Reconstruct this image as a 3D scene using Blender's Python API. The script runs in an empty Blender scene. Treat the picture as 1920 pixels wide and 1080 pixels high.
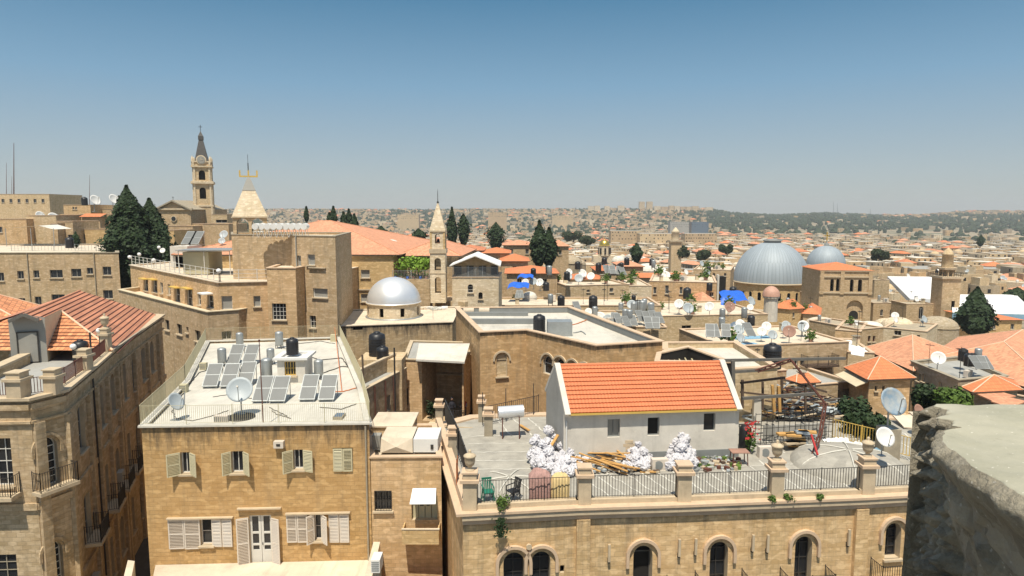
import bpy, bmesh, math, random
from mathutils import Vector, Matrix
R=math.radians; sin=math.sin; cos=math.cos; PI=math.pi
random.seed(7)
F=1280.0; TH=R(6.33); CH=25.0
SC=bpy.context.scene; COL=SC.collection
# ---------- survey helpers: sight lines of the photograph turned into world points ----------
def ray(px,py):
    u=(px-960)/F; v=(540-py)/F
    return Vector((u, cos(TH)+v*sin(TH), -sin(TH)+v*cos(TH)))
def H(px,py,h):
    d=ray(px,py); t=-h/d.z; return Vector((d.x*t,d.y*t,CH-h))
def D(px,py,dep):
    d=ray(px,py); t=dep/d.y; return Vector((d.x*t,dep,CH+d.z*t))
def XD(px,dep,py=500):
    return D(px,py,dep).x
def proj(p):
    v=Vector((p[0],p[1],p[2]-CH)); f=v.y*cos(TH)-v.z*sin(TH); up=v.y*sin(TH)+v.z*cos(TH)
    if f<.1: return (-9999,-9999)
    return (960+F*v.x/f, 540-F*up/f)
def plane_uv(A,B,px,py):
    d=ray(px,py); a=Vector((A[0],A[1])); b=Vector((B[0],B[1])); dr=(b-a).normalized(); n=Vector((dr.y,-dr.x))
    t=a.dot(n)/Vector((d.x,d.y)).dot(n); p=Vector((d.x*t,d.y*t)); return (p-a).dot(dr), CH+d.z*t
def op(A,B,x0,y0,x1,y1,arch=0,**k):
    u0,zb=plane_uv(A,B,x0,y1); u1,zt=plane_uv(A,B,x1,y0)
    _,zt2=plane_uv(A,B,x0,y0); _,zb2=plane_uv(A,B,x1,y1)
    r=dict(u0=min(u0,u1),u1=max(u0,u1),v0=(zb+zb2)/2,v1=(zt+zt2)/2,arch=arch); r.update(k); return r
# ---------- materials ----------
MATS={}
def newmat(name):
    m=bpy.data.materials.new(name); m.use_nodes=True; nt=m.node_tree; nt.nodes.clear()
    o=nt.nodes.new('ShaderNodeOutputMaterial'); b=nt.nodes.new('ShaderNodeBsdfPrincipled'); nt.links.new(b.outputs[0],o.inputs[0])
    MATS[name]=m; return m,nt,b
def N(nt,t,**k):
    n=nt.nodes.new(t)
    for a,v in k.items():
        if a in n.inputs: n.inputs[a].default_value=v
        else: setattr(n,a,v)
    return n
def mixc(nt,fac,a,b,mode='MIX'):
    m=nt.nodes.new('ShaderNodeMix'); m.data_type='RGBA'; m.blend_type=mode
    for i,v in ((0,fac),(6,a),(7,b)):
        if isinstance(v,(int,float)): m.inputs[i].default_value=v
        elif isinstance(v,tuple): m.inputs[i].default_value=(*v,1) if len(v)==3 else v
        else: nt.links.new(v,m.inputs[i])
    return m.outputs[2]
def ramp(nt,src,lo,hi,a=0.0,b=1.0):
    m=nt.nodes.new('ShaderNodeMapRange'); m.inputs[1].default_value=lo; m.inputs[2].default_value=hi; m.inputs[3].default_value=a; m.inputs[4].default_value=b
    nt.links.new(src,m.inputs[0]); return m.outputs[0]
def uvmap(nt,sx=1,sy=1,obj=False,sz=1):
    c=nt.nodes.new('ShaderNodeTexCoord'); m=nt.nodes.new('ShaderNodeMapping'); m.inputs['Scale'].default_value=(sx,sy,sz)
    nt.links.new(c.outputs['Object' if obj else 'UV'],m.inputs[0]); return m.outputs[0]
def noise(nt,vec,scale,detail=4,rough=.6):
    n=N(nt,'ShaderNodeTexNoise',Scale=scale,Detail=detail,Roughness=rough); nt.links.new(vec,n.inputs['Vector']); return n.outputs[0]
def bump(nt,b,h,st=.5,dist=.02):
    k=N(nt,'ShaderNodeBump',Strength=st,Distance=dist); nt.links.new(h,k.inputs['Height']); nt.links.new(k.outputs[0],b.inputs['Normal'])
def tup(c,f): return tuple(min(1,x*f) for x in c)
def stone(name,c,bw=.44,bh=.23,stain=.5,var=.14,mort=.80,rough=.9,streak=.35,top=None,hue=1.0):
    m,nt,b=newmat(name); uv0=uvmap(nt)
    nz=N(nt,'ShaderNodeTexNoise',Scale=.8,Detail=3); nt.links.new(uv0,nz.inputs['Vector']); ad=nt.nodes.new('ShaderNodeMix'); ad.data_type='VECTOR'; ad.blend_type if 0 else None
    va=N(nt,'ShaderNodeVectorMath',operation='SCALE'); nt.links.new(nz.outputs['Color'],va.inputs[0]); va.inputs['Scale'].default_value=.10; vb=N(nt,'ShaderNodeVectorMath',operation='ADD'); nt.links.new(uv0,vb.inputs[0]); nt.links.new(va.outputs[0],vb.inputs[1]); uv=vb.outputs[0]
    def brick(w,h_,v):
        k=N(nt,'ShaderNodeTexBrick',Scale=1.0); k.inputs['Brick Width'].default_value=w; k.inputs['Row Height'].default_value=h_; k.inputs['Mortar Size'].default_value=.011; k.inputs['Mortar Smooth'].default_value=.4; k.inputs['Bias'].default_value=0
        k.inputs['Color1'].default_value=(*tup(c,1+v),1); k.inputs['Color2'].default_value=(*tup((c[0],c[1]*.95,c[2]*.82),1-v),1); k.inputs['Mortar'].default_value=(*tup(c,mort),1); nt.links.new(uv,k.inputs['Vector']); return k
    k=brick(bw,bh,var); k2=brick(bw*1.63,bh,var*.9); col=mixc(nt,.35,k.outputs[0],k2.outputs[0])
    big=noise(nt,uv0,.18,6,.65); col=mixc(nt,ramp(nt,big,.38,.66,0,.55),col,(min(1,c[0]*1.22),c[1]*1.13,c[2]*1.1)); big2=noise(nt,uvmap(nt,.45,.9),1,6,.75); col=mixc(nt,ramp(nt,big2,.44,.66,0,.6),col,(c[0]*.78,c[1]*.68,c[2]*.52))
    px=N(nt,'ShaderNodeTexNoise',Scale=3.1,Detail=1); nt.links.new(uvmap(nt,.6,1.2),px.inputs['Vector']); col=mixc(nt,ramp(nt,px.outputs[0],.55,.64,0,.65),col,tup(c,1.35))
    st=noise(nt,uvmap(nt,1.7,.13),1.0,7,.72); col=mixc(nt,ramp(nt,st,.5,.74,0,streak),col,(.19,.155,.11))
    sp=noise(nt,uv0,1.1,7,.78); col=mixc(nt,ramp(nt,sp,.54,.78,0,stain),col,(.17,.145,.115)); lt=noise(nt,uv0,.7,6,.75); col=mixc(nt,ramp(nt,lt,.54,.76,0,.35),col,(min(1,c[0]*1.4),c[1]*1.4,c[2]*1.5))
    if top:
        oc=nt.nodes.new('ShaderNodeTexCoord'); sz=nt.nodes.new('ShaderNodeSeparateXYZ'); nt.links.new(oc.outputs['Object'],sz.inputs[0]); g=ramp(nt,sz.outputs[2],top[0]-top[1],top[0],0,.5); t2=noise(nt,uvmap(nt,2.6,.35),1.0,6,.75); sm_=N(nt,'ShaderNodeMath',operation='ADD'); nt.links.new(g,sm_.inputs[0]); nt.links.new(t2,sm_.inputs[1]); col=mixc(nt,ramp(nt,sm_.outputs[0],.80,1.06,0,top[2]),col,(.09,.075,.055))
    nt.links.new(col,b.inputs['Base Color']); b.inputs['Roughness'].default_value=rough; b.inputs['Specular IOR Level'].default_value=.2
    fine=noise(nt,uv0,9,5,.75); hh=N(nt,'ShaderNodeMath',operation='ADD'); nt.links.new(fine,hh.inputs[0]); inv=ramp(nt,k.outputs[1],0,1,.8,0); nt.links.new(inv,hh.inputs[1]); bump(nt,b,hh.outputs[0],.7,.03); return m
def plain(name,c,rough=.8,metal=0,var=.25,scale=1.2,obj=False,bs=.3,dirt=.0,spec=None):
    m,nt,b=newmat(name); uv=uvmap(nt,obj=obj)
    n=noise(nt,uv,scale,6,.65); col=mixc(nt,ramp(nt,n,.25,.75),tup(c,1-var),tup(c,1+var*.6))
    if dirt>0:
        sk=noise(nt,uvmap(nt,2.2,.22),1.0,6,.7); col=mixc(nt,ramp(nt,sk,.52,.8,0,dirt*1.3),col,tup(c,.45))
        d=noise(nt,uv,scale*.6,7,.75); col=mixc(nt,ramp(nt,d,.5,.72,0,dirt),col,(.16,.14,.115))
    nt.links.new(col,b.inputs['Base Color']); b.inputs['Roughness'].default_value=rough; b.inputs['Metallic'].default_value=metal
    if spec is not None: b.inputs['Specular IOR Level'].default_value=spec
    if bs>0: bump(nt,b,noise(nt,uv,scale*6,4),bs,.02)
    return m
def tile(name,c,cw=.22,rh=.33,var=.2,line=.35,aged=.2,bs=.7):
    m,nt,b=newmat(name); uv=uvmap(nt)
    k=N(nt,'ShaderNodeTexBrick',Scale=1.0,offset=0.0); k.inputs['Brick Width'].default_value=cw; k.inputs['Row Height'].default_value=rh
    k.inputs['Mortar Size'].default_value=.012; k.inputs['Bias'].default_value=0; k.inputs['Mortar Smooth'].default_value=.6
    k.inputs['Color1'].default_value=(*tup(c,1+var),1); k.inputs['Color2'].default_value=(*tup(c,1-var),1); k.inputs['Mortar'].default_value=(*tup(c,1-line),1)
    nt.links.new(uv,k.inputs[0]); n=noise(nt,uv,.5,6,.7); col=mixc(nt,ramp(nt,n,.45,.75,0,aged),k.outputs[0],(.3,.17,.1))
    n2=noise(nt,uv,3,3,.6); col=mixc(nt,ramp(nt,n2,.55,.8,0,.25),col,tup(c,1.3))
    nt.links.new(col,b.inputs['Base Color']); b.inputs['Roughness'].default_value=.75
    bump(nt,b,ramp(nt,k.outputs[1],0,1,1,0),bs,.04); return m
def leafmat(name,c1,c2):
    m,nt,b=newmat(name); c=nt.nodes.new('ShaderNodeTexCoord')
    n=noise(nt,c.outputs['Object'],1.3,3,.6); n2=noise(nt,c.outputs['Object'],14,2)
    col=mixc(nt,ramp(nt,n,.35,.65),c1,c2); col=mixc(nt,ramp(nt,n2,.4,.7,0,.5),col,tup(c2,1.5)); nt.links.new(col,b.inputs['Base Color'])
    b.inputs['Roughness'].default_value=.65; b.inputs['Specular IOR Level'].default_value=.25; return m
stone('stone_gold',(0.587,0.417,0.244),stain=.3,streak=.5)
stone('stone_hotel',(0.479,0.316,0.148),stain=.3,streak=.4,top=(14.1,2.6,.85))
stone('stone_arch',(0.623,0.449,0.253),stain=.35,streak=.6,top=(11.5,1.8,.6))
stone('stone_black',(0.456,0.355,0.224),stain=.7,streak=.6,top=(13.4,2.6,1.0))
stone('stone_centre',(0.545,0.371,0.200),stain=.35,streak=.5,top=(15.8,1.3,.9))
stone('stone_tan',(0.499,0.380,0.245),stain=.5,streak=.55)
stone('stone_old',(0.477,0.370,0.240),stain=.75,streak=.6,var=.25)
stone('stone_pale',(0.555,0.439,0.286),stain=.25,streak=.4,var=.1,mort=.8)
stone('stone_grey',(0.405,0.346,0.258),stain=.6,streak=.5)
stone('stone_white',(0.629,0.541,0.404),stain=.15,streak=.2,var=.08,mort=.85)
stone('stone_yellow',(0.56,0.41,0.22),stain=.15,streak=.25,var=.08,mort=.85)
stone('stone_rubble',(0.413,0.333,0.224),bw=.34,bh=.22,stain=.5,var=.3,mort=.4)
stone('stone_church',(0.478,0.366,0.235),bw=.7,bh=.4,stain=.55,streak=.35,var=.2)
plain('cut_stone',(.55,.44,.30),.85,var=.2,dirt=.35,scale=1.5)
plain('cut_stone_grey',(.36,.31,.23),.9,var=.25,dirt=.5,scale=2)
plain('pink_coping',(.60,.44,.30),.85,var=.15,dirt=.2,scale=2)
plain('plaster_white',(.62,.58,.51),.85,var=.15,dirt=.28,scale=.9)
plain('plaster_grey',(.40,.385,.35),.9,var=.15,dirt=.25,scale=.8)
plain('plaster_cream',(.62,.52,.36),.85,var=.12,dirt=.2,scale=.9)
plain('roof_white',(.68,.64,.56),.85,var=.2,dirt=.4,scale=.5,bs=.15)
plain('roof_coat',(.58,.55,.48),.8,var=.15,dirt=.42,scale=.45,bs=.1)
plain('roof_cream',(.66,.56,.43),.85,var=.22,dirt=.4,scale=.4,bs=.15)
plain('roof_grey',(.36,.355,.33),.85,var=.15,dirt=.3,scale=.6,bs=.2)
plain('curb_grey',(.22,.23,.225),.8,var=.15,dirt=.2,scale=1)
plain('dust',(.42,.35,.25),.95,var=.25,dirt=.4,scale=.8)
tile('tile_orange',(.66,.215,.085),aged=.12,var=.1)
plain('tile_smooth',(.60,.19,.08),.75,var=.18,dirt=.12,scale=.8,bs=.1)
tile('tile_red',(.60,.215,.10),aged=.35)
tile('tile_faded',(.62,.29,.165),aged=.3,line=.2,bs=.4)
tile('tile_mixed',(.66,.27,.12),cw=.3,rh=.36,var=.4,line=.6,aged=.3,bs=1)
tile('rust_metal',(.52,.22,.125),cw=2.4,rh=.5,var=.22,line=.5,aged=.5,bs=.8)
plain('ridge_mortar',(.72,.50,.34),.9,var=.2)
plain('silver',(.80,.81,.83),.36,metal=.55,var=.05,scale=.6,obj=True,bs=.03)
plain('galv',(.38,.40,.40),.45,metal=.5,var=.2,scale=2)
plain('dark_metal',(.06,.055,.05),.5,metal=.4,var=.3)
plain('rust_iron',(.13,.045,.03),.8,var=.4,scale=3)
plain('glass_dark',(.022,.024,.028),.12,var=.4,bs=0)
plain('interior_dark',(.015,.013,.011),.95,var=.3,bs=0)
plain('shutter_cream',(.52,.47,.31),.6,var=.08)
plain('shutter_white',(.62,.55,.47),.6,var=.08)
plain('shutter_grey',(.30,.29,.26),.7,var=.1)
plain('frame_white',(.62,.6,.55),.5,var=.08)
plain('black_plastic',(.018,.018,.02),.42,var=.2,bs=0)
plain('white_paint',(.70,.69,.66),.5,var=.06,bs=.05)
plain('dish_grey',(.38,.42,.44),.5,var=.12)
plain('dish_rust',(.34,.19,.14),.7,var=.3)
plain('panel_glass',(.16,.165,.16),.45,var=.12,bs=0)
plain('panel_blue',(.13,.17,.22),.22,var=.15,bs=0)
plain('tarp_blue',(.02,.13,.62),.5,var=.25,scale=2)
plain('tarp_lightblue',(.24,.42,.56),.6,var=.25,scale=.8,dirt=.15)
plain('membrane',(.80,.79,.77),.6,var=.03,bs=0)
plain('timber',(.55,.31,.10),.8,var=.3,scale=3)
plain('timber_dark',(.10,.065,.045),.85,var=.4,scale=3)
plain('wood_grey',(.13,.12,.105),.8,var=.25,scale=3)
plain('gold',(.85,.55,.12),.28,metal=.9,var=.1,bs=0)
plain('brass_paint',(.62,.42,.10),.5,var=.15)
plain('green_plastic',(.02,.17,.11),.45,var=.1,bs=0)
plain('sack',(.54,.53,.56),.55,var=.08,scale=3)
plain('rug_pink',(.42,.25,.22),.95,var=.45,scale=7)
plain('foam_yellow',(.62,.47,.23),.9,var=.2,scale=3)
plain('skin',(.35,.2,.13),.6,var=.1); plain('cloth_dark',(.02,.02,.03),.9,var=.2); plain('cloth_red',(.4,.03,.03),.9,var=.2)
plain('copper_pink',(.52,.30,.22),.6,var=.2); plain('stripe_white',(.58,.56,.50),.9,var=.2,scale=5)
plain('flag_orange',(.65,.2,.06),.8,var=.2); plain('slate',(.075,.07,.065),.7,var=.3,scale=2); plain('bark',(.13,.09,.06),.9,var=.3,scale=4)
plain('asphalt',(.07,.065,.06),.9,var=.3,scale=1); plain('brown_roof',(.14,.10,.07),.9,var=.2)
leafmat('leaf_cypress',(.012,.026,.010),(.030,.052,.018)); leafmat('leaf_green',(.045,.085,.018),(.10,.16,.03)); leafmat('leaf_far',(.018,.030,.012),(.040,.056,.022))
leafmat('leaf_vine',(.10,.19,.02),(.2,.32,.04))
# screed of the paved roof terrace: grey with pale mortar joints
m,nt,b=newmat('screed'); uv=uvmap(nt); n=noise(nt,uv,.9,6,.7); col=mixc(nt,ramp(nt,n,.3,.7),(.25,.235,.205),(.42,.395,.34))
n2=noise(nt,uvmap(nt,.4,3),1,5,.7); col=mixc(nt,ramp(nt,n2,.5,.75,0,.4),col,(.42,.40,.35)); nt.links.new(col,b.inputs['Base Color']); b.inputs['Roughness'].default_value=.9; bump(nt,b,noise(nt,uv,5,4),.4,.03)
# lead covered dome, vertical seams in the object's own UVs
def seamdome(name,c,n):
    m,nt,b=newmat(name); uv=uvmap(nt); w=N(nt,'ShaderNodeTexBrick',Scale=1.0,offset=.5); w.inputs['Brick Width'].default_value=1.0/n; w.inputs['Row Height'].default_value=.34
    w.inputs['Mortar Size'].default_value=.0022; w.inputs['Color1'].default_value=(*tup(c,1.08),1); w.inputs['Color2'].default_value=(*tup(c,.92),1); w.inputs['Mortar'].default_value=(*tup(c,.8),1)
    nt.links.new(uv,w.inputs[0]); n_=noise(nt,uvmap(nt,30,4),1,5); col=mixc(nt,ramp(nt,n_,.3,.75,0,.4),w.outputs[0],tup(c,.7)); nt.links.new(col,b.inputs['Base Color'])
    b.inputs['Roughness'].default_value=.62; b.inputs['Metallic'].default_value=.1; return m
seamdome('lead_dome',(.34,.39,.43),64)
# ---------- mesh builder ----------
ROOT={}
class MB:
    def __init__(s): s.v=[]; s.f=[]; s.m=[]; s.uv={}; s.sm=set()
    def add(s,vs,fs,m,smooth=False):
        o=len(s.v); s.v+= [tuple(p) for p in vs]
        for f in fs:
            if smooth: s.sm.add(len(s.f))
            s.f.append([i+o for i in f]); s.m.append(m)
        return s
    def quad(s,a,b,c,d,m): return s.add([a,b,c,d],[(0,1,2,3)],m)
    def poly(s,ps,m): return s.add(ps,[tuple(range(len(ps)))],m)
    def prism(s,poly,z0,z1,m,top=None,cap=True,bot=False):
        n=len(poly); vs=[(p[0],p[1],z0) for p in poly]+[(p[0],p[1],z1) for p in poly]
        s.add(vs,[(i,(i+1)%n,(i+1)%n+n,i+n) for i in range(n)],m)
        if cap: s.add(vs[n:],[tuple(range(n))],top or m)
        if bot: s.add(vs[:n],[tuple(reversed(range(n)))],m)
        return s
    def box(s,c,sz,m,rz=0,M=None,z0=False):
        x,y,z=sz[0]/2,sz[1]/2,sz[2]/2; cz=c[2]+(z if z0 else 0); ps=[]
        for a in ((-x,-y,-z),(x,-y,-z),(x,y,-z),(-x,y,-z),(-x,-y,z),(x,-y,z),(x,y,z),(-x,y,z)):
            v=Vector(a)
            if M is not None: v=M@v
            elif rz: v=Vector((v.x*cos(rz)-v.y*sin(rz),v.x*sin(rz)+v.y*cos(rz),v.z))
            ps.append((v.x+c[0],v.y+c[1],v.z+cz))
        return s.add(ps,[(0,3,2,1),(4,5,6,7),(0,1,5,4),(1,2,6,5),(2,3,7,6),(3,0,4,7)],m)
    def bar(s,a,b,w,h,m):
        a=Vector(a); b=Vector(b); d=(b-a); L=d.length
        if L<1e-5: return s
        d/=L; sd=d.cross(Vector((0,0,1)))
        if sd.length<1e-3: sd=Vector((1,0,0))
        sd.normalize(); up=sd.cross(d); Mx=Matrix((sd,d,up)).transposed()
        return s.box((a+b)/2,(w,L,h),m,M=Mx)
    def tube(s,a,b,r,m,n=6,r2=None,cap=True):
        a=Vector(a); b=Vector(b); d=(b-a); L=d.length
        if L<1e-6: return s
        d/=L; sd=d.cross(Vector((0,0,1)))
        if sd.length<1e-3: sd=Vector((1,0,0))
        sd.normalize(); up=sd.cross(d); r2=r if r2 is None else r2; vs=[]
        for q,rr in ((a,r),(b,r2)):
            for i in range(n):
                t=2*PI*i/n; vs.append(q+sd*cos(t)*rr+up*sin(t)*rr)
        s.add(vs,[(i,i+n,(i+1)%n+n,(i+1)%n) for i in range(n)],m,True)
        if cap: s.add(vs,[tuple(range(n)),tuple(reversed(range(n,2*n)))],m)
        return s
    def path(s,pts,r,m,n=5):
        for a,b in zip(pts,pts[1:]): s.tube(a,b,r,m,n)
        return s
    def lathe(s,c,prof,m,n=16,smooth=True,uvd=False):
        vs=[]
        for r,z in prof:
            for i in range(n): t=2*PI*i/n; vs.append((c[0]+r*cos(t),c[1]+r*sin(t),c[2]+z))
        k=len(prof); base=len(s.f); fs=[]
        for j in range(k-1):
            for i in range(n): fs.append((j*n+i,j*n+(i+1)%n,(j+1)*n+(i+1)%n,(j+1)*n+i))
        s.add(vs,fs,m,smooth)
        if uvd:
            for j in range(k-1):
                for i in range(n): s.uv[base+j*n+i]=[(i/n,j/(k-1)),((i+1)/n,j/(k-1)),((i+1)/n,(j+1)/(k-1)),(i/n,(j+1)/(k-1))]
        if prof[-1][0]>1e-3: s.add(vs[-n:],[tuple(range(n))],m)
        return s
    def dome(s,c,r,h,m,n=24,k=8,uvd=False):
        return s.lathe(c,[(max(.0005,r*cos(PI/2*i/k)),h*sin(PI/2*i/k)) for i in range(k+1)],m,n,True,uvd)
    def build(s,name,parent=None,loc=None,kind=None,merge=False):
        if parent is not None: o0=ROOT[parent.name]
        else:
            if loc is None:
                xs=[p[0] for p in s.v]; ys=[p[1] for p in s.v]; zs=[p[2] for p in s.v]; loc=((min(xs)+max(xs))/2,(min(ys)+max(ys))/2,min(zs))
            o0=Vector(loc)
        me=bpy.data.meshes.new(name); vl=[(p[0]-o0[0],p[1]-o0[1],p[2]-o0[2]) for p in s.v]
        me.from_pydata(vl,[],s.f); keys=list(dict.fromkeys(s.m)); idx={k:i for i,k in enumerate(keys)}
        for k in keys: me.materials.append(MATS[k])
        me.polygons.foreach_set('material_index',[idx[k] for k in s.m])
        if s.sm: me.polygons.foreach_set('use_smooth',[i in s.sm for i in range(len(s.f))])
        uvl=me.uv_layers.new(name='UVMap'); buf=[0.0]*(2*len(me.loops))
        for p in me.polygons:
            if p.index in s.uv:
                for li,q in zip(p.loop_indices,s.uv[p.index]): buf[2*li],buf[2*li+1]=q
                continue
            n=p.normal
            if abs(n.z)>.985: t=(1,0,0); w=(0,1,0)
            else:
                l=math.hypot(n.x,n.y); t=(-n.y/l,n.x/l,0); w=(n.y*0-n.z*t[1],n.z*t[0]-0,n.x*t[1]-n.y*t[0])
            for li in p.loop_indices:
                q=s.v[me.loops[li].vertex_index]
                buf[2*li]=q[0]*t[0]+q[1]*t[1]; buf[2*li+1]=q[0]*w[0]+q[1]*w[1]+q[2]*w[2]
        uvl.data.foreach_set('uv',buf); me.update()
        o=bpy.data.objects.new(name,me); COL.objects.link(o)
        if parent is not None: o.parent=parent; ROOT[o.name]=o0
        else: o.location=o0; ROOT[o.name]=o0
        if kind: o['kind']=kind
        return o
def tag(o,label,cat,group=None,kind=None):
    if label: o['label']=label
    if cat: o['category']=cat
    if group: o['group']=group
    if kind: o['kind']=kind
    return o
def thing(name,loc,label=None,cat=None,group=None,rz=0):
    e=bpy.data.objects.new(name,None); COL.objects.link(e); e.location=loc; e.rotation_euler=(0,0,rz); e.empty_display_size=.3; ROOT[e.name]=Vector(loc); return tag(e,label,cat,group)
KIDS={}
def dup(root,loc,rz=0,s=1,label=None,group=None,mat=None,cat=None):
    def cp(o,par):
        c=o.copy(); COL.objects.link(c); c.parent=par
        for ch in o.children: cp(ch,c)
        return c
    c=cp(root,None); c.location=loc; c.rotation_euler=(0,0,rz); c.scale=(s,s,s) if not isinstance(s,tuple) else s
    if label: c['label']=label
    if group: c['group']=group
    if cat: c['category']=cat
    return c
PROTO={}
def place(kind,loc,rz=0,s=1,label=None,group=None):
    p=PROTO[kind]
    if not p.get('used'):
        p['used']=True; o=p['o']; o.location=loc; o.rotation_euler=(0,0,rz); o.scale=(s,s,s) if not isinstance(s,tuple) else s
        if label: o['label']=label
        if group: o['group']=group
        return o
    return dup(p['o'],loc,rz,s,label,group)
# ---------- walls, windows, buildings ----------
def V2(p): return Vector((p[0],p[1]))
def P3(A,dr,nn,u,z,off=0): return (A[0]+dr.x*u+nn.x*off, A[1]+dr.y*u+nn.y*off, z)
def frame2(A,B):
    a=V2(A); b=V2(B); dr=(b-a).normalized(); return a,dr,Vector((dr.y,-dr.x)),(b-a).length
def arcpts(o,n=10):
    w=(o['u1']-o['u0'])/2; c=(o['u0']+o['u1'])/2; hgt=o['arch']*w; sp=o['v1']-hgt
    return [(c-w*cos(PI*i/n), sp+hgt*sin(PI*i/n)) for i in range(n+1)]
def wall(mb,A,B,z0,z1,ops,m,rd=.25,rm='cut_stone'):
    a,dr,nn,L=frame2(A,B)
    for o in ops: o['u0']=max(.05,o['u0']); o['u1']=min(L-.05,o['u1']); o['v0']=max(z0+.03,o['v0']); o['v1']=min(z1-.1,o['v1'])
    ops[:]=[o for o in ops if o['u1']-o['u0']>.1 and o['v1']-o['v0']>.1]
    us=sorted(set([0,L]+[o['u0'] for o in ops]+[o['u1'] for o in ops])); vs=sorted(set([z0,z1]+[o['v0'] for o in ops]+[o['v1'] for o in ops]))
    for i in range(len(us)-1):
        run=None; cu=(us[i]+us[i+1])/2
        for j in range(len(vs)-1):
            cv=(vs[j]+vs[j+1])/2; solid=not any(o['u0']<cu<o['u1'] and o['v0']<cv<o['v1'] for o in ops)
            if solid and run is None: run=vs[j]
            if (not solid or j==len(vs)-2) and run is not None:
                top=vs[j+1] if solid else vs[j]
                mb.quad(P3(a,dr,nn,us[i],run),P3(a,dr,nn,us[i+1],run),P3(a,dr,nn,us[i+1],top),P3(a,dr,nn,us[i],top),m); run=None
    for o in ops:
        d=o.get('rd',rd); u0,u1,v0,v1=o['u0'],o['u1'],o['v0'],o['v1']; q=lambda u,z,f: P3(a,dr,nn,u,z,f)
        if o['arch']:
            ap=arcpts(o); sp=ap[0][1]
            for (ua,va),(ub,vb) in zip(ap,ap[1:]):
                mb.quad(q(ua,va,0),q(ub,vb,0),q(ub,v1,0),q(ua,v1,0),m)
                mb.quad(q(ua,va,0),q(ua,va,-d),q(ub,vb,-d),q(ub,vb,0),rm)
        else: sp=v1; mb.quad(q(u0,v1,0),q(u0,v1,-d),q(u1,v1,-d),q(u1,v1,0),rm)
        mb.quad(q(u0,v0,0),q(u0,v0,-d),q(u0,sp,-d),q(u0,sp,0),rm); mb.quad(q(u1,v0,-d),q(u1,v0,0),q(u1,sp,0),q(u1,sp,-d),rm)
        mb.quad(q(u0,v0,0),q(u1,v0,0),q(u1,v0,-d),q(u0,v0,-d),rm)
    return ops
def hood(mb,A,B,o,w=.14,proud=.1,m='pink_coping',legs=.3):
    a,dr,nn,L=frame2(A,B); ap=arcpts(o,14); c=(o['u0']+o['u1'])/2; hw=(o['u1']-o['u0'])/2; sp=ap[0][1]; g=o.get('gap',.0)
    def ring(k): return [(c+(u-c)*(hw+k)/hw, sp+(z-sp)*(hw*o['arch']+k)/(hw*o['arch'])) for u,z in ap]
    I=ring(g); O=ring(g+w); I=[(I[0][0],I[0][1]-legs)]+I+[(I[-1][0],I[-1][1]-legs)]; O=[(O[0][0],O[0][1]-legs)]+O+[(O[-1][0],O[-1][1]-legs)]
    q=lambda p,f: P3(a,dr,nn,p[0],p[1],f)
    for k in range(len(I)-1):
        mb.quad(q(I[k],proud),q(I[k+1],proud),q(O[k+1],proud),q(O[k],proud),m); mb.quad(q(O[k],proud),q(O[k+1],proud),q(O[k+1],0),q(O[k],0),m); mb.quad(q(I[k+1],proud),q(I[k],proud),q(I[k],0),q(I[k+1],0),m)
def window(parent,A,B,o,nx=2,ny=1,fm='frame_white',pm='glass_dark',sill=True,grill=False,rd=.25,name='window',fw=.05,label=None):
    a,dr,nn,L=frame2(A,B); d=o.get('rd',rd)-.05; u0,u1,v0,v1=o['u0'],o['u1'],o['v0'],o['v1']; f=MB(); q=lambda u,z,e=0: P3(a,dr,nn,u,z,-d+e)
    if o['arch']:
        ap=arcpts(o); sp=ap[0][1]
        for p,r in zip(ap,ap[1:]): f.bar(q(*p),q(*r),fw,fw*1.3,fm)
        f.bar(q(u0,sp),q(u1,sp),fw,fw,fm)
    else: sp=v1; f.bar(q(u0,v1-fw/2),q(u1,v1-fw/2),fw,fw,fm)
    f.bar(q(u0+fw/2,v0),q(u0+fw/2,sp),fw,fw,fm); f.bar(q(u1-fw/2,v0),q(u1-fw/2,sp),fw,fw,fm); f.bar(q(u0+fw,v0+fw/2),q(u1-fw,v0+fw/2),fw,fw,fm)
    for i in range(1,nx): u=u0+(u1-u0)*i/nx; f.bar(q(u,v0+fw),q(u,v1-fw if not o['arch'] else v1-.04),fw*.8,fw*.8,fm)
    for j in range(1,ny): z=v0+(sp-v0)*j/ny; f.bar(q(u0+fw,z,.003),q(u1-fw,z,.003),fw*.6,fw*.7,fm)
    w=f.build(name,parent)
    if label: w['label']=label
    p=MB()
    pts=[q(u0,v0,-.04),q(u1,v0,-.04)]+([q(*t,-.04) for t in reversed(ap)] if o['arch'] else [q(u1,v1,-.04),q(u0,v1,-.04)])
    p.poly(pts,pm); p.build('pane',w)
    if sill:
        s=MB(); s.box(P3(a,dr,nn,(u0+u1)/2,v0-.05,.06),(u1-u0+.2,.2,.1),'cut_stone',rz=math.atan2(dr.y,dr.x)); s.build('sill',w)
    if grill:
        g=MB(); n=max(3,int((u1-u0)/.13))
        for i in range(n+1): u=u0+(u1-u0)*i/n; g.bar(P3(a,dr,nn,u,v0,.05),P3(a,dr,nn,u,v1,.05),.02,.02,'dark_metal')
        for z in (v0,(v0+v1)/2,v1): g.bar(P3(a,dr,nn,u0,z,.05),P3(a,dr,nn,u1,z,.05),.025,.025,'dark_metal')
        g.build('grille',w)
    return w
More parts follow.
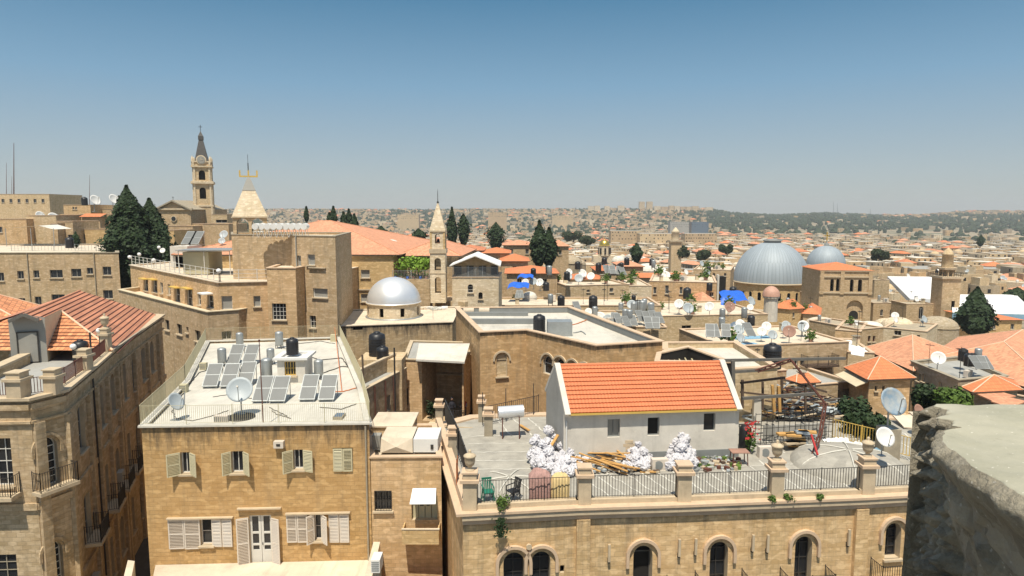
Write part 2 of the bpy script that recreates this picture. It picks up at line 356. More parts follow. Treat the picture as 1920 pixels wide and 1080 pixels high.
def shutter(parent,A,B,u,z0,z1,w,side,ang,m='shutter_cream',n=None):
    """hinged at u; side -1 leaf lies to the left of the hinge, +1 to the right; ang = opening away from the wall"""
    a,dr,nn,L=frame2(A,B); s=MB(); dv=(dr*side*cos(ang)+nn*sin(ang)).normalized(); h=Vector(P3(a,dr,nn,u,0,.05)); d3=Vector((dv.x,dv.y,0)); 
    P=lambda t,z: (h.x+d3.x*t,h.y+d3.y*t,z)
    for t in (.03,w-.03): s.bar(P(t,z0),P(t,z1),.06,.045,m)
    for z in (z0+.03,(z0+z1)/2,z1-.03): s.bar(P(.06,z),P(w-.06,z),.045,.07,m)
    k=n or max(6,int((z1-z0)/.085)); up=Vector((0,0,1))
    for i in range(k):
        z=z0+.08+(z1-z0-.16)*(i+.5)/k; c=P(w/2,z); ac=d3.cross(up)
        Mx=Matrix((d3,ac,up)).transposed()@Matrix.Rotation(R(35),3,'X'); s.box(c,(w-.1,.012,(z1-z0)/k*1.1),m,M=Mx)
    return s.build('shutter',parent)
def inset(poly,t):
    n=len(poly); out=[]
    for i in range(n):
        p0=V2(poly[i-1]); p1=V2(poly[i]); p2=V2(poly[(i+1)%n]); d1=(p1-p0).normalized(); d2=(p2-p1).normalized()
        n1=Vector((-d1.y,d1.x)); n2=Vector((-d2.y,d2.x)); k=n1+n2; k=k/max(.25,k.dot(n1)); out.append(p1+k*t)
    return out
def ccw(poly):
    s=sum(poly[i][0]*poly[(i+1)%len(poly)][1]-poly[(i+1)%len(poly)][0]*poly[i][1] for i in range(len(poly)))
    return list(poly) if s>0 else list(reversed(poly))
ROOFS=[]
def building(name,label,cat,poly,z0,z1,wm='stone_tan',rfm='roof_white',ops={},par=.5,pt=.28,cope='pink_coping',rd=.25,group=None,cop=.06,win=None,rm='cut_stone',coped=.08):
    poly=[V2(p) for p in poly]; cx=sum(p.x for p in poly)/len(poly); cy=sum(p.y for p in poly)/len(poly)
    t=thing(name,(cx,cy,z0),label,cat,group); w=MB(); used={}
    for i in range(len(poly)):
        used[i]=wall(w,poly[i],poly[(i+1)%len(poly)],z0,z1,ops.get(i,[]),wm,rd,rm)
    ins=inset(poly,pt); n=len(poly)
    for i in range(n):
        a,b=ins[i],ins[(i+1)%n]; w.quad((b.x,b.y,z1-par),(a.x,a.y,z1-par),(a.x,a.y,z1),(b.x,b.y,z1),wm)
    wo=w.build('wall',t)
    r=MB(); r.poly([(p.x,p.y,z1-par) for p in ins],rfm); ro=r.build('roof',t)
    ROOFS.append((ins,z1-par,name,(cx,cy)))
    c=MB(); out=inset(poly,-coped); inn=inset(poly,pt+.04)
    for i in range(n):
        j=(i+1)%n; O0,O1,I0,I1=out[i],out[j],inn[i],inn[j]; zt=z1+cop; zb=z1-.02
        c.quad((O0.x,O0.y,zt),(O1.x,O1.y,zt),(I1.x,I1.y,zt),(I0.x,I0.y,zt),cope); c.quad((O0.x,O0.y,zb),(O1.x,O1.y,zb),(O1.x,O1.y,zt),(O0.x,O0.y,zt),cope)
        c.quad((I1.x,I1.y,zb),(I0.x,I0.y,zb),(I0.x,I0.y,zt),(I1.x,I1.y,zt),cope); c.quad((O1.x,O1.y,zb),(O0.x,O0.y,zb),(I0.x,I0.y,zb),(I1.x,I1.y,zb),cope)
    c.build('parapet_coping',t)
    for i,os_ in used.items():
        for o in os_:
            k=o.get('win')
            if k is not None: window(t,poly[i],poly[(i+1)%n],o,rd=rd,**k)
    return t,poly
def hiproof(mb,q,ze,h,hip=1.0,over=.3,m='tile_red',ridge='ridge_mortar',thick=.12,axis=None,rr=.09):
    """q four corners ccw; ridge runs along the longer side (or axis 0: parallel to edge 0-1)"""
    q=[V2(p) for p in q]; q=inset(q,-over)
    if axis is None: axis=0 if (q[1]-q[0]).length>=(q[2]-q[1]).length else 1
    if axis: q=q[1:]+q[:1]
    mA=(q[3]+q[0])/2; mB=(q[1]+q[2])/2; L=(mB-mA).length; half=((q[3]-q[0]).length)/2; ins=min(half*hip,L*.5-.001); d=(mB-mA)/L
    r0=mA+d*ins; r1=mB-d*ins; z=lambda p,zz:(p.x,p.y,zz)
    mb.quad(z(q[0],ze),z(q[1],ze),z(r1,ze+h),z(r0,ze+h),m); mb.quad(z(q[2],ze),z(q[3],ze),z(r0,ze+h),z(r1,ze+h),m)
    em=m if hip>0 else 'stone_pale'
    mb.add([z(q[1],ze),z(q[2],ze),z(r1,ze+h)],[(0,1,2)],em); mb.add([z(q[3],ze),z(q[0],ze),z(r0,ze+h)],[(0,1,2)],em)
    for i in range(4): a,b=q[i],q[(i+1)%4]; mb.quad(z(a,ze-thick),z(b,ze-thick),z(b,ze),z(a,ze),'timber_dark')
    mb.poly([z(p,ze-thick) for p in reversed(q)],'timber_dark')
    if ridge:
        mb.tube(z(r0,ze+h),z(r1,ze+h),rr,ridge,6)
        if hip>0:
            for a,b in ((q[0],r0),(q[3],r0),(q[1],r1),(q[2],r1)): mb.tube(z(a,ze+.02),z(b,ze+h),rr*.8,ridge,6)
def railing(mb,pts,h=1.0,m='dark_metal',sp=.14,r=.012,post=2.0,rail=.022,base=.08):
    for a,b in zip(pts,pts[1:]):
        a=Vector(a); b=Vector(b); L=(b-a).length; n=max(1,int(L/sp)); up=Vector((0,0,1))
        mb.bar(a+up*h,b+up*h,rail*1.6,rail,m); mb.bar(a+up*base,b+up*base,rail,rail,m)
        for i in range(n+1): p=a+(b-a)*i/n; mb.bar(p+up*base,p+up*h,r*2,r*2,m)
        k=max(1,round(L/post))
        for i in range(k+1): p=a+(b-a)*i/k; mb.bar(p,p+up*(h+.06),rail*1.7,rail*1.7,m)
# deferred labels: a thing's look plus where it stands, told from the nearest landmark
LM=[]; LATER=[]
def later(o,desc,plural,z=None): LATER.append((o,desc,plural)); return o

m,nt,b=newmat('dish_paint'); c=nt.nodes.new('ShaderNodeTexCoord'); v=c.outputs['Object']; n1=noise(nt,v,2.2,5,.65); col=mixc(nt,ramp(nt,n1,.4,.6),(.20,.28,.36),(.36,.38,.38)); n2=noise(nt,v,1.3,4,.6); col=mixc(nt,ramp(nt,n2,.56,.64,0,.7),col,(.42,.27,.13)); nt.links.new(col,b.inputs['Base Color']); b.inputs['Roughness'].default_value=.5
HAZECOL=(4.9,5.0,4.75); SKYSTR=.10; EXPO=.38
# ---------- camera, sun, sky ----------
cam=bpy.data.cameras.new('camera'); cam.lens=24; cam.sensor_width=36; cam.clip_start=.1; cam.clip_end=20000
co=bpy.data.objects.new('camera',cam); COL.objects.link(co); co.location=(0,0,CH); co.rotation_euler=(R(90-6.33),0,0); SC.camera=co
W=bpy.data.worlds.new('World'); SC.world=W; W.use_nodes=True; nt=W.node_tree; nt.nodes.clear()
wo=nt.nodes.new('ShaderNodeOutputWorld'); bg=nt.nodes.new('ShaderNodeBackground'); sky=nt.nodes.new('ShaderNodeTexSky'); sky.sky_type='NISHITA'; sky.sun_disc=False
SUN_EL=66; sunv=Vector((-.16,-1,0)).normalized()
sky.sun_elevation=R(SUN_EL); sky.sun_rotation=R(180+9); sky.altitude=0; sky.air_density=1.0; sky.dust_density=.6; sky.ozone_density=2.0
tc=nt.nodes.new('ShaderNodeTexCoord'); sx=nt.nodes.new('ShaderNodeSeparateXYZ'); nt.links.new(tc.outputs['Generated'],sx.inputs[0])
cr=nt.nodes.new('ShaderNodeValToRGB'); nt.links.new(sx.outputs[2],cr.inputs[0]); els=cr.color_ramp.elements
SKYR=[(0,(.46,.49,.47)),(.05,(.40,.47,.50)),(.174,(.205,.37,.52)),(.285,(.075,.225,.375)),(.5,(.12,.24,.40)),(.75,(.34,.42,.52)),(1,(.34,.42,.52))]
for i,(q,c) in enumerate(SKYR):
    e=els[i] if i<2 else els.new(q)
    e.position=q; e.color=(*c,1)
sc2=N(nt,'ShaderNodeVectorMath',operation='SCALE'); nt.links.new(cr.outputs[0],sc2.inputs[0]); sc2.inputs['Scale'].default_value=1/(1.26*SKYSTR)
hz=ramp(nt,sx.outputs[2],-.02,.34,1,0); pw=N(nt,'ShaderNodeMath',operation='POWER'); nt.links.new(hz,pw.inputs[0]); pw.inputs[1].default_value=2.2; sc_=N(nt,'ShaderNodeMath',operation='MULTIPLY'); nt.links.new(pw.outputs[0],sc_.inputs[0]); sc_.inputs[1].default_value=.88
skc=mixc(nt,.88,sky.outputs[0],sc2.outputs[0]); nt.links.new(skc,bg.inputs[0]); bg.inputs[1].default_value=SKYSTR; nt.links.new(bg.outputs[0],wo.inputs[0])
sl=bpy.data.lights.new('sun','SUN'); sl.energy=4.4; sl.angle=R(.55); sl.color=(1,.92,.77); so=bpy.data.objects.new('sun',sl); COL.objects.link(so)
sd=Vector((sunv.x*cos(R(SUN_EL)),sunv.y*cos(R(SUN_EL)),sin(R(SUN_EL)))); so.rotation_euler=sd.to_track_quat('Z','Y').to_euler(); so.location=(0,-20,80)
SC.view_settings.view_transform='Standard'; SC.view_settings.look='None'; SC.view_settings.exposure=EXPO; SC.view_settings.gamma=1
# ---------- terrain ----------
def ip(x,tab):
    if x<=tab[0][0]: return tab[0][1]
    for (a,b),(c,d) in zip(tab,tab[1:]):
        if x<=c: return b+(d-b)*(x-a)/(c-a)
    return tab[-1][1]
def sm(a,b,x): t=max(0,min(1,(x-a)/(b-a))); return t*t*(3-2*t)
SKYL=[(0,398),(480,396),(700,397),(900,396),(1000,396),(1100,395),(1200,394),(1330,395),(1365,402),(1450,406),(1540,402),(1640,406),(1720,406),(1800,399),(1920,399)]
def hg(x,y):
    y=max(y,1); px=960+F*(x/y)*.994
    h=ip(y,[(0,25),(75,25),(120,27),(200,33),(330,37),(500,40),(1000,46),(1350,48)])
    L=sm(640,430,px)*sm(80,125,y); h=h*(1-L)+14*L*(1-sm(700,1200,y))+h*L*sm(700,1200,y)
    if y>1300:
        py=ip(px,SKYL); crest=-(math.tan(math.atan((py-540)/F)+TH))*2700   # relative height of crest
        t=sm(1300,2700,y); h=48*(1-t)+(-crest)*t
        if y>2700: h=-crest+ (y-2700)*.03
        h+=math.sin(x*.004+1)*3*sm(1300,1700,y)*(1-sm(2300,2700,y))
    return h
def gz(x,y): return CH-hg(x,y)
def terrain():
    mb=MB(); ys=[-60,-20,0,20,40,60,80,90,100,110,120,135,150,175,200,250,300,370,450,550,700,850,1000,1150,1300,1400,1500,1600,1700,1800,1900,2000,2100,2200,2300,2400,2500,2600,2700,2800,3200,5000,9000]
    xs=[-1.6+3.2*i/80 for i in range(81)]; vs=[]
    for y in ys:
        s=max(y,60)
        for a in xs: vs.append((a*s,y,gz(a*s,y)))
    n=len(xs); fs=[(j*n+i,j*n+i+1,(j+1)*n+i+1,(j+1)*n+i) for j in range(len(ys)-1) for i in range(n-1)]
    mb.add(vs,fs,'terrain',True); mb.build('ground',None,(0,0,0),kind='structure')
m,nt,b=newmat('terrain'); c=nt.nodes.new('ShaderNodeTexCoord'); v=c.outputs['Object']
n1=noise(nt,v,.012,6,.65); col=mixc(nt,ramp(nt,n1,.42,.58),(.34,.26,.17),(.11,.115,.06)); n2=noise(nt,v,.1,5,.7); col=mixc(nt,ramp(nt,n2,.45,.7,0,.6),col,(.42,.35,.26))
nt.links.new(col,b.inputs['Base Color']); b.inputs['Roughness'].default_value=.95
terrain()
# ---------- foliage prototypes ----------
def leafcloud(mb,pts,size,m,rnd):
    for p,nrm in pts:
        s=size*rnd.uniform(.6,1.3); a=Vector((rnd.gauss(0,1),rnd.gauss(0,1),rnd.gauss(0,1))).normalized(); n=(Vector(nrm)+a*.7).normalized()
        t=n.cross(Vector((0,0,1))+a*.3); t.normalize(); w=n.cross(t); p=Vector(p); e=rnd.uniform(.6,1.1)
        mb.add([p-t*s-w*s*.4,p+t*s*.2-w*s*e,p+t*s,p+w*s*e],[(0,1,2,3)],m)
def cypress(label,loc,h,r,seed,leaves=5000,size=.14,m='leaf_cypress',name='cypress_tree',group=None,bulge=.35,clumps=40,merge=None,base=.03):
    rnd=random.Random(seed); t=thing(name,loc,label,'tree',group); mb=MB(); x0,y0,z0=loc
    cl=[(rnd.uniform(0,2*PI),rnd.uniform(0,1),rnd.uniform(.6,1.25)) for _ in range(clumps)]
    pts=[]; from mathutils import noise as NZ0
    def prof(k): return ((k+.02)/bulge)**.5 if k<bulge else max(0,(1-((k-bulge)/(1-bulge))**1.5))
    for _ in range(leaves):
        k=rnd.random()**1.1; a=rnd.uniform(0,2*PI); 
        f=1+.52*NZ0.noise(Vector((cos(a)*1.7,sin(a)*1.7,k*h/r*1.1+seed*7)))+.32*NZ0.noise(Vector((cos(a)*4,sin(a)*4,k*h/r*2.6+seed*3)))
        rr=r*prof(k)*f*(rnd.uniform(.74,1.0) if rnd.random()<.82 else rnd.uniform(.4,1.26)); 
        pts.append(((x0+rr*cos(a),y0+rr*sin(a),z0+h*(base+(1-base)*k)+rnd.uniform(-.15,.15)),(cos(a),sin(a),.7)))
    leafcloud(mb,pts,size,m,rnd); mb.lathe((x0,y0,z0),[(max(.01,r*prof(k/10)*.5),h*(base+(1-base)*k/10)*.93) for k in range(11)],m,8)
    mb.build('crown',t); tr=MB(); tr.tube((x0,y0,z0-1),(x0,y0,z0+h*.6),r*.12+.05,'bark',7,.04); tr.build('trunk',t); return t
def bush(name,label,cat,loc,r,h,seed,leaves=900,size=.12,m='leaf_green',trunk=True,group=None,zb=0):
    rnd=random.Random(seed); t=thing(name,loc,label,cat,group); mb=MB(); pts=[]; cs=[(rnd.uniform(-.55,.55),rnd.uniform(-.55,.55),rnd.uniform(.3,.8),rnd.uniform(.3,.55)) for _ in range(9)]
    for _ in range(leaves):
        c=rnd.choice(cs); a=Vector((rnd.gauss(0,1),rnd.gauss(0,1),rnd.gauss(0,1))).normalized(); q=a*c[3]*rnd.uniform(.6,1.05)
        pts.append(((loc[0]+(c[0]+q.x)*r,loc[1]+(c[1]+q.y)*r,loc[2]+zb+(c[2]+q.z*.8)*h),tuple(a)))
    leafcloud(mb,pts,size,m,rnd); mb.build('crown' if trunk else 'leaves',t)
    if trunk: tr=MB(); tr.tube(loc,(loc[0],loc[1],loc[2]+zb+h*.5),.06*r+.04,'bark',6,.03); [tr.tube((loc[0],loc[1],loc[2]+zb+h*.25),(loc[0]+c[0]*r,loc[1]+c[1]*r,loc[2]+zb+c[2]*h),.03*r+.02,'bark',5,.02) for c in cs[:5]]; tr.build('trunk',t)
    return t
# ground already taken by the surveyed buildings (x, y, radius)
def occ(px,dep,r): OCC0.append((XD(px,dep),dep,r))
OCC0=[]
for a in [(1445,205,17),(1548,225,10),(1588,178,10),(1770,172,6),(1700,215,22),(1850,190,24),(1680,200,14),(1134,330,6),(1263,330,6),(1020,160,8),(1827,150,7),(1050,185,8),(1110,165,7),(1560,195,12),(1500,190,12),(1400,180,14),
 (385,200,12),(330,190,14),(1190,230,5),(1320,175,10),(1620,185,10),(880,165,8),(935,165,8),(985,165,8),(1480,160,10),(1760,225,18),(1830,215,18),(1640,215,12),(1880,165,20),(1800,160,14),(1690,230,18),(1900,195,24),(1840,235,20),(1930,220,20),(1590,158,11),(1625,150,9),(1550,155,9),(1480,172,12),(1420,175,12)]: occ(*a)
# ---------- distant city ----------
def litwall(mb,x,y,z0,z1,w,l,yaw,m,rm,rnd,par=.4,wins=True,fl=3.1,wm='glass_dark',roof=None):
    ca,sa=cos(yaw),sin(yaw); T=lambda u,v:(x+u*ca-v*sa,y+u*sa+v*ca)
    q=[T(-w/2,-l/2),T(w/2,-l/2),T(w/2,l/2),T(-w/2,l/2)]
    mb.prism(q,z0,z1,m,cap=False); mb.poly([(p[0],p[1],z1-.02) for p in q],rm)
    if par and roof is None:
        ins=inset(q,.35)
        for i in range(4):
            a,b,c,d=q[i],q[(i+1)%4],ins[(i+1)%4],ins[i]
            mb.quad((a[0],a[1],z1),(b[0],b[1],z1),(b[0],b[1],z1+par),(a[0],a[1],z1+par),m); mb.quad((a[0],a[1],z1+par),(b[0],b[1],z1+par),(c.x,c.y,z1+par),(d.x,d.y,z1+par),m); mb.quad((c.x,c.y,z1),(d.x,d.y,z1),(d.x,d.y,z1+par),(c.x,c.y,z1+par),m)
    if roof=='hip': hiproof(mb,q,z1+.02,min(w,l)*.24,1,.35,rnd.choice(['tile_faded','tile_red','tile_faded','tile_orange']),None)
    if roof=='dome':
        c=T(rnd.uniform(-.15,.15)*w,0); mb.dome((c[0],c[1],z1-.1),min(w,l)*.33,min(w,l)*.22,rnd.choice(['roof_white','roof_cream','stone_pale']),14,5)
    if wins:
        for i in (0,3,1):
            A,B=V2(q[i]),V2(q[(i+1)%4]); dr=(B-A).normalized(); nn=Vector((dr.y,-dr.x)); L=(B-A).length
            nf=int((min(z1-z0,13)-.6)/fl)
            for f in range(nf):
                zt=z1-.9-f*fl; k=max(1,int(L/rnd.uniform(2.6,4.2)))
                for j in range(k):
                    if rnd.random()<.28: continue
                    u=L*(j+.5)/k+rnd.uniform(-.3,.3); ww=rnd.uniform(.7,1.3); hh=rnd.uniform(1.1,1.6)
                    c=P3(A,dr,nn,u,zt-hh/2,0.0); mb.box(c,(ww,.08,hh),wm,rz=math.atan2(dr.y,dr.x))
FARW=['stone_pale','stone_tan','stone_white','stone_gold','stone_grey','stone_pale','stone_old','stone_tan']
WORD={'stone_pale':'pale','stone_tan':'tan','stone_white':'whitish','stone_gold':'golden','stone_grey':'grey','stone_old':'weathered'}
OCC=list(OCC0)
def free(x,y,r):
    return all((x-a)**2+(y-b)**2>(r+c)**2 for a,b,c in OCC)
def near_houses():
    rnd=random.Random(11); n=0; y=152.0
    while y<420 and n<290:
        w0=-.10; x=w0*y+rnd.uniform(0,6)
        while x<.80*y and n<290:
            w=rnd.choice([rnd.uniform(5,8),rnd.uniform(6,11),rnd.uniform(7,12)]); l=rnd.uniform(7,11); yy=y+rnd.uniform(-3,3); xx=x+w/2
            if free(xx,yy,max(w,l)*.45):
                g=gz(xx,yy); top=g+rnd.choice([4.5,5.5,6.5,7,8.5,10,8])+rnd.uniform(-1,1); yaw=rnd.gauss(.12,.22); m=rnd.choice(FARW)
                k=rnd.random(); roof='hip' if k<.08 else 'dome' if k<.26 else None; rm=rnd.choice(['roof_white','roof_cream','roof_grey','dust','roof_cream']) if roof!='hip' else 'tile_red'
                mb=MB(); litwall(mb,xx,yy,g-3,top,w,l,yaw,m,rm,rnd,roof=roof)
                two=rnd.random()<.5 and roof is None
                if two: litwall(mb,xx+rnd.uniform(-.2,.2)*w,yy+l*.15,top,top+2.7,w*.45,l*.5,yaw,rnd.choice(FARW),'roof_white',rnd,.2,fl=2.5)
                o=mb.build('house',None,(xx,yy,g)); tag(o,None,'house','houses of the old town beyond the near roofs')
                kind={'hip':'red roofed','dome':'domed','None':'flat roofed'}[str(roof)]
                if two: kind='two level'
                later(o,f"{'wide' if w>10.5 else 'narrow'} {WORD[m]} {kind} house",f"{WORD[m]} {kind} houses"); n+=1
                SPOTS.append((xx,yy,top,yaw,w,l))
            x+=w+rnd.uniform(-.8,1.2)
        y+=rnd.uniform(9.5,12.5)
    return y
SPOTS=[]
def far_town(y0):
    rnd=random.Random(5); mb=MB(); y=y0; cnt=0
    while y<2650:
        step=10.5 if y<650 else 16 if y<1300 else 30; x=-.36*y if y<1300 else -.55*y
        while x<.80*y:
            w=rnd.uniform(5.5,12)*(1 if y<900 else 1.35 if y<1600 else 1.5); px=960+F*x/y
            dens=.93 if y<800 else .66 if y<1300 else .5
            if y>1000: dens*=.5+.9*(math.sin(x*.008+y*.003)*.5+.5)
            if y>1250 and px>1330: dens=.03 if (y<2350 or px<1650) else .6
            if 850<y<1250 and px>1640: dens=.10
            if rnd.random()<dens:
                yy=y+rnd.uniform(-step*.4,step*.4); l=rnd.uniform(8,14); g=gz(x,yy); top=g+rnd.uniform(4.5,10.5)*(1 if y<1300 else 1.15); m=rnd.choice(FARW[:7])
                k=rnd.random(); litwall(mb,x,yy,g-4,top,w,l,rnd.gauss(.1,.3),m,rnd.choice(['roof_white','roof_cream','roof_grey','dust']),rnd,par=0,wins=y<1500,roof='hip' if k<.075 else 'dome' if k<.17 and y<700 else None,fl=3.3); cnt+=1
            x+=w+rnd.uniform(0,3.5)
        y+=step
    o=mb.build('distant_town',None,(0,1000,0)); tag(o,'distant mass of pale stone houses filling the valley and far slopes','town',None,'stuff')
def far_trees():
    rnd=random.Random(9); mb=MB()
    def blob(x,y,z,r,h):
        n=6; vs=[]; 
        for k,rr in ((0,.75),(.35,1.0),(.7,.75),(.97,.25)):
            for i in range(n):
                a=2*PI*i/n+k; q=rr*r*rnd.uniform(.75,1.2); vs.append((x+q*cos(a),y+q*sin(a),z+h*k*rnd.uniform(.9,1.1)))
        fs=[(j*n+i,j*n+(i+1)%n,(j+1)*n+(i+1)%n,(j+1)*n+i) for j in range(3) for i in range(n)]+[tuple(range(18,24))]
        mb.add(vs,fs,'leaf_far')
    y=300.0
    while y<2700:
        x=-.4*y if y<1300 else -.6*y
        while x<.80*y:
            px=960+F*x/y; d=.07 if y<550 else .24 if y<900 else .42; cl=math.sin(x*.013+3)*math.sin(y*.011+x*.002)
            if y>550: d*=1+1.6*max(0,cl)
            if y>1500: d=.72 if px<1330 else .8
            if y>2350: d=.8
            if 1330<px and y>1300: d=.8 if y>1600 else .35
            if px>1650 and 850<y<1300: d=.06
            if px>1650 and 1300<=y<1500: d=.2
            if 980<px<1150 and 480<y<800: d=.55
            if 480<px<1000 and y>700: d*=1.15
            if rnd.random()<d:
                r=rnd.choice([2.2,3.2,4.2,6.0])*rnd.uniform(.8,1.25)*(1 if y<1000 else 1.55); yy=y+rnd.uniform(-8,8); blob(x,yy,gz(x,yy)-.5,r,rnd.uniform(5,9)*(1 if y<1300 else 1.35))
            x+=rnd.uniform(9,15)*(1 if y<1200 else 1.3)
        y+=16 if y<1300 else 32
    o=mb.build('woodland',None,(0,1200,0)); tag(o,'dark green trees scattered between distant houses and covering the far ridge','woodland',None,'stuff')
YN=near_houses(); far_town(YN); far_trees()
# tall blocks on the skyline, one thing each
rnd=random.Random(3)
def sky_block(x0,x1,ytop,dep,label,m='stone_pale',ybot=None,l=14,group=None,name='apartment_block'):
    a=D(x0,ytop,dep); b=D(x1,ytop,dep); mb=MB(); g=gz((a.x+b.x)/2,dep)-4; litwall(mb,(a.x+b.x)/2,dep+l/2,g,a.z,b.x-a.x,l,0,m,'roof_grey',rnd,par=0,fl=3.6)
    o=mb.build(name,None,((a.x+b.x)/2,dep,g)); return tag(o,label,'apartment block',group)
sky_block(1199,1209,378,2450,'left of two tall pale towers highest on the skyline'); sky_block(1213,1224,378,2450,'right of two tall pale towers highest on the skyline')
xs=[(1104,1113,388),(1116,1124,387),(1135,1142,388),(1160,1170,387),(1228,1238,388),(1241,1252,389),(1256,1263,387),(1266,1274,388),(1277,1285,389),(1288,1296,389),(1299,1309,388),(1313,1322,391),(1325,1336,390)]
nm=['first','second','third','fourth','fifth','sixth','seventh','eighth','ninth','tenth','eleventh','twelfth','thirteenth']
for i,(a,b,t) in enumerate(xs): sky_block(a-1,b+1,t-1.5,2380,f'{nm[i]} from the left in the row of mid-rise blocks on the hilltop',rnd.choice(['stone_pale','stone_tan','stone_white']),group='blocks along the hilltop')
a=sky_block(1257,1292,416,1240,'left wing of long blue-grey glass office block on the slope','plaster_grey',l=18,name='office_block'); a['category']='office block'
a=sky_block(1297,1329,416,1245,'right wing of long blue-grey glass office block on the slope','panel_blue',l=18,name='office_block'); a['category']='office block'
for i,(x0,x1,t,d,s) in enumerate([(1146,1200,433,760,'long grand pale stone hospice with towers, left part'),(1200,1262,438,740,'long grand pale stone hospice with many windows, right part'),(1285,1345,438,780,'long low pale building behind the grand hospice'),(745,785,402,1500,'boxy tan block standing above distant trees left of white steeple'),(1765,1880,398,2500,'long stone wall-like building on the right end of the ridge'),(1035,1075,404,1700,'white stepped buildings among trees on the central slope'),(915,950,398,1500,'row of pale blocks behind the tall dark cypress pair')]):
    a=sky_block(x0,x1,t,d,s,['stone_tan','stone_pale'][i%2],l=20,name='large_building'); a['category']='building'
DARK=dict(nx=2,ny=1); 
def auto_ops(A,B,z0,z1,n,rows,w=1.0,h=1.5,top=1.2,fl=3.4,arch=0,win=None,skip=0,rnd=random.Random(2)):
    L=(V2(B)-V2(A)).length; out=[]
    for r in range(rows):
        for i in range(n):
            if rnd.random()<skip: continue
            u=L*(i+.5)/n; v1=z1-top-r*fl; out.append(dict(u0=u-w/2,u1=u+w/2,v0=v1-h,v1=v1,arch=arch,win=win or dict(nx=2,ny=1)))
    return out
# ===== flat roofed hotel with solar collectors =====
def hotel():
    h=10.9; px=[(265,800),(692,794),(677,728),(636,633),(388,640),(349,716)]; P=[H(x,y,h) for x,y in px]; z1=CH-h; A,B=P[0],P[1]; ops=[]; S=dict(nx=2,ny=1,fm='shutter_white')
    w1=[(340,848,356,888),(435,846,456,886),(551,843,568,880)]; big=[(377,973,397,1022),(590,963,602,1013)]; door=(470,966,508,1057); blind=(625,840,661,883)
    for w in w1: ops.append(op(A,B,*w,win=dict(nx=2,ny=1,fm='frame_white')))
    for w in big: ops.append(op(A,B,*w,win=dict(nx=1,ny=2,fm='shutter_white')))
    ops.append(op(A,B,*door)); ops.append(op(A,B,*blind,rd=.06))
    t,P=building('hotel_building','golden stone hotel with pale shutters and flat roof of solar collectors','building',P,0,z1,'stone_hotel','roof_coat',{0:ops},par=.16,pt=.2,cope='roof_coat',coped=.14,cop=.07)
    # shutters
    def sh(x0,x1,y0,y1,side,ang,m='shutter_cream'):
        ua,_=plane_uv(A,B,x0,(y0+y1)/2); ub,_=plane_uv(A,B,x1,(y0+y1)/2); _,zt=plane_uv(A,B,(x0+x1)/2,y0); _,zb=plane_uv(A,B,(x0+x1)/2,y1)
        w=(ub-ua)/max(.35,cos(ang)); shutter(t,A,B,ub if side<0 else ua,zb,zt,w,side,ang,m)
    for (a,b,y0,y1,ang) in ((319,339,848,890,.6),(421,434,846,888,.75),(534,550,843,884,.7)): sh(a,b,y0,y1,-1,ang)
    for (a,b,y0,y1,ang) in ((357,373,848,890,.7),(457,472,846,888,.75),(569,588,843,883,.35)): sh(a,b,y0,y1,1,ang)
    sh(625,643,841,883,1,.02); sh(643.5,661,841,883,-1,.02)
    for a,b in ((317,346),(347,376)): sh(a,b,973,1028,-1,.03,'shutter_white')
    for a,b in ((398,416),(417,436)): sh(a,b,973,1024,1,.05,'shutter_white')
    for a,b,s,g in ((538,557,-1,.03),(558,577,-1,.03),(578,590,-1,.8),(603,616,1,.8),(617,636,1,.03),(637,655,1,.03)): sh(a,b,964,1016,s,g,'shutter_white')
    sh(447,468,970,1062,-1,.3,'shutter_white'); sh(510,527,970,1062,1,.5,'shutter_white')
    # panelled double door
    o=ops[5]; a,dr,nn,L=frame2(A,B); d=MB(); u0,u1,v0,v1=o['u0'],o['u1'],o['v0'],o['v1']; um=(u0+u1)/2; q=lambda u,z,e:P3(a,dr,nn,u,z,e)
    for ua,ub in ((u0,um-.01),(um+.01,u1)):
        for u in (ua+.06,ub-.06): d.bar(q(u,v0,-.18),q(u,v1,-.18),.12,.06,'frame_white')
        for z in (v0+.35,v0+1.0,v0+1.65,v1-.07): d.bar(q(ua+.1,z,-.18),q(ub-.1,z,-.18),.06,.1 if z>v0+.4 else .7,'frame_white')
    dd=d.build('door',t); g=MB(); g.quad(q(u0,v0,-.22),q(u1,v0,-.22),q(u1,v1,-.22),q(u0,v1,-.22),'glass_dark'); g.build('pane',dd)
    g=MB(); g.box(q(um+.06,v0+1.05,-.12),(.03,.03,.14),'dark_metal'); g.build('handle',dd)
    # ledges above the long shutters
    for x0,x1,y in ((314,438,970),(536,657,961),(446,528,952)):
        a0=plane_uv(A,B,x0,y); a1=plane_uv(A,B,x1,y); s=MB(); s.box(q((a0[0]+a1[0])/2,(a0[1]+a1[1])/2,.09),(a1[0]-a0[0],.2,.07),'cut_stone',rz=math.atan2(dr.y,dr.x)); s.build('ledge',t)
    # vent box
    v=op(A,B,516,825,534,837); s=MB(); c=q((v['u0']+v['u1'])/2,(v['v0']+v['v1'])/2,.15); s.box(c,(.5,.3,.35),'shutter_white'); s.box((c[0],c[1]-.16,c[2]),(.2,.02,.12),'dark_metal'); s.build('vent_box',t)
    # downpipe
    s=MB(); u=plane_uv(A,B,688,900)[0]; s.tube(q(u,6.5,.07),q(u,z1-.1,.07),.05,'cut_stone_grey'); s.build('downpipe',t)
    # roof railing
    r=MB(); ins=inset(P,-.05); rp=[(p.x,p.y,z1+.1) for p in ins]; railing(r,[rp[0],rp[1],rp[2],rp[3],rp[4],rp[5],rp[0]],1.0,'shutter_cream',.1,.006,2.4,.014); r.build('railing',t)
    return t,P,z1
hotelT,HP,HZ=hotel(); hz=HZ-.16
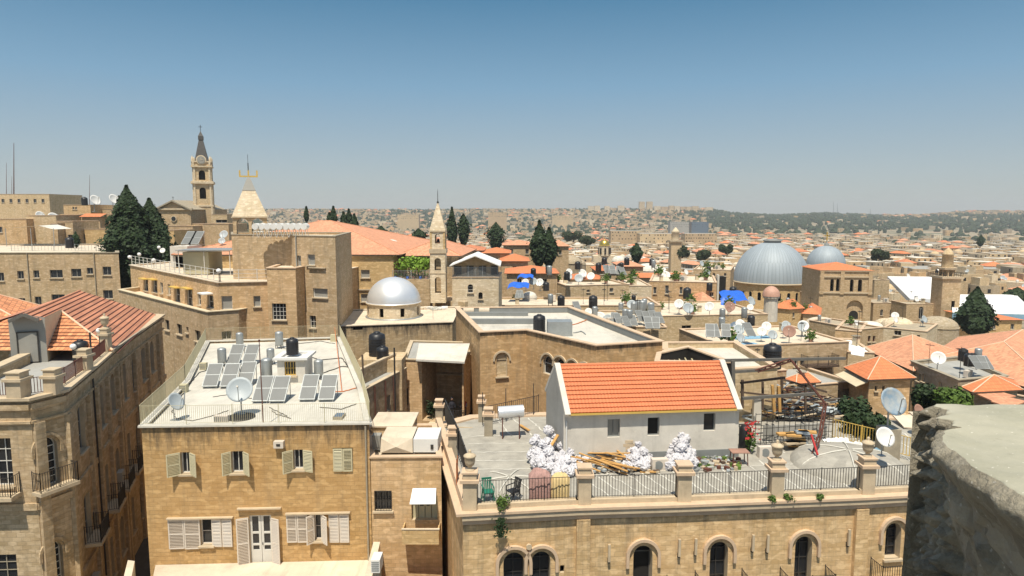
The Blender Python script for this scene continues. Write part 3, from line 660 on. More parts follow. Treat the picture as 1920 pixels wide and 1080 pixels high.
def on(px,py,h): p=H(px,py,h); return (p.x,p.y,p.z)
HR=10.9+.16
# ===== small roof gear prototypes =====
def proto_panel():
    t=thing('solar_collector',(0,0,0),None,'solar collector'); mb=MB(); Mx=Matrix.Rotation(R(38),3,'X'); c=Mx@Vector((0,1,0))
    mb.box((0,c.y,c.z+.15),(1.0,2.0,.09),'galv',M=Mx); mb.build('casing',t)
    for k in (-.5,.5):
        g=MB(); c=Mx@Vector((0,1+k*.97,.05)); g.box((0,c.y,c.z+.15),(.9,.9,.012),'panel_glass',M=Mx); g.build('glass',t)
    s=MB()
    for x in (-.42,.42): s.bar((x,1.55,0),(x,1.55,1.3),.04,.04,'galv'); s.bar((x,.05,.05),(x,1.55,.05),.04,.04,'galv'); s.bar((x,.05,.02),(x,.05,.2),.04,.04,'galv')
    s.build('stand',t); return t
def proto_boiler():
    t=thing('water_boiler',(0,0,0),None,'water boiler'); mb=MB(); mb.lathe((0,0,.22),[(.01,0),(.27,.01),(.29,.06),(.29,.92),(.27,.99),(.12,1.06),(.01,1.07)],'galv',14); mb.build('cylinder',t)
    s=MB(); [s.bar((a,b,0),(a,b,.3),.04,.04,'dark_metal') for a in (-.2,.2) for b in (-.2,.2)]; s.build('stand',t)
    s=MB(); s.path([(.1,-.2,.3),(.25,-.35,.1),(.6,-.35,.04)],.02,'dark_metal'); s.build('pipe',t); return t
def proto_tank(m='black_plastic',name='water_tank'):
    t=thing(name,(0,0,0),None,'water tank'); prof=[(.02,0),(.5,0)]; z=.03
    while z<1.15: prof+=[(.5,z),(.515,z+.04),(.5,z+.08)]; z+=.16
    prof+=[(.47,1.28),(.32,1.36),(.2,1.38)]; mb=MB(); mb.lathe((0,0,0),prof,m,18); mb.build('body',t)
    c=MB(); c.lathe((0,0,1.36),[(.2,0),(.21,.06),(.15,.1),(.01,.11)],m,12); c.build('lid',t); return t
def proto_dish(m='white_paint'):
    t=thing('satellite_dish',(0,0,0),None,'satellite dish'); mb=MB(); Mx=Matrix.Rotation(R(62),3,'X'); C0=Vector((0,0,1.0)); n=18; k=5; vs=[]
    for sgn,off in ((0,0.0),(1,-.025)):
        for j in range(k+1):
            for i in range(n):
                rr=.5*j/k; a=2*PI*i/n; v=Mx@Vector((rr*cos(a),rr*sin(a),.42*rr*rr*1.1+off)); vs.append(v+C0)
    fs=[]; 
    for j in range(k):
        for i in range(n): a=j*n+i;b=j*n+(i+1)%n; fs.append((a,b,b+n,a+n)); o=(k+1)*n; fs.append((a+o,a+n+o,b+n+o,b+o))
    o=(k+1)*n
    for i in range(n): a=k*n+i;b=k*n+(i+1)%n; fs.append((a,b,b+o,a+o))
    mb.add(vs,fs,m,True); mb.build('reflector',t)
    a=MB(); f=C0+Mx@Vector((0,0,.5)); lo=C0+Mx@Vector((0,-.48,.1)); a.bar(lo,f,.025,.025,'galv'); a.build('feed_arm',t)
    a=MB(); a.tube(f,f+Mx@Vector((0,0,.12)),.035,'plaster_white',8); a.build('feed_horn',t)
    a=MB(); a.tube((0,.12,0),(0,.12,.95),.03,'galv',8); a.bar((0,.12,.93),tuple(C0+Vector((0,.0,-.02))),.05,.05,'galv'); a.box((0,.12,.02),(.3,.3,.04),'galv'); a.build('mast',t); return t
PROTO['panel']=dict(o=proto_panel()); PROTO['boiler']=dict(o=proto_boiler()); PROTO['tank']=dict(o=proto_tank()); PROTO['dish']=dict(o=proto_dish()); PROTO['dish_grey']=dict(o=proto_dish('dish_grey')); PROTO['dish_rust']=dict(o=proto_dish('dish_rust'))
PROTO['dish_paint']=dict(o=proto_dish('dish_paint')); PROTO['wtank']=dict(o=proto_tank('white_paint'))
rh=math.atan2(HP[1].y-HP[0].y,HP[1].x-HP[0].x)
for (x,y,l) in [(393,729,'leftmost'),(426,729,'second from left'),(458,725,'third from left')]: place('panel',on(x,y,HR),rh+.05,.93,f'{l} of three pale collectors in the left front row','solar collectors on the hotel roof')
for (x,y,l) in [(436,686,'left of the two collectors at the back by the boilers'),(465,686,'right of the two collectors at the back by the boilers'),(487,757,'collector right behind the big grey dish, left of its pair'),(519,757,'collector right of the pole, right one of its pair'),(575,754,'left collector of the pair right of the white hut'),(611,754,'right collector of the pair right of the white hut')]: place('panel',on(x,y,HR),rh,.93,l+' on the hotel roof','solar collectors on the hotel roof')
for (x,y,s,l) in [(450,652,1,'grey boiler behind the back pair of collectors'),(524,653,1.1,'grey boiler behind the white stair hut'),(417,686,1.05,'dark grey boiler left of the back pair of collectors'),(508,683,.95,'grey boiler touching left side of white hut'),(501,714,1.2,'large grey boiler behind the front pair of collectors'),(598,711,1.05,'pale boiler behind right pair of collectors')]: place('boiler',on(x,y,HR),0,s,l,'boilers on the hotel roof')
# stair hut
def box_build(name,label,cat,px0,px1,ytop,ybot,h,depth,wm,rfm,over=.0,slab=.0,ops=None,rot=None,**k):
    a=H(px0,ybot,h); b=H(px1,ybot,h); d=(V2(b)-V2(a)); 
    if rot is not None: L=d.length; d=Vector((cos(rot),sin(rot)))*L
    b2=V2(a)+d; n=Vector((-d.y,d.x)).normalized()*depth; dep=(a.y+b.y)/2; zt=D((px0+px1)/2,ytop,dep).z
    q=[V2(a),b2,b2+n,V2(a)+n]; O={0:[op(q[0],q[1],*o[0],**o[1]) for o in (ops or [])]}
    t,_=building(name,label,cat,q,CH-h,zt,wm,rfm,O,par=k.get('par',.03),pt=.15,cope=k.get('cope',rfm),coped=max(.02,over),cop=max(.03,slab),rd=k.get('rd',.2)); return t,q,zt
t,q,zt=box_build('stair_hut','white rendered stair hut with barred window on the hotel roof','roof hut',521,572,674,719,HR,2.0,'plaster_white','white_paint',.22,.12,[((534,678,554,704),dict(win=dict(nx=4,ny=2,fm='brass_paint',grill=False)))],rot=rh)
place('tank',((q[0].x+q[2].x)/2-.15,(q[0].y+q[2].y)/2,zt+.12),0,.78,'black ribbed water tank on top of the white stair hut')
# big dish, small dish, grate, skylight, vents, pole, cables
place('dish_grey',on(452,778,HR),R(12),1.4,'big pale grey dish at the front edge of the hotel roof')
place('dish_grey',on(330,788,HR),R(75),1.0,'thin side-on dish at the left front of the hotel roof')
mb=MB(); c=on(452,783,HR); mb.lathe((c[0],c[1],c[2]+.02),[(.74,0),(.74,.05),(.68,.05),(.68,0)],'dark_metal',28)
for i in range(-6,7): x=i*.105; w=math.sqrt(max(0,.7**2-x*x)); mb.bar((c[0]+x,c[1]-w,c[2]+.04),(c[0]+x,c[1]+w,c[2]+.04),.035,.03,'dark_metal')
tag(mb.build('round_grate'),'round black slatted grate lying below the big grey dish','grate')
mb=MB(); c=on(633,787,HR); mb.box((c[0],c[1]+.35,c[2]+.08),(.52,.8,.16),'cut_stone_grey'); mb.box((c[0],c[1]+.35,c[2]+.165),(.42,.68,.02),'panel_blue'); tag(mb.build('skylight'),'small square skylight at the right front of the hotel roof','skylight')
mb=MB(); c=on(412,793,HR)
mb.box((c[0],c[1]+.25,c[2]),(.72,.3,.34),'shutter_white',z0=True); [mb.box((c[0]-.3+.1*i,c[1]+.09,c[2]+.17),(.05,.03,.26),'curb_grey') for i in range(7)]; tag(mb.build('air_conditioner'),'low slatted air conditioner left of the round grate','air conditioner')
for x,y,l in ((382,693,'small beige box by the left railing'),(345,735,'small grey vent box beside the left railing of the hotel roof')):
    mb=MB(); c=on(x,y,HR); mb.box(c,(.45,.35,.5),'shutter_cream',z0=True); [mb.box((c[0],c[1]-.18,c[2]+.1+.1*i),(.36,.02,.03),'curb_grey') for i in range(4)]; tag(mb.build('vent_box'),l if 'hotel' in l else l+' of the hotel roof','vent box')
mb=MB(); a=H(494,800,HR); top=D(486,641,a.y+.2); mb.tube(a,top,.035,'rust_iron',8,.02); mb.tube(top,(top.x,top.y,top.z+.12),.05,'rust_iron',8); tag(mb.build('roof_pole'),'tall thin rusty pole at the front edge of the hotel roof','pole')
rnd=random.Random(4)
def cable(pts,h,r,m,lab,sag=0):
    mb=MB(); out=[]; P=[Vector(on(x,y,h)) for x,y in pts]
    for a,b in zip(P,P[1:]):
        for k in range(6): s=k/6; out.append(a.lerp(b,s)+Vector((rnd.uniform(-.05,.05),rnd.uniform(-.05,.05),r+.01)))
    out.append(P[-1]+Vector((0,0,r))); mb.path(out,r,m,5); tag(mb.build('cable'),lab,'cable')
cable([(607,700),(640,688),(665,690),(672,705)],HR,.03,'dark_metal','thick black hose curling to the right railing behind the pale boiler')
cable([(633,641),(650,660),(668,690)],HR,.035,'galv','grey conduit along the back right railing of the hotel roof')
cable([(622,735),(645,735),(668,728)],HR,.03,'flag_orange','orange hose lying right of the right pair of collectors')
cable([(505,765),(528,775),(545,785),(520,778),(510,770)],HR,.02,'wood_grey','loose grey cable loop in front of the hotel collectors')
cable([(340,745),(356,720),(372,700),(400,690)],HR,.025,'dark_metal','dark cable running along the left railing of the hotel roof')
cable([(322,770),(330,785),(360,790),(400,780),(428,770)],HR,.02,'wood_grey','cable snaking from the side-on dish to the big dish')
mb=MB(); a=H(628,632,HR); b=H(641,735,HR); mb.tube(a+Vector((0,0,.9)),b+Vector((0,0,.1)),.025,'flag_orange'); tag(mb.build('pipe'),'long rusty orange pipe leaning across the right of the hotel roof','pipe')
mb=MB(); c=H(626,640,HR); mb.box(c,(.5,.4,.6),'shutter_cream',z0=True); tag(mb.build('roof_box'),'small cream box at the back right corner of the hotel roof','box')
cable([(400,745),(440,738),(470,748),(500,742)],HR,.02,'wood_grey','thin cable lying between the two rows of collectors on the hotel roof')
cable([(520,640),(560,645),(600,640),(628,645)],HR,.022,'dark_metal','dark cable along the back edge of the hotel roof')
cable([(575,668),(600,676),(640,672),(655,690)],HR,.03,'dark_metal','dark hose running from white hut to right railing of the hotel')
cable([(380,660),(372,690),(350,720),(345,760)],HR,.03,'galv','grey pipe following the left railing of the hotel roof')
cable([(600,765),(640,768),(668,758)],HR,.025,'wood_grey','cable right of the last collector on the hotel roof')
# terrace at the foot of the hotel
def slab(name,label,cat,pts,h,thick,m,kind=None):
    mb=MB(); P=ccw([V2(H(x,y,h)) for x,y in pts]); mb.prism(P,CH-h-thick,CH-h,m,bot=True); return tag(mb.build(name),label,cat,None,kind)
A,B=HP[0],HP[1]
mb=MB(); q=[(A.x+.3,A.y-.005,),(B.x+.1,B.y-.005),(B.x+1.1,22),(A.x+5.2,22)]; mb.prism(q,0,CH-18.35,'roof_cream',bot=True); tag(mb.build('hotel_terrace'),'cream paved terrace at the foot of the golden hotel','terrace')
mb=MB(); mb.prism(ccw([(A.x-.6,A.y-.9),(A.x-.2,A.y-1.0),(A.x+4.9,21.5),(A.x+4.4,21.5)]),0,CH-17.6,'plaster_cream','roof_cream'); tag(mb.build('terrace_wall'),'cream topped wall along the left side of the hotel terrace','wall')
mb=MB(); mb.prism(ccw([(B.x+.15,B.y-.3),(B.x+.5,B.y-.3),(B.x+1.5,21.5),(B.x+1.1,21.5)]),0,CH-17.2,'plaster_cream','roof_cream'); tag(mb.build('terrace_wall'),'thin pale wall along the right side of the hotel terrace','wall')
# ===== lower annex right of the hotel =====
a,dr,nn,L=frame2(HP[0],HP[1]); B=HP[1]; E=D(827,860,34.6); E=Vector((E.x,E.y)); z1=CH-12.75
Q=[V2(B)+Vector((.02,.05)),E,E+Vector((-.9,5.5)),V2(B)+Vector((-1.2,5.5))]
ops=[op(Q[0],Q[1],703,920,734,957,win=dict(nx=3,ny=2,fm='dark_metal',grill=True)),op(Q[0],Q[1],772,930,820,975,rd=.35)]
annex,Q=building('annex_building','tan stone annex between hotel and arched building with small balcony','building',Q,0,z1,'stone_gold','roof_cream',{0:ops},par=.15,pt=.2,cope='pink_coping',coped=.08)
a,dr,nn,L=frame2(Q[0],Q[1]); o=ops[1]; q=lambda u,z,e:P3(a,dr,nn,u,z,e); d=MB()
for i in range(4):
    u=o['u0']+(o['u1']-o['u0'])*(i+.5)/4; w=(o['u1']-o['u0'])/4-.03; d.box(q(u,(o['v0']+o['v1'])/2,-.3),(w,.05,o['v1']-o['v0']),'shutter_cream'); 
    if i in (1,2): d.box(q(u,o['v1']-.4,-.27),(w*.6,.03,.5),'glass_dark')
d.build('door',annex)
c0=plane_uv(Q[0],Q[1],758,972); c1=plane_uv(Q[0],Q[1],826,1008); s=MB(); zt=c0[1]-.2; zb=c1[1]+.1
s.box(q((c0[0]+c1[0])/2,(zt+zb)/2,.9),(c1[0]-c0[0],.07,zt-zb),'stone_yellow'); [s.box(q(u,(zt+zb)/2,.45),(.07,.86,zt-zb),'stone_yellow') for u in (c0[0]+.03,c1[0]-.03)]; s.box(q((c0[0]+c1[0])/2,zb+.05,.43),(c1[0]-c0[0]-.14,.86,.1),'plaster_cream'); s.box(q((c0[0]+c1[0])/2,zt+.03,.9),(c1[0]-c0[0]+.06,.12,.05),'roof_cream'); s.build('balcony',annex)
s=MB(); y0=plane_uv(Q[0],Q[1],796,915)[1]; u0=plane_uv(Q[0],Q[1],774,920)[0]; u1=plane_uv(Q[0],Q[1],818,920)[0]; s.add([q(u0,y0,.02),q(u1,y0,.02),q(u1+.05,y0-.42,1.0),q(u0-.05,y0-.42,1.0),q(u0,y0-.04,.02),q(u1,y0-.04,.02),q(u1+.05,y0-.46,1.0),q(u0-.05,y0-.46,1.0)],[(0,3,2,1),(4,5,6,7),(2,3,7,6),(0,4,7,3),(1,2,6,5)],'membrane'); s.build('canopy',annex)
# water cistern covers on annex roof
mb=MB(); c=D(745,858,36); a0=D(716,858,35.6); a1=D(776,858,35.6); zt=D(745,826,36).z; w=a1.x-a0.x
vs=[(a0.x,35.2,z1),(a1.x,35.2,z1),(a1.x,37.4,z1),(a0.x,37.4,z1),(a0.x+.02,35.4,z1+.75),(a1.x-.02,35.4,z1+.75),(a1.x-.02,37.2,z1+.8),(a0.x+.02,37.2,z1+.8),((a0.x+a1.x)/2,35.05,z1+.38)]
mb.add(vs,[(0,1,8),(1,5,8),(5,4,8),(4,0,8),(1,2,6,5),(2,3,7,6),(3,0,4,7),(4,5,6,7)],'roof_cream'); tag(mb.build('cistern_box'),'cream sheet-metal box with crossed creases on the annex roof','tank box')
mb=MB(); a0=D(777,858,35.6); a1=D(822,856,35.6); mb.box(((a0.x+a1.x)/2,36.3,z1),(a1.x-a0.x,2.0,.72),'white_paint',z0=True); mb.box((a1.x-.3,35.28,z1+.3),(.15,.04,.25),'dark_metal'); tag(mb.build('cistern_box'),'plain white box with dark hatch on the annex roof','tank box')
mb=MB(); a0=D(702,858,35.6); mb.box((a0.x+.1,35.9,z1),(.45,.5,.8),'shutter_grey',z0=True); tag(mb.build('roof_box'),'small grey green box left of the creased cream box','box')
# lower yard under the annex balcony
mb=MB(); a0=D(703,1000,33); mb.box((a0.x+1.9,32.2,0),(3.6,3.0,CH-18.9),'stone_gold',z0=True); tag(mb.build('yard_block'),'low stone block in the shaded yard below the annex balcony','wall')
rn=random.Random(8); mb=MB()
for i in range(46): mb.box((a0.x+2.3+rn.uniform(-.8,.9),32+rn.uniform(-.7,.7),CH-18.9+rn.uniform(.02,.25)),(rn.uniform(.2,.9),rn.uniform(.08,.3),rn.uniform(.03,.2)),rn.choice(['timber_dark','wood_grey','plaster_white','stripe_white']),rz=rn.uniform(0,3))
tag(mb.build('rubbish_heap'),'heap of scrap boards and rubbish in the yard below the annex balcony','rubbish',None,'stuff')
for k,(x,y,d) in enumerate(((707,1046,30.5),)):
    mb=MB(); p=D(x,y+20,d); mb.box((p.x,p.y,p.z),(.42,.8,.62),'white_paint',z0=True); [mb.box((p.x,p.y-.41,p.z+.12+.1*i),(.34,.02,.04),'curb_grey') for i in range(5)]; mb.box((p.x,p.y,p.z-5),(.3,.5,5),'cut_stone_grey',z0=True); tag(mb.build('air_conditioner'),'white air conditioner at the bottom right of the hotel terrace','air conditioner')

def proto_antenna():
    t=thing('tv_antenna',(0,0,0),None,'antenna'); s=MB(); s.tube((0,0,0),(0,0,2.4),.025,'dark_metal',5); s.build('mast',t); s=MB(); s.bar((0,-.5,2.2),(0,.5,2.2),.03,.03,'dark_metal'); [s.bar((-.3+.03*abs(i),i*.15,2.2),(.3-.03*abs(i),i*.15,2.2),.02,.02,'dark_metal') for i in range(-3,4)]; s.build('yagi',t); return t
def proto_vent():
    t=thing('roof_vent',(0,0,0),None,'vent'); s=MB(); s.box((0,0,0),(.5,.5,.8),'plaster_cream',z0=True); s.build('shaft',t); s=MB(); s.box((0,0,.95),(.7,.7,.07),'cut_stone_grey'); [s.bar((a,b,.8),(a,b,.95),.06,.06,'cut_stone_grey') for a in (-.2,.2) for b in (-.2,.2)]; s.build('cap',t); return t
def proto_ac():
    t=thing('roof_air_conditioner',(0,0,0),None,'air conditioner'); s=MB(); s.box((0,0,.1),(.9,.4,.7),'shutter_white',z0=True); s.build('casing',t); s=MB(); s.tube((-.1,-.2,.45),(-.1,-.23,.45),.26,'curb_grey',14); s.build('fan_grille',t); return t
def proto_shrub():
    t=thing('potted_shrub',(0,0,0),None,'plant'); s=MB(); s.lathe((0,0,0),[(.2,0),(.28,.4),(.26,.42)],'dish_rust',10); s.build('pot',t); s=MB(); r_=random.Random(5); leafcloud(s,[((r_.gauss(0,.28),r_.gauss(0,.28),.4+abs(r_.gauss(.3,.3))),(r_.gauss(0,1),r_.gauss(0,1),.5)) for _ in range(150)],.13,'leaf_green',r_); s.build('leaves',t); return t
PROTO['antenna']=dict(o=proto_antenna()); PROTO['vent']=dict(o=proto_vent()); PROTO['ac']=dict(o=proto_ac()); PROTO['shrub']=dict(o=proto_shrub())
# ===== shaded street building with red metal roof (left) =====
h=9.2; z1=CH-h
LP=[H(-150,752,h),H(55,749,h),H(88,744,h),H(118,734,h),H(172,690,h),H(217,651,h),H(303,592,h)]; LP=[V2(p) for p in LP]
LP2=LP+[LP[-1]+Vector((-14,3)),LP[0]+Vector((-6,25))]
ops={}
A,B=LP2[0],LP2[1]; ops[0]=[op(A,B,-22,822,19,912,win=dict(nx=3,ny=4)),op(A,B,-26,1040,30,1100,rd=.15,win=dict(nx=3,ny=4,fm='cut_stone_grey'))]
A,B=LP2[1],LP2[2]; ops[1]=[op(A,B,74,822,104,912,arch=1,win=dict(nx=2,ny=4),rd=.3)] if 0 else []
# the rounded corner carries an arched french window on each floor
A,B=LP2[1],LP2[3]; LPc=[LP2[0],LP2[1],LP2[3]]+LP2[4:]
ops[1]=[op(A,B,73,820,106,912,arch=1,win=dict(nx=2,ny=5),rd=.3),op(A,B,87,1016,116,1100,arch=1,win=dict(nx=3,ny=5),rd=.3)]
for i in (2,3,4):
    A,B=LPc[i],LPc[i+1]; L=(B-A).length; n=max(1,int(L/2.9)); ops[i]=[]
    for j in range(n):
        u=L*(j+.5)/n
        for zt in (z1-1.5,z1-6.6,z1-11.4): ops[i].append(dict(u0=u-.62,u1=u+.62,v0=zt-2.6,v1=zt,arch=1 if j%2 else .35,win=dict(nx=2,ny=3,fm='shutter_grey')))
Lb,_=building('street_building','shaded old stone building with red metal roof and iron balconies on the left','building',LPc,0,z1,'stone_old','roof_grey',ops,par=.55,pt=.35,cope='cut_stone',coped=.28,cop=.12,rd=.3)
# string courses, pilasters
s=MB()
for i in range(5):
    a,dr,nn,L=frame2(LPc[i],LPc[i+1])
    for z,w,hh in ((z1-1.15,.16,.12),(z1-.35,.2,.3),(z1-5.5,.14,.35),(z1-10.4,.14,.3)): s.box(P3(a,dr,nn,L/2,z,w/2-.01),(L+.08,w,hh),'stone_old',rz=math.atan2(dr.y,dr.x))
s.build('string_course',Lb)
s=MB()
for i,us in ((1,[.3]),(2,[.2,4.2]),(3,[.3,3.2,6.2]),(4,[.3,4.4,8.6,12.6])):
    a,dr,nn,L=frame2(LPc[i],LPc[i+1])
    for u in us:
        if u<L: s=MB(); s.box(P3(a,dr,nn,u,(z1-1.2)/2,.1),(.5,.22,z1-1.25),'stone_old',rz=math.atan2(dr.y,dr.x)); s.build('pilaster',Lb)
def balcony(par,A,B,u0,u1,z,d,name='balcony',m='cut_stone',h=1.0):
    a,dr,nn,L=frame2(A,B); s=MB(); rz=math.atan2(dr.y,dr.x); s.box(P3(a,dr,nn,(u0+u1)/2,z-.1,d/2),(u1-u0,d,.18),m,rz=rz); b=s.build(name,par)
    r=MB(); q=lambda u,e:P3(a,dr,nn,u,z,e); railing(r,[q(u0+.05,.02),q(u0+.05,d-.06),q(u1-.05,d-.06),q(u1-.05,.02)],h,'dark_metal',.12,.01,1.2,.02); r.build('railing',b); return b
o=ops[1][0]; balcony(Lb,LPc[1],LPc[2],o['u0']-.35,o['u1']+.6,o['v0'],.7); o=ops[0][0]; balcony(Lb,LPc[0],LPc[1],o['u0']-.4,o['u1']+.35,o['v0']-.3,.8)
for i in (2,3,4):
    for k,o in enumerate(ops[i]):
        if (k%3)==1 : balcony(Lb,LPc[i],LPc[i+1],o['u0']-.4,o['u1']+.4,o['v0'],.85)
for o in ops[1]:
    s=MB(); o2=dict(o); o2['gap']=.12; hood(s,LPc[1],LPc[2],o2,.14,.1,'stone_old',.35); s.build('hood_mould',Lb)
s=MB(); a,dr,nn,L=frame2(LPc[2],LPc[3]); s.tube(P3(a,dr,nn,L-.4,3,.12),P3(a,dr,nn,L-.4,z1+2.2,.12),.06,'dark_metal'); s.build('downpipe',Lb)
def arccond(par,A,B,u,z):
    a,dr,nn,L=frame2(A,B); s=MB(); s.box(P3(a,dr,nn,u,z,.25),(.8,.35,.6),'plaster_grey',rz=math.atan2(dr.y,dr.x)); s.build('air_conditioner',par)
arccond(Lb,LPc[2],LPc[3],2.4,z1-11.6); arccond(Lb,LPc[3],LPc[4],4.4,z1-8.3)
# parapet piers with stone caps, railings between
def pier(x,y,hh,label,w=.62,hz=h,urn=False,m='cut_stone',dd=0,capm='cut_stone'):
    p=H(x,y,hz); t=thing('parapet_pier',(p.x,p.y+dd,CH-hz),label,'pier','stone piers along the roof parapets'); c=(p.x,p.y+dd,CH-hz); s=MB(); s.box(c,(w,w,hh),m,z0=True); s.build('shaft',t)
    s=MB(); s.box((c[0],c[1],c[2]+hh),(w+.22,w+.22,.14),capm,z0=True); s.box((c[0],c[1],c[2]+hh+.14),(w-.04,w-.04,.26),capm,z0=True); s.box((c[0],c[1],c[2]+hh+.4),(w+.06,w+.06,.06),capm,z0=True); s.build('cap',t)
    if urn: s=MB(); s.lathe((c[0],c[1],c[2]+hh+.46),[(.2,0),(.2,.05),(.09,.12),(.1,.18),(.2,.27),(.24,.42),(.24,.6),(.29,.64),(.28,.7),(.14,.78),(.05,.82),(.08,.88),(.05,.95),(.01,.97)],m,14); s.build('urn',t)
    return c
g='red metal roofed building'
P=[pier(36,748,.95,'first stone pier from the left on the shaded building parapet',.72,h),pier(101,738,.85,'second stone pier from the left on the shaded building parapet',.62,h),pier(160,697,.9,'third stone pier from the left, beside the black tank',.6,h),pier(200,662,1.2,'tall stone pier with urn before the red metal roof',.5,h,True)]
mb=MB(); zz=z1+.12; pts=[(LPc[0].x,LPc[0].y+.2,zz)]+[(c[0],c[1],zz) for c in P]; railing(mb,[(P[0][0]-6,P[0][1],zz)]+pts[1:],.85,'rust_iron',.13,.012,2,.025); tag(mb.build('roof_railing'),'rusty iron railing between stone piers on the shaded building','railing')
def lamp(x,y,dep,hh,label,r=.17):
    p=D(x,y,dep); t=thing('globe_lamp',(p.x,p.y,p.z-hh),label,'lamp','white globe lamps'); s=MB(); s.lathe((p.x,p.y,p.z-r),[(r*math.sin(PI*i/8)+.001,r*(1-cos(PI*i/8))) for i in range(9)],'membrane',12); s.build('globe',t); s=MB(); s.tube((p.x,p.y,p.z-hh),(p.x,p.y,p.z-r+.01),.03,'dark_metal'); s.build('post',t)
lamp(137,650,38.5,1.1,'white globe lamp in front of the black tank on the left'); lamp(185,620,44,1.1,'white globe lamp beside the pier with the urn')
p=H(134,682,h+.5); place('tank',(p.x,p.y+1,p.z),0,.95,'black water tank on the shaded building terrace behind a globe lamp')
# roofs
mb=MB(); ze=CH-9.3; E0=V2(H(212,658,9.3)); E1=V2(H(303,593,9.3)); hr=6.5
Rf=H(44,590,hr); Rb=H(150,545,hr); e1=H(304,593,9.3); pn=(Rb-Rf).cross(e1-Rf).normalized()
def onpl(px,py): d_=ray(px,py); o_=Vector((0,0,CH)); return o_+d_*((Rf-o_).dot(pn)/d_.dot(pn))
Ed=onpl(73,601); Vv=onpl(116,584); k0=onpl(212,657); w0=Vector((-38.5,k0.y,k0.z)); hn=(k0-w0).cross(Vv-w0).normalized(); dd_=(Rb-Rf); Ax=Rf+dd_*((w0-Rf).dot(hn)/dd_.dot(hn)); 
mb.poly([Rf,Ed,Vv,k0,e1,Rb],'rust_metal'); e2=Rb*2-e1; e2=Vector((e2.x,e2.y+6,e1.z)); lw=Vector((w0.x-1,w0.y,w0.z)); mb.poly([Rb,e2,lw,Ax],'rust_metal'); mb.poly([e1,e2,Rb],'stone_old'); mb.poly([w0,k0,Ax],'tile_mixed')
def onseg(a,b,z): return a.lerp(b,(z-a.z)/(b.z-a.z))
for i in range(1,17):
    z=e1.z+(Rb.z-e1.z)*i/17; A_=onseg(e1,Rb,z); B_=onseg(k0,Vv,z) if z<Vv.z else onseg(Ed,Rf,z); mb.bar(B_+Vector((0,0,.02)),A_+Vector((0,0,.02)),.06,.05,'rust_iron')
mb.tube(Rf,Rb,.09,'rust_metal'); mb.tube(k0,Vv,.08,'ridge_mortar'); mb.bar(k0,e1,.14,.16,'cut_stone_grey')
for i in range(1,14): f=i/14; mb.bar(w0.lerp(Ax,f)+Vector((0,0,.02)),k0.lerp(Ax,f)+Vector((0,0,.02)),.05,.045,'rust_iron')
R2=Ax
mb.build('roof',Lb)
# dormer
dm=MB(); ax_=(Rb-Rf); ax_.z=0; ax_.normalize(); sd_=Vector((ax_.y,-ax_.x,0)); F0=Rf+ax_*.5; hw=1.0; zb=CH-9.75; wz=Ed.z+.12
fr=lambda u,e,z:(F0.x+sd_.x*u+ax_.x*e,F0.y+sd_.y*u+ax_.y*e,z)
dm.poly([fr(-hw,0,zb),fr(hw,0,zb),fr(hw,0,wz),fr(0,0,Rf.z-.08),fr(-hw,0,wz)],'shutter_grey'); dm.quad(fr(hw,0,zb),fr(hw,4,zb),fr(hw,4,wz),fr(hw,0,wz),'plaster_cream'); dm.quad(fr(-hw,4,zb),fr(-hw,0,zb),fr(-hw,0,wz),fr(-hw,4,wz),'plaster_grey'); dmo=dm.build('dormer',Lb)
dm=MB(); rzd=math.atan2(sd_.y,sd_.x); dm.box(fr(0,-.05,zb+1.05),(1.05,.08,2.0),'shutter_grey',rz=rzd); [dm.box(fr(0,-.1,zb+1.05+k),(1.2,.06,.08),'dark_metal',rz=rzd) for k in (-1,1)]; [dm.box(fr(k,-.1,zb+1.05),(.07,.06,2.0),'dark_metal',rz=rzd) for k in (-.56,.56)]; dm.build('hatch',dmo)
dm=MB(); hwE=(Ed-Rf).dot(sd_); LE=Vector(fr(-hwE,-.5,Ed.z)); LB=Vector(fr(-hwE,5,Ed.z)); Tp=Vector((0,0,.02)); dm.quad(LE+Tp,Rf+Tp,Rf+ax_*5.5+Tp,LB+Tp,'rust_metal'); dm.bar(Rf,LE,.12,.2,'wood_grey'); dm.bar(Rf,Ed,.12,.2,'wood_grey'); dm.build('dormer_roof',dmo)
mb=MB(); p=H(72,664,9.75); mb.lathe((p.x,p.y-.2,CH-9.75),[(.32,0),(.3,.4),(.2,.8),(.12,1.15),(.02,1.3)],'stripe_white',9); mb.box((p.x-.6,p.y-.5,CH-9.75),(1.8,.5,.16),'stripe_white',z0=True); tag(mb.build('white_sack'),'white plastic sheeting bundled against the roof dormer','sheeting')
# tiled hip roofs behind on the far left
mb=MB(); q=[D(-120,600,50),D(45,600,50),D(70,580,60),D(-120,580,60)]; zz=CH-8.3; mb.prism([V2(p) for p in q],0,zz,'stone_old'); hiproof(mb,[V2(p) for p in q],zz,1.7,.9,.3,'tile_mixed'); tag(mb.build('tiled_house'),'old orange tiled roof at the left edge behind the dormer','house')
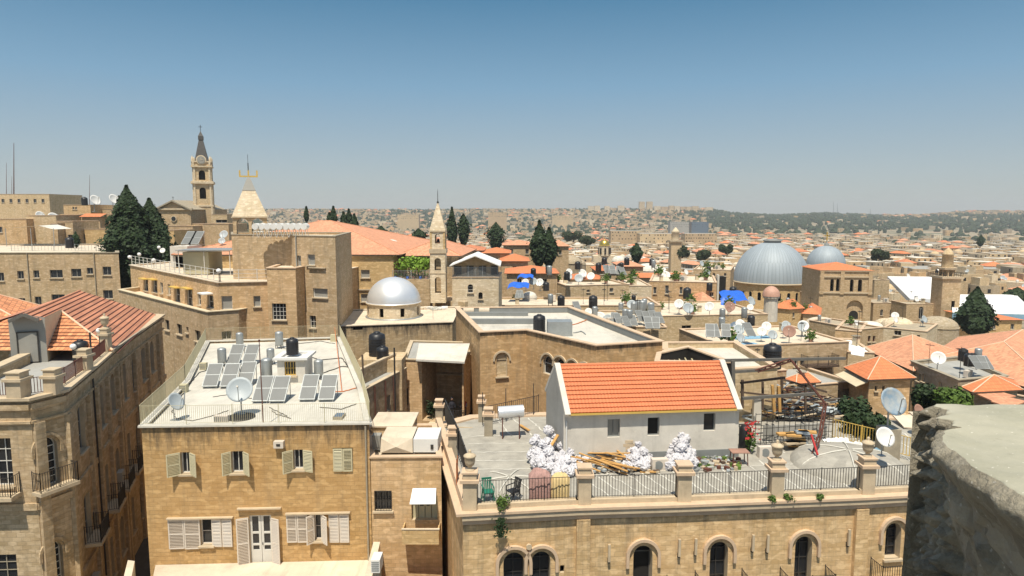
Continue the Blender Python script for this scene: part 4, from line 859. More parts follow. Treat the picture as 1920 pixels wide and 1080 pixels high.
# ===== long old stone building at left with rows of small windows =====
h=5.65; dp=95; a=D(-120,483,dp); b=D(222,472,dp+1); Q=[V2(a),V2(b),V2(b)*1.28,V2(a)*1.28]; W1=dict(nx=2,ny=1,fm='plaster_grey')
ops=[op(Q[0],Q[1],*r,win=W1) for r in [(-6,511,7,527),(33,508,44,523),(63,507,73,521),(94,506,117,521),(134,504,152,519),(163,502,174,514),(193,500,208,516),(36,559,47,576),(66,556,77,574),(97,552,121,565),(194,544,211,560),(-8,560,9,578)]]
t,_=building('long_stone_building','long tan stone building with small windows behind the red metal roof','building',Q,0,CH-h,'stone_tan','roof_cream',{0:ops},par=.2,pt=.4,cope='cut_stone_grey',coped=.1,group=None)
for u in (53,178): 
    s=MB(); uu,_=plane_uv(Q[0],Q[1],u,500); a_,dr,nn,L=frame2(Q[0],Q[1]); s.tube(P3(a_,dr,nn,uu,8,.1),P3(a_,dr,nn,uu,CH-h,.1),.07,'cut_stone_grey'); s.build('downpipe',t)
mb=MB(); zz=CH-h-.2; railing(mb,[(a.x+4,dp+9,zz),(b.x-1.5,dp+9,zz)],1.0,'galv',.5,.015,3,.03); tag(mb.build('roof_railing'),'thin metal railing across the roof of the long tan building','railing')
# ===== big patriarchate-like block with terrace =====
h=6.9; Q=[V2(H(244,497,h)),V2(H(410,530,h)),V2(H(553,527,h)),V2(H(553,527,h))+Vector((3,22)),V2(H(244,497,h))+Vector((6,16))]
Wn=dict(nx=1,ny=2,fm='frame_white'); f0=[op(Q[0],Q[1],*r,win=Wn) for r in [(271,524,277,545),(287,525,294,548),(301,530,305,550),(315,533,319,553),(329,540,337,566),(351,542,360,576),(371,552,376,572),(390,554,400,578)]]
f1=[op(Q[1],Q[2],*r,win=dict(nx=1,ny=1,pm='shutter_grey')) for r in [(416,555,435,580),(476,555,488,575)]]
blk,_=building('terrace_building','golden stone block with white railed terrace beside the tall cypress','building',Q,0,CH-h,'stone_gold','roof_cream',{0:f0,1:f1},par=.12,pt=.4,cope='roof_cream',coped=.15)
a,dr,nn,L=frame2(Q[0],Q[1])
for o in (f0[0],f0[1],f0[4],f0[5]): s=MB(); s.box(P3(a,dr,nn,(o['u0']+o['u1'])/2,o['v1']+.1,.3),(o['u1']-o['u0']+.5,.6,.12),'brass_paint',rz=math.atan2(dr.y,dr.x)); s.build('window_hood',blk)
o=f0[7]; s=MB(); s.box(P3(a,dr,nn,(o['u0']+o['u1'])/2,o['v1']+.25,.5),(1.6,1.0,.12),'membrane',rz=math.atan2(dr.y,dr.x)); s.build('canopy',blk)
mb=MB(); zz=CH-h+.06; rp=[(p.x,p.y,zz) for p in inset(Q,.2)]; 
for hh in (.35,.7): pass
railing(mb,[rp[0],rp[1],rp[2]],1.15,'frame_white',.0+9,.02,1.7,.035); 
for pa,pb in ((rp[0],rp[1]),(rp[1],rp[2])):
    for hh in (.4,.78): mb.bar((pa[0],pa[1],pa[2]+hh),(pb[0],pb[1],pb[2]+hh),.035,.03,'frame_white')
tag(mb.build('terrace_railing'),'white pipe railing around the terrace beside the cypress','railing')
for i,(x,y,dep,l) in enumerate(((243,482,90,'leftmost white globe lamp at the terrace corner by the cypress'),(261,477,92,'white globe lamp second from left on the terrace by the cypress'),(298,464,97,'white globe lamp highest on the terrace by the cypress'),(288,488,84,'white globe lamp on the left stretch of the terrace railing'),(410,508,67,'white globe lamp at the front corner of the railed terrace'))): lamp(x,y,dep,1.4,l,.24)
# lower wider body with ledge
h2=9.55; Q2=[V2(H(222,543,h2)),V2(H(389,585,h2)),V2(H(447,581,h2)),Q[2]+Vector((-4,.6)),Q[3],V2(H(222,543,h2))+Vector((4,12))]
f2=[op(Q2[0],Q2[1],*r,win=dict(nx=1,ny=1,fm='wood_grey')) for r in [(310,600,317,619),(332,608,341,627),(349,613,353,624),(366,620,376,640)]]; f3=[op(Q2[1],Q2[2],416,621,434,637,win=dict(nx=2,ny=1))]
lo,_=building('lower_wing','lower stone wing with pale coping under the railed terrace','building',Q2,0,CH-h2,'stone_tan','roof_cream',{0:f2,1:f3},par=.5,pt=.4,cope='plaster_cream',coped=.12)
# tall block
zt=D(630,443,67).z; Qb=[V2(D(553,500,68.4)),V2(D(630,500,66.5)),V2(D(630,500,66.5))+Vector((-1.5,13)),V2(D(434,443,80)),V2(D(434,443,72)),V2(D(545,443,70.5))]
fb=[op(Qb[0],Qb[1],*r,win=dict(nx=1,ny=1,pm='shutter_grey')) for r in [(577,477,590,497),(557,479,564,499),(558,543,565,558),(587,541,614,558)]]+[op(Qb[0],Qb[1],581,592,592,615,win=dict(nx=2,ny=2))]
tb,_=building('tall_stone_block','tall plain golden stone block with white tanks on its roof','building',Qb,0,zt,'stone_tan','roof_cream',{0:fb},par=.25,pt=.4,cope='cut_stone_grey',coped=.05)
Qc=[V2(D(500,503,66.2)),V2(D(554,503,66)),V2(D(554,503,66))+Vector((.6,5)),V2(D(500,503,66.2))+Vector((-.5,5))]
building('projecting_bay','projecting stone bay with large grilled window in front of the tall block','building',Qc,0,D(525,503,66).z,'stone_gold','roof_cream',{0:[op(Qc[0],Qc[1],511,569,536,600,win=dict(nx=4,ny=4,fm='frame_white'))]},par=.1,pt=.3)
a,dr,nn,L=frame2(Qb[0],Qb[1]); s=MB(); u=.3; s.tube(P3(a,dr,nn,u,8,.1),P3(a,dr,nn,u,zt,.1),.07,'shutter_grey'); s.build('downpipe',tb); s=MB(); u0=plane_uv(Qb[0],Qb[1],585,520)[0]; s.box(P3(a,dr,nn,u0+.75,CH-5.4-.05,.1),(2.0,.25,.1),'cut_stone',rz=math.atan2(dr.y,dr.x)); s.build('ledge',tb)
rn=random.Random(21)
for i in range(9):
    p=D(482+i*11.3,441,69.5+rn.uniform(-.2,.2)); t=thing('rack_tank',(p.x,p.y,p.z),f"{['first','second','third','fourth','fifth','sixth','seventh','eighth','ninth'][i]} from the left in the row of white tanks on the tall block",'water tank','white tanks in a row on the tall block'); s=MB(); s.tube((p.x,p.y-.5,p.z+.88),(p.x,p.y+.5,p.z+.88),.33,'white_paint',12); s.build('body',t)
    s=MB(); [s.bar((p.x+sx*.28,p.y+e,p.z-.2),(p.x,p.y+e,p.z+.8),.05,.04,'frame_white') for sx in (-1,1) for e in (-.45,.45)]; s.build('stand',t)
# terrace contents
mb=MB(); a=D(316,500,86); b=D(343,502,84); mb.box(((a.x+b.x)/2,88,CH-6.95),(2.2,4,2.7),'plaster_white',z0=True); tag(mb.build('white_room'),'plain white room on the railed terrace near the cypress','room')
mb=MB(); a=D(352,510,78); b=D(432,510,76); x0,x1=a.x,b.x
for x in (x0,(x0+x1)/2,x1):
    for y in (76,80.5): mb.bar((x,y,CH-6.95),(x,y,CH-4.3),.07,.07,'frame_white')
for y in (76,80.5): mb.bar((x0,y,CH-4.3),(x1,y,CH-4.3),.07,.07,'frame_white')
mb.box(((x0+x1)/2,78.2,CH-4.2),(x1-x0+.4,5,.06),'galv'); mb.box((x0+1.6,78.5,CH-6.95),(2.9,3.6,2.5),'shutter_cream',z0=True); tag(mb.build('roof_shelter'),'light framed shelter with flat sheet roof on the railed terrace','shelter')
place('panel',(D(349,470,82).x,82,CH-4.0),0,1.2,'pale collector on top of the shelter on the railed terrace, left one'); place('panel',(D(363,470,82).x,82,CH-4.0),0,1.2,'pale collector on top of the shelter on the railed terrace, right one')

# alley left of the hotel: added ochre sheet for a patch of yellow light
mb=MB(); a=D(232,1075,33.5); mb.quad((-22.2,30.5,4.6),(-20.2,30.5,4.6),(-20.6,35,5.2),(-22.6,35,5.2),'brass_paint'); mb.quad((-22.2,30.5,4.5),(-22.6,35,5.1),(-20.6,35,5.1),(-20.2,30.5,4.5),'brass_paint'); tag(mb.build('alley_lit_patch'),'added yellow ochre sheet as a lit patch deep in the alley left of the hotel','awning')
# ===== pyramid turret with yellow crown =====
dp=74; p=D(459,440,dp); w=60*dp/F; zb=p.z-.3; zc=D(459,406,dp).z; t=thing('stone_turret',(p.x,dp+w/2,zb),'open stone turret with pale pyramid roof and yellow crown on top','turret')
q=[(p.x-w/2,dp),(p.x+w/2,dp),(p.x+w/2,dp+w),(p.x-w/2,dp+w)]; s=MB()
for i in range(4):
    A,B=V2(q[i]),V2(q[(i+1)%4]); L=w; wall(s,A,B,zb,zc,[dict(u0=.35,u1=w/2-.15,v0=zb+.25,v1=zc-.2,arch=1),dict(u0=w/2+.15,u1=w-.35,v0=zb+.25,v1=zc-.2,arch=1)],'stone_church',.35)
s.poly([(a[0],a[1],zb+.02) for a in q],'roof_cream'); s.build('wall',t)
s=MB(); c=(p.x,dp+w/2); z2=D(459,357,dp+1).z; z3=D(459,331,dp+1).z; hw=w/2+.08; r2=hw*.36; r3=.12
def fr(s,c,za,ra,zb_,rb,m): 
    A=[(c[0]-ra,c[1]-ra,za),(c[0]+ra,c[1]-ra,za),(c[0]+ra,c[1]+ra,za),(c[0]-ra,c[1]+ra,za)]; B=[(c[0]-rb,c[1]-rb,zb_),(c[0]+rb,c[1]-rb,zb_),(c[0]+rb,c[1]+rb,zb_),(c[0]-rb,c[1]+rb,zb_)]
    for i in range(4): s.quad(A[i],A[(i+1)%4],B[(i+1)%4],B[i],m)
fr(s,c,zc,hw,z2,r2,'stone_white'); s.box((c[0],c[1],zc-.08),(w+.3,w+.3,.12),'cut_stone'); s.build('roof',t); s=MB(); fr(s,c,z2,r2+.04,z3,r3,'shutter_grey'); s.build('cap',t)
s=MB(); zz=z3; s.box((c[0],c[1],zz+.05),(1.9,.2,.16),'brass_paint');  [s.box((c[0]+dx,c[1]+dy,zz+.4),(.16,.16,.6),'brass_paint') for dx,dy in ((-.88,0),(.88,0),(0,0))]; s.build('crown',t); s=MB(); s.tube((c[0],c[1],zz+.6),(c[0],c[1],zz+1.5),.05,'dark_metal'); s.tube((c[0],c[1],zz+1.4),(c[0],c[1],D(456,287,dp).z),.02,'dark_metal'); s.build('antenna',t); t.rotation_euler.z=math.atan2(-p.x,dp)*.93
# ===== tall bell tower with dark spire =====
dp=200; c=D(385,430,dp); W=34*dp/F; t=thing('bell_tower',(c.x,dp,c.z-8),'tall stone bell tower with clock and dark pointed spire','bell tower'); Z=lambda y:D(385,y,dp).z; s=MB()
def ring4(c,w,dep): return [V2((c.x-w/2,dep-w/2)),V2((c.x+w/2,dep-w/2)),V2((c.x+w/2,dep+w/2)),V2((c.x-w/2,dep+w/2))]
def tier(s,y0,y1,w,opn=None,m='stone_pale'):
    q=ring4(c,w,dp)
    for i in range(4):
        ops=[]
        if opn: ww,ya,yb=opn; ops=[dict(u0=w/2-ww/2,u1=w/2+ww/2,v0=Z(yb),v1=Z(ya),arch=1)]
        wall(s,q[i],q[(i+1)%4],Z(y0),Z(y1),ops,m,.5)
        a,dr,nn,L=frame2(q[i],q[(i+1)%4])
        for u in (.3,w-.3): s.box(P3(a,dr,nn,u,(Z(y0)+Z(y1))/2,.1),(.5,.25,Z(y1)-Z(y0)),'stone_white',rz=math.atan2(dr.y,dr.x))
def corn(s,y,w,hh=.5,m='stone_white'): s.box((c.x,dp,Z(y)),(w,w,hh),m)
tier(s,470,388,W*.96); tier(s,388,346,W*.9,(1.7,352,373)); tier(s,340,313,W*.86,(1.7,320,338)); tier(s,313,303,W*.92)
s.box((c.x,dp,(Z(346)+Z(340))/2),(W*1.05,W*1.05,Z(340)-Z(346)),'stone_white'); corn(s,386,W*1.02); corn(s,343,W*1.14,.6); corn(s,313,W*1.05,.4); corn(s,304,W*1.0,.35); s.box((c.x,dp,Z(371)),(W*.5,W*.5,Z(350)-Z(388)),'interior_dark'); s.box((c.x,dp,Z(328)),(W*.5,W*.5,Z(314)-Z(340)),'interior_dark')
for sx in (-1,1):
    for sy in (-1,1): s.lathe((c.x+sx*W*.44,dp+sy*W*.44,Z(304)),[(.35,0),(.35,.9),(.15,1.3),(.01,1.7)],'stone_white',6)
s.build('wall',t); s=MB(); fr(s,(c.x,dp),Z(303),W*.34,Z(262),W*.10,'slate'); s.box((c.x,dp,Z(259)),(W*.26,W*.26,Z(255)-Z(262)),'slate'); fr(s,(c.x,dp),Z(256),W*.13,Z(246),.05,'slate'); s.build('spire',t); s=MB(); s.tube((c.x,dp,Z(247)),(c.x,dp,Z(234)),.07,'dark_metal'); s.box((c.x,dp,Z(238)),(1.0,.12,.12),'dark_metal'); s.build('cross',t)
s=MB(); M=Matrix.Rotation(R(90),4,'X'); 
for rr,mm,e in ((1.35,'stone_white',0),(1.05,'shutter_grey',.12)): s.tube((c.x,dp-W*.47,Z(301)),(c.x,dp-W*.47-.25-e,Z(301)),rr,mm,18)
s.box((c.x,dp-W*.47-.4,Z(301)+.35),(.1,.05,.7),'stone_white'); s.box((c.x+.25,dp-W*.47-.4,Z(301)),(.5,.05,.1),'stone_white'); s.build('clock',t)
t.rotation_euler.z=math.atan2(-c.x,dp)*.8
# gabled church beside it
dp=190; a=D(296,430,dp); b=D(359,430,dp); Q=[V2(a),V2(b),V2(b)+Vector((1,22)),V2(a)+Vector((1,22))]; z1=D(300,392,dp).z; s=MB(); s.prism(Q,a.z-8,z1,'stone_tan'); zg=D(325,377,dp).z; t=thing('gabled_church',((a.x+b.x)/2,dp,a.z-8),'plain gabled stone church with round window left of the tall bell tower','church')
mx=(a.x+b.x)/2; s.add([(a.x,dp,z1),(b.x,dp,z1),(mx,dp,zg)],[(0,1,2)],'stone_old'); s.box((mx,dp-.2,z1),(b.x-a.x+1.2,.6,.5),'cut_stone'); s.build('wall',t); s=MB()
for sx,xe in ((-1,a.x-.7),(1,b.x+.7)): s.add([(xe,dp-.8,z1-.1),(mx,dp-.8,zg+.3),(mx,dp+22,zg+.3),(xe,dp+22,z1-.1),(xe,dp-.8,z1-.5),(mx,dp-.8,zg-.1)],[(0,1,2,3),(0,4,5,1)],'cut_stone_grey')
s.build('roof',t); s=MB(); s.tube((mx,dp-.1,D(326,410,dp).z),(mx,dp-.3,D(326,410,dp).z),.85,'cut_stone',16); s.tube((mx,dp-.31,D(326,410,dp).z),(mx,dp-.36,D(326,410,dp).z),.6,'glass_dark',16); s.build('round_window',t); s=MB(); s.tube((mx,dp,zg),(mx,dp,zg+1.3),.06,'dark_metal'); s.box((mx,dp,zg+.95),(.6,.08,.08),'dark_metal'); s.build('cross',t)
# ===== dome church roof =====
h=11.5; Q=[V2(H(632,612,h)),V2(H(848,604,h)),V2(H(862,575,h)),V2(H(626,582,h))]
dmb,_=building('dome_church','low stone church with stained wall carrying the shiny silver dome','church',Q,0,CH-h,'stone_black','roof_cream',{0:[op(Q[0],Q[1],662,611,680,619,rd=.1)]},par=.08,pt=.3,cope='roof_cream',coped=.1)
cx,cy=D(739,600,75.6).x,75.6; zb=CH-h-.08; dr_=MB(); r=2.95; n=32; zt=zb+1.5
for i in range(n):
    a0=2*PI*i/n; a1=2*PI*(i+1)/n; P0=(cx+r*cos(a0),cy+r*sin(a0)); P1=(cx+r*cos(a1),cy+r*sin(a1)); op_=[dict(u0=.05,u1=.52,v0=zb+.3,v1=zt-.25,arch=0)] if i%4==2 and True else []
    wall(dr_,P0,P1,zb,zt,op_,'stone_white',.2)
dr_.lathe((cx,cy,zt),[(r-.05,0),(r+.14,.02),(r+.14,.16),(r-.02,.2)],'cut_stone',36); dr_.lathe((cx,cy,zb),[(r+.18,0),(r+.18,.1),(r,.12)],'galv',36); dr_.lathe((cx,cy,zb+.1),[(r-.5,0),(r-.5,1.3)],'interior_dark',20,False); dr_.build('drum',dmb); s=MB(); s.dome((cx,cy,zt+.18),r+.02,2.75,'silver',48,16); s.lathe((cx,cy,zt+.1),[(r+.12,0),(r+.1,.1),(r+.02,.12)],'silver',48); s.build('dome',dmb)
mb=MB(); rn=random.Random(3); p=H(800,585,h)
for i in range(14): mb.box((p.x+rn.uniform(-1.6,1.8),p.y+rn.uniform(-.8,.8)+3,CH-h-.05),(rn.uniform(.5,1.6),rn.uniform(.3,.8),rn.uniform(.08,.25)),rn.choice(['stripe_white','roof_cream','membrane']),rz=rn.uniform(0,3),z0=True)
tag(mb.build('sheets'),'white sheets piled on the roof right of the silver dome','sheets')
mb=MB(); p=H(812,598,h); mb.bar((p.x,p.y,CH-h),(p.x,p.y,CH-h+1.2),.04,.04,'galv'); mb.bar((p.x-.8,p.y,CH-h+1.1),(p.x+.8,p.y,CH-h+1.2),.03,.03,'galv'); tag(mb.build('antenna'),'thin TV antenna right of the silver dome','antenna')
# ===== yellow walled convent with large red roofs =====
dp=86; xl,xr=XD(330,dp),XD(738,dp); h1=5.5; Q=[V2((xl,dp)),V2((xr,dp)),V2((xr+1,dp+34)),V2((xl,dp+34))]
ops=[op(Q[0],Q[1],*r,win=dict(nx=1,ny=1,pm='shutter_grey')) for r in [(677,506,693,521),(677,551,695,566)]]
cv,_=building('convent','large yellow stone convent under a broad faded red roof','building',Q,0,CH-h1,'stone_yellow','roof_grey',{0:ops},par=.05,pt=.3,cope='cut_stone',coped=.12)
s=MB(); hiproof(s,[Q[0],Vector((xr+.7,dp)),Vector((xr+1.7,dp+36)),Q[3]],CH-h1+.22,4.0,.8,.35,'tile_faded','tile_faded',axis=0); s.build('main_roof',cv); s=MB(); s.box(((xl+xr)/2,dp-.08,D(660,543,dp).z),(xr-xl,.2,.15),'cut_stone'); s.build('string_course',cv)
dp=89; xl,xr=XD(738,dp),XD(873,dp); Q=[V2((xl+.8,dp)),V2((xr-1,dp)),V2((xr,dp+15)),V2((xl+.8,dp+15))]
w2,_=building('convent_wing','long convent wing with faded red roof behind the white steeple','building',Q,0,CH-5.75,'stone_old','roof_grey',{},par=.05,pt=.3); s=MB(); hiproof(s,Q,CH-5.6,1.75,1.0,.6,'tile_faded','tile_faded'); s.build('roof',w2)
mb=MB(); c=D(718,450,101); mb.dome((c.x+1.2,101,c.z-1.5),1.6,1.6,'roof_white',16,6); tag(mb.build('small_dome'),'small white dome peeping over the convent roof','dome'); mb=MB(); c=D(666,440,100); mb.dome((c.x,97,c.z-1),.7,1.2,'roof_white',12,5); tag(mb.build('small_dome'),'tiny white knob dome on the slope of the convent roof','dome')
# terrace with vine
mb=MB(); a=D(737,560,84.2); b=D(806,560,84.2); zt=D(770,524,84.2).z; mb.prism([(a.x,84.2),(b.x,84.2),(b.x,88.8),(a.x,88.8)],0,zt,'stone_old'); tag(mb.build('terrace_wall'),'stone terrace wall under the green vine beside the steeple','wall')
mb=MB(); railing(mb,[(a.x,84.3,zt),(b.x,84.3,zt)],1.1,'galv',.18,.012,2,.03); tag(mb.build('vine_terrace_railing'),'grey railing of the terrace under the green vine','railing')
v=bush('vine_pergola','bright green vine canopy over the terrace left of the white steeple','plant',((a.x+b.x)/2+.4,86.2,zt),2.6,1.6,5,1500,.16,'leaf_vine',False,None,.9)
for i,(x,z) in enumerate(((742,518),(752,517),(764,518),(776,517),(788,518),(799,518))):
    p=D(x,522,84.7); mb=MB(); mb.lathe((p.x,84.7,zt),[(.16,0),(.22,.35),(.2,.36)],'dish_rust' if i%2 else 'tarp_blue',10); t=tag(mb.build('flower_pot'),f"{['leftmost','second','third','fourth','fifth','sixth'][i]} flower pot from the left under the green vine",'flower pot','pots under the vine'); rn=random.Random(i); mb=MB(); leafcloud(mb,[((p.x+rn.uniform(-.25,.25),84.7+rn.uniform(-.25,.25),zt+rn.uniform(.35,.75)),(0,0,1)) for _ in range(60)],.08,'leaf_green',rn); o=mb.build('leaves',t)
# ===== white steeple =====
dp=83; c=D(823,560,dp); W=1.85; Z=lambda y:D(823,y,dp).z; t=thing('steeple',(c.x,dp,Z(565)),'slender pale stone steeple with arched openings and pointed stone spire','steeple'); s=MB()
def tier2(y0,y1,w,opn,m='stone_white'):
    q=ring4(c,w,dp)
    for i in range(4): ww,ya,yb=opn; wall(s,q[i],q[(i+1)%4],Z(y0),Z(y1),[dict(u0=w/2-ww/2,u1=w/2+ww/2,v0=Z(yb),v1=Z(ya),arch=1)],m,.3)
tier2(566,513,W,(.75,518,548)); tier2(513,474,W,(.78,483,506)); tier2(466,433,W*.92,(.6,438,456))
for sx in (-1,1):
    for sy in (-1,1): s.box((c.x+sx*W*.43,dp+sy*W*.43,(Z(466)+Z(433))/2),(.22,.22,Z(433)-Z(466)),'stone_yellow')
s.box((c.x,dp,(Z(474)+Z(466))/2),(W*1.12,W*1.12,Z(466)-Z(474)),'cut_stone'); s.box((c.x,dp,Z(511)),(W*1.05,W*1.05,.15),'cut_stone'); s.box((c.x,dp,Z(433)),(W*1.05,W*1.05,.16),'cut_stone'); s.build('shaft',t)
s=MB(); fr(s,(c.x,dp),Z(432),W*.52,Z(380),.06,'stone_white'); s.build('spire',t); s=MB(); s.lathe((c.x,dp,Z(381)),[(.12,0),(.14,.1),(.04,.3),(.035,1.2),(.01,1.7)],'dark_metal',8); s.build('finial',t); s=MB(); s.lathe((c.x,dp,Z(455)),[(.24,0),(.16,.3),(.1,.45),(.02,.5)],'dark_metal',10); s.build('bell',t)
# ===== chapel with white gable roof =====
dp=84; a=D(848,560,dp); b=D(935,560,dp); zE=D(890,497,dp).z; zP=D(890,478,dp).z; zF=D(890,520,dp).z; Q=[V2(a),V2(b),V2(b)+Vector((.3,7)),V2(a)+Vector((0,7))]
ch,_=building('chapel','pale chapel with white gabled roof over a grey screened balcony','chapel',Q,0,zF,'stone_white','roof_cream',{0:[op(Q[0],Q[1],877,533,887,549,arch=1,win=dict(nx=1,ny=2)),op(Q[0],Q[1],897,548,905,561,arch=1,win=dict(nx=1,ny=1,fm='wood_grey',pm='interior_dark'))]},par=.1,pt=.25)
s=MB(); mx=(a.x+b.x)/2; 
for xe in (a.x-.25,b.x+.25): s.add([(xe,dp-.6,zE),(mx,dp-.6,zP),(mx,dp+7.3,zP),(xe,dp+7.3,zE),(xe,dp-.6,zE-.14),(mx,dp-.6,zP-.14),(mx,dp+7.3,zP-.14),(xe,dp+7.3,zE-.14)],[(0,1,2,3),(4,5,6,7),(0,4,5,1),(3,2,6,7),(0,3,7,4)],'membrane')
s.build('gable_roof',ch); s=MB(); s.add([(a.x+.3,dp+1.5,zF),(b.x-.3,dp+1.5,zF),(b.x-.3,dp+1.5,zE),(mx,dp+1.5,zP-.2),(a.x+.3,dp+1.5,zE)],[(0,1,2,3,4)],'stone_pale'); [s.box((a.x+.6+i*1.55,dp+1.42,zF+.75),(.9,.05,1.1),'glass_dark') for i in range(4)]; s.build('upper_wall',ch); s=MB(); railing(s,[(a.x+.1,dp+.1,zF),(b.x-.1,dp+.1,zF)],1.25,'galv',.12,.02,2.4,.04); [s.bar((x,dp+.1,zF),(x,dp+.1,zE-.05),.07,.07,'galv') for x in (a.x+.1,a.x+2,b.x-2,b.x-.1)]; s.build('balcony_screen',ch)
mb=MB(); Q_=ccw([V2(H(800,562,11.0)),V2(H(872,566,11.0)),V2(H(930,558,11.0)),V2(H(935,550,11.0)),V2(H(800,553,11.0))]); mb.prism(Q_,0,CH-11.0,'stone_pale','roof_cream'); tag(mb.build('forecourt'),'pale raised forecourt in front of the chapel and steeple','terrace')
# ===== big flat roofed centre building =====
h=9.2; px=[(900,623),(987,619),(1118,648),(1242,640),(1068,575),(855,577)]; P=[V2(H(x,y,h)) for x,y in px]
Wd=dict(nx=1,ny=1,pm='stone_pale',fm='cut_stone',sill=True); o0=[op(P[0],P[1],931,664,951,706,arch=1,win=Wd,rd=.15)]; o1=[op(P[1],P[2],x0,y0,x1,y0+34,arch=1,win=dict(nx=1,ny=1,sill=False)) for x0,x1,y0 in ((1018,1037,668),(1041,1060,673),(1065,1083,679),(1087,1106,685))]; o5=[op(P[5],P[0],872,652,880,700,arch=1,win=Wd,rd=.15),op(P[5],P[0],856,640,862,668,arch=1,win=Wd,rd=.15)]
cb,_=building('centre_building','large angular stone building with wide pale flat roof in the centre','building',P,0,CH-h,'stone_centre','roof_coat',{0:o0,1:o1,5:o5},par=.55,pt=.3,cope='pink_coping',coped=.12)
for A_,B_,oo in ((P[0],P[1],o0),(P[1],P[2],o1)):
    for o in oo: s=MB(); o2=dict(o); o2['gap']=.15; hood(s,A_,B_,o2,.14,.1,'cut_stone',.1); s.build('hood_mould',cb)
s=MB(); ins=inset(P,.31); 
for i in range(6): a_,b_=ins[i],ins[(i+1)%6]; i2=inset(P,.33); c_,d_=i2[(i+1)%6],i2[i]; s.quad((b_.x,b_.y,CH-h-.53),(a_.x,a_.y,CH-h-.53),(a_.x,a_.y,CH-h-.04),(b_.x,b_.y,CH-h-.04),'curb_grey')
s.build('parapet_lining',cb); hR=h+.55
place('tank',on(1011,622,hR),0,1.0,'big black water tank standing on the centre building roof')
mb=MB(); p=H(1050,631,hR); mb.box((p.x,p.y+.8,p.z),(1.95,1.5,1.15),'galv',z0=True); tag(mb.build('metal_cistern'),'grey sheet-metal cistern box beside the big black tank','tank box')
for i,(x0,x1,y,hh) in enumerate(((870,990,592,.35),(880,1000,607,.45),(862,930,584,.3))):
    a=H(x0,y,hR); b=H(x1,y,hR); mb=MB(); mb.box(((a.x+b.x)/2,(a.y+b.y)/2,a.z),(b.x-a.x,.9 if i==2 else .4,hh),'curb_grey' if i<2 else 'roof_white',z0=True); tag(mb.build('roof_curb'),['longer back grey curb on the left of the centre building roof','front grey curb on the left of the centre building roof','pale low curb at the back left of the centre building roof'][i],'curb')
for i,(x,y) in enumerate(((879,588),(908,588))):
    a=H(x,y,hR); mb=MB(); mb.tube((a.x-.5,a.y,a.z+.3),(a.x+.5,a.y,a.z+.3),.28,'roof_cream',12); tag(mb.build('roof_tank'),['left','right'][i]+' of two cream lying tanks at the back left of the centre roof','tank')
cable([(1068,612),(1090,605),(1105,598)],hR,.04,'flag_orange','rusty pipe lying across the centre building roof'); cable([(1076,625),(1090,622),(1098,628)],hR,.04,'galv','short bent pipe right of the metal cistern box')
# wing right of it (grey parapets) 
h=9.9; px=[(1242,690),(1452,690),(1378,640),(1244,645)]; P=[V2(H(1245,700,h)),V2(H(1458,688,h)),V2(H(1380,641,h)),V2(H(1244,642,h))]
building('low_wing','pale flat roofed wing with grey parapet right of the centre building','building',P,0,CH-h,'stone_pale','roof_coat',{},par=.4,pt=.3,cope='pink_coping',coped=.1)
# burnt roofless shell
P=[V2(H(1228,690,9.7)),V2(H(1375,692,9.7)),V2(H(1290,660,9.7)),V2(H(1232,673,9.7))]
t,_=building('roofless_shell','burnt roofless shell with blackened walls behind the orange roof','ruin',P,CH-13.5,CH-9.3,'interior_dark','interior_dark',{},par=2.6,pt=.25,cope='pink_coping',coped=.05)
for i,x in enumerate((1262,1272,1284,1296)):
    mb=MB(); a=H(x,672,10.0); b=H(x+16,700,10.0); mb.bar(a,b,.08,.12,'shutter_cream'); tag(mb.build('charred_beam'),f"{['leftmost','second','third','rightmost'][i]} of four bare beams across the roofless shell",'beam','beams of the roofless shell')
# ===== arched facade building with roof terrace (front right) =====
h=13.4; z1=CH-h
FP=[H(868,962,h),H(1083,951,h),H(1270,945.5,h),H(1450,938.5,h),H(1613,932,h),H(1900,916,h)]; FP=[V2(p) for p in FP]
BK=[V2(H(1960,800,h)),V2(H(1560,778,h)),V2(H(1240,778,h)),V2(H(1000,778,h)),V2(H(884,783,h)),V2(H(818,800,h))]
P=FP+BK; ops={}
def fop(i,*r,**k): ops.setdefault(i,[]).append(op(P[i],P[i+1],*r,**k))
Wa=dict(nx=2,ny=3,fm='dark_metal')
fop(0,944,1036,983,1130,arch=1,win=Wa,rd=.45); fop(0,997,1034,1032,1130,arch=1,win=Wa,rd=.45); fop(0,1050,1060,1058,1074,rd=.2)
fop(1,1186,1023,1224,1125,arch=1.05,rd=.5,win=dict(nx=1,ny=1,fm='wood_grey',pm='interior_dark')); fop(2,1329,1016,1366,1110,arch=1.05,win=Wa,rd=.45); fop(3,1487,1006,1524,1110,arch=1.05,win=Wa,rd=.45); fop(4,1658,981,1691,1047,arch=1.1,win=Wa,rd=.45)
ar,_=building('arched_building','long golden stone building with arched windows and railed roof terrace','building',P,0,z1,'stone_arch','screed',ops,par=.0,pt=.35,cope='pink_coping',coped=.34,cop=.1,rd=.45)
for i in range(5):
    for o in ops.get(i,[]):
        if o['arch']: s=MB(); o2=dict(o); o2['gap']=.22; hood(s,P[i],P[i+1],o2,.14,.16,'pink_coping',.55); s.build('hood_mould',ar)
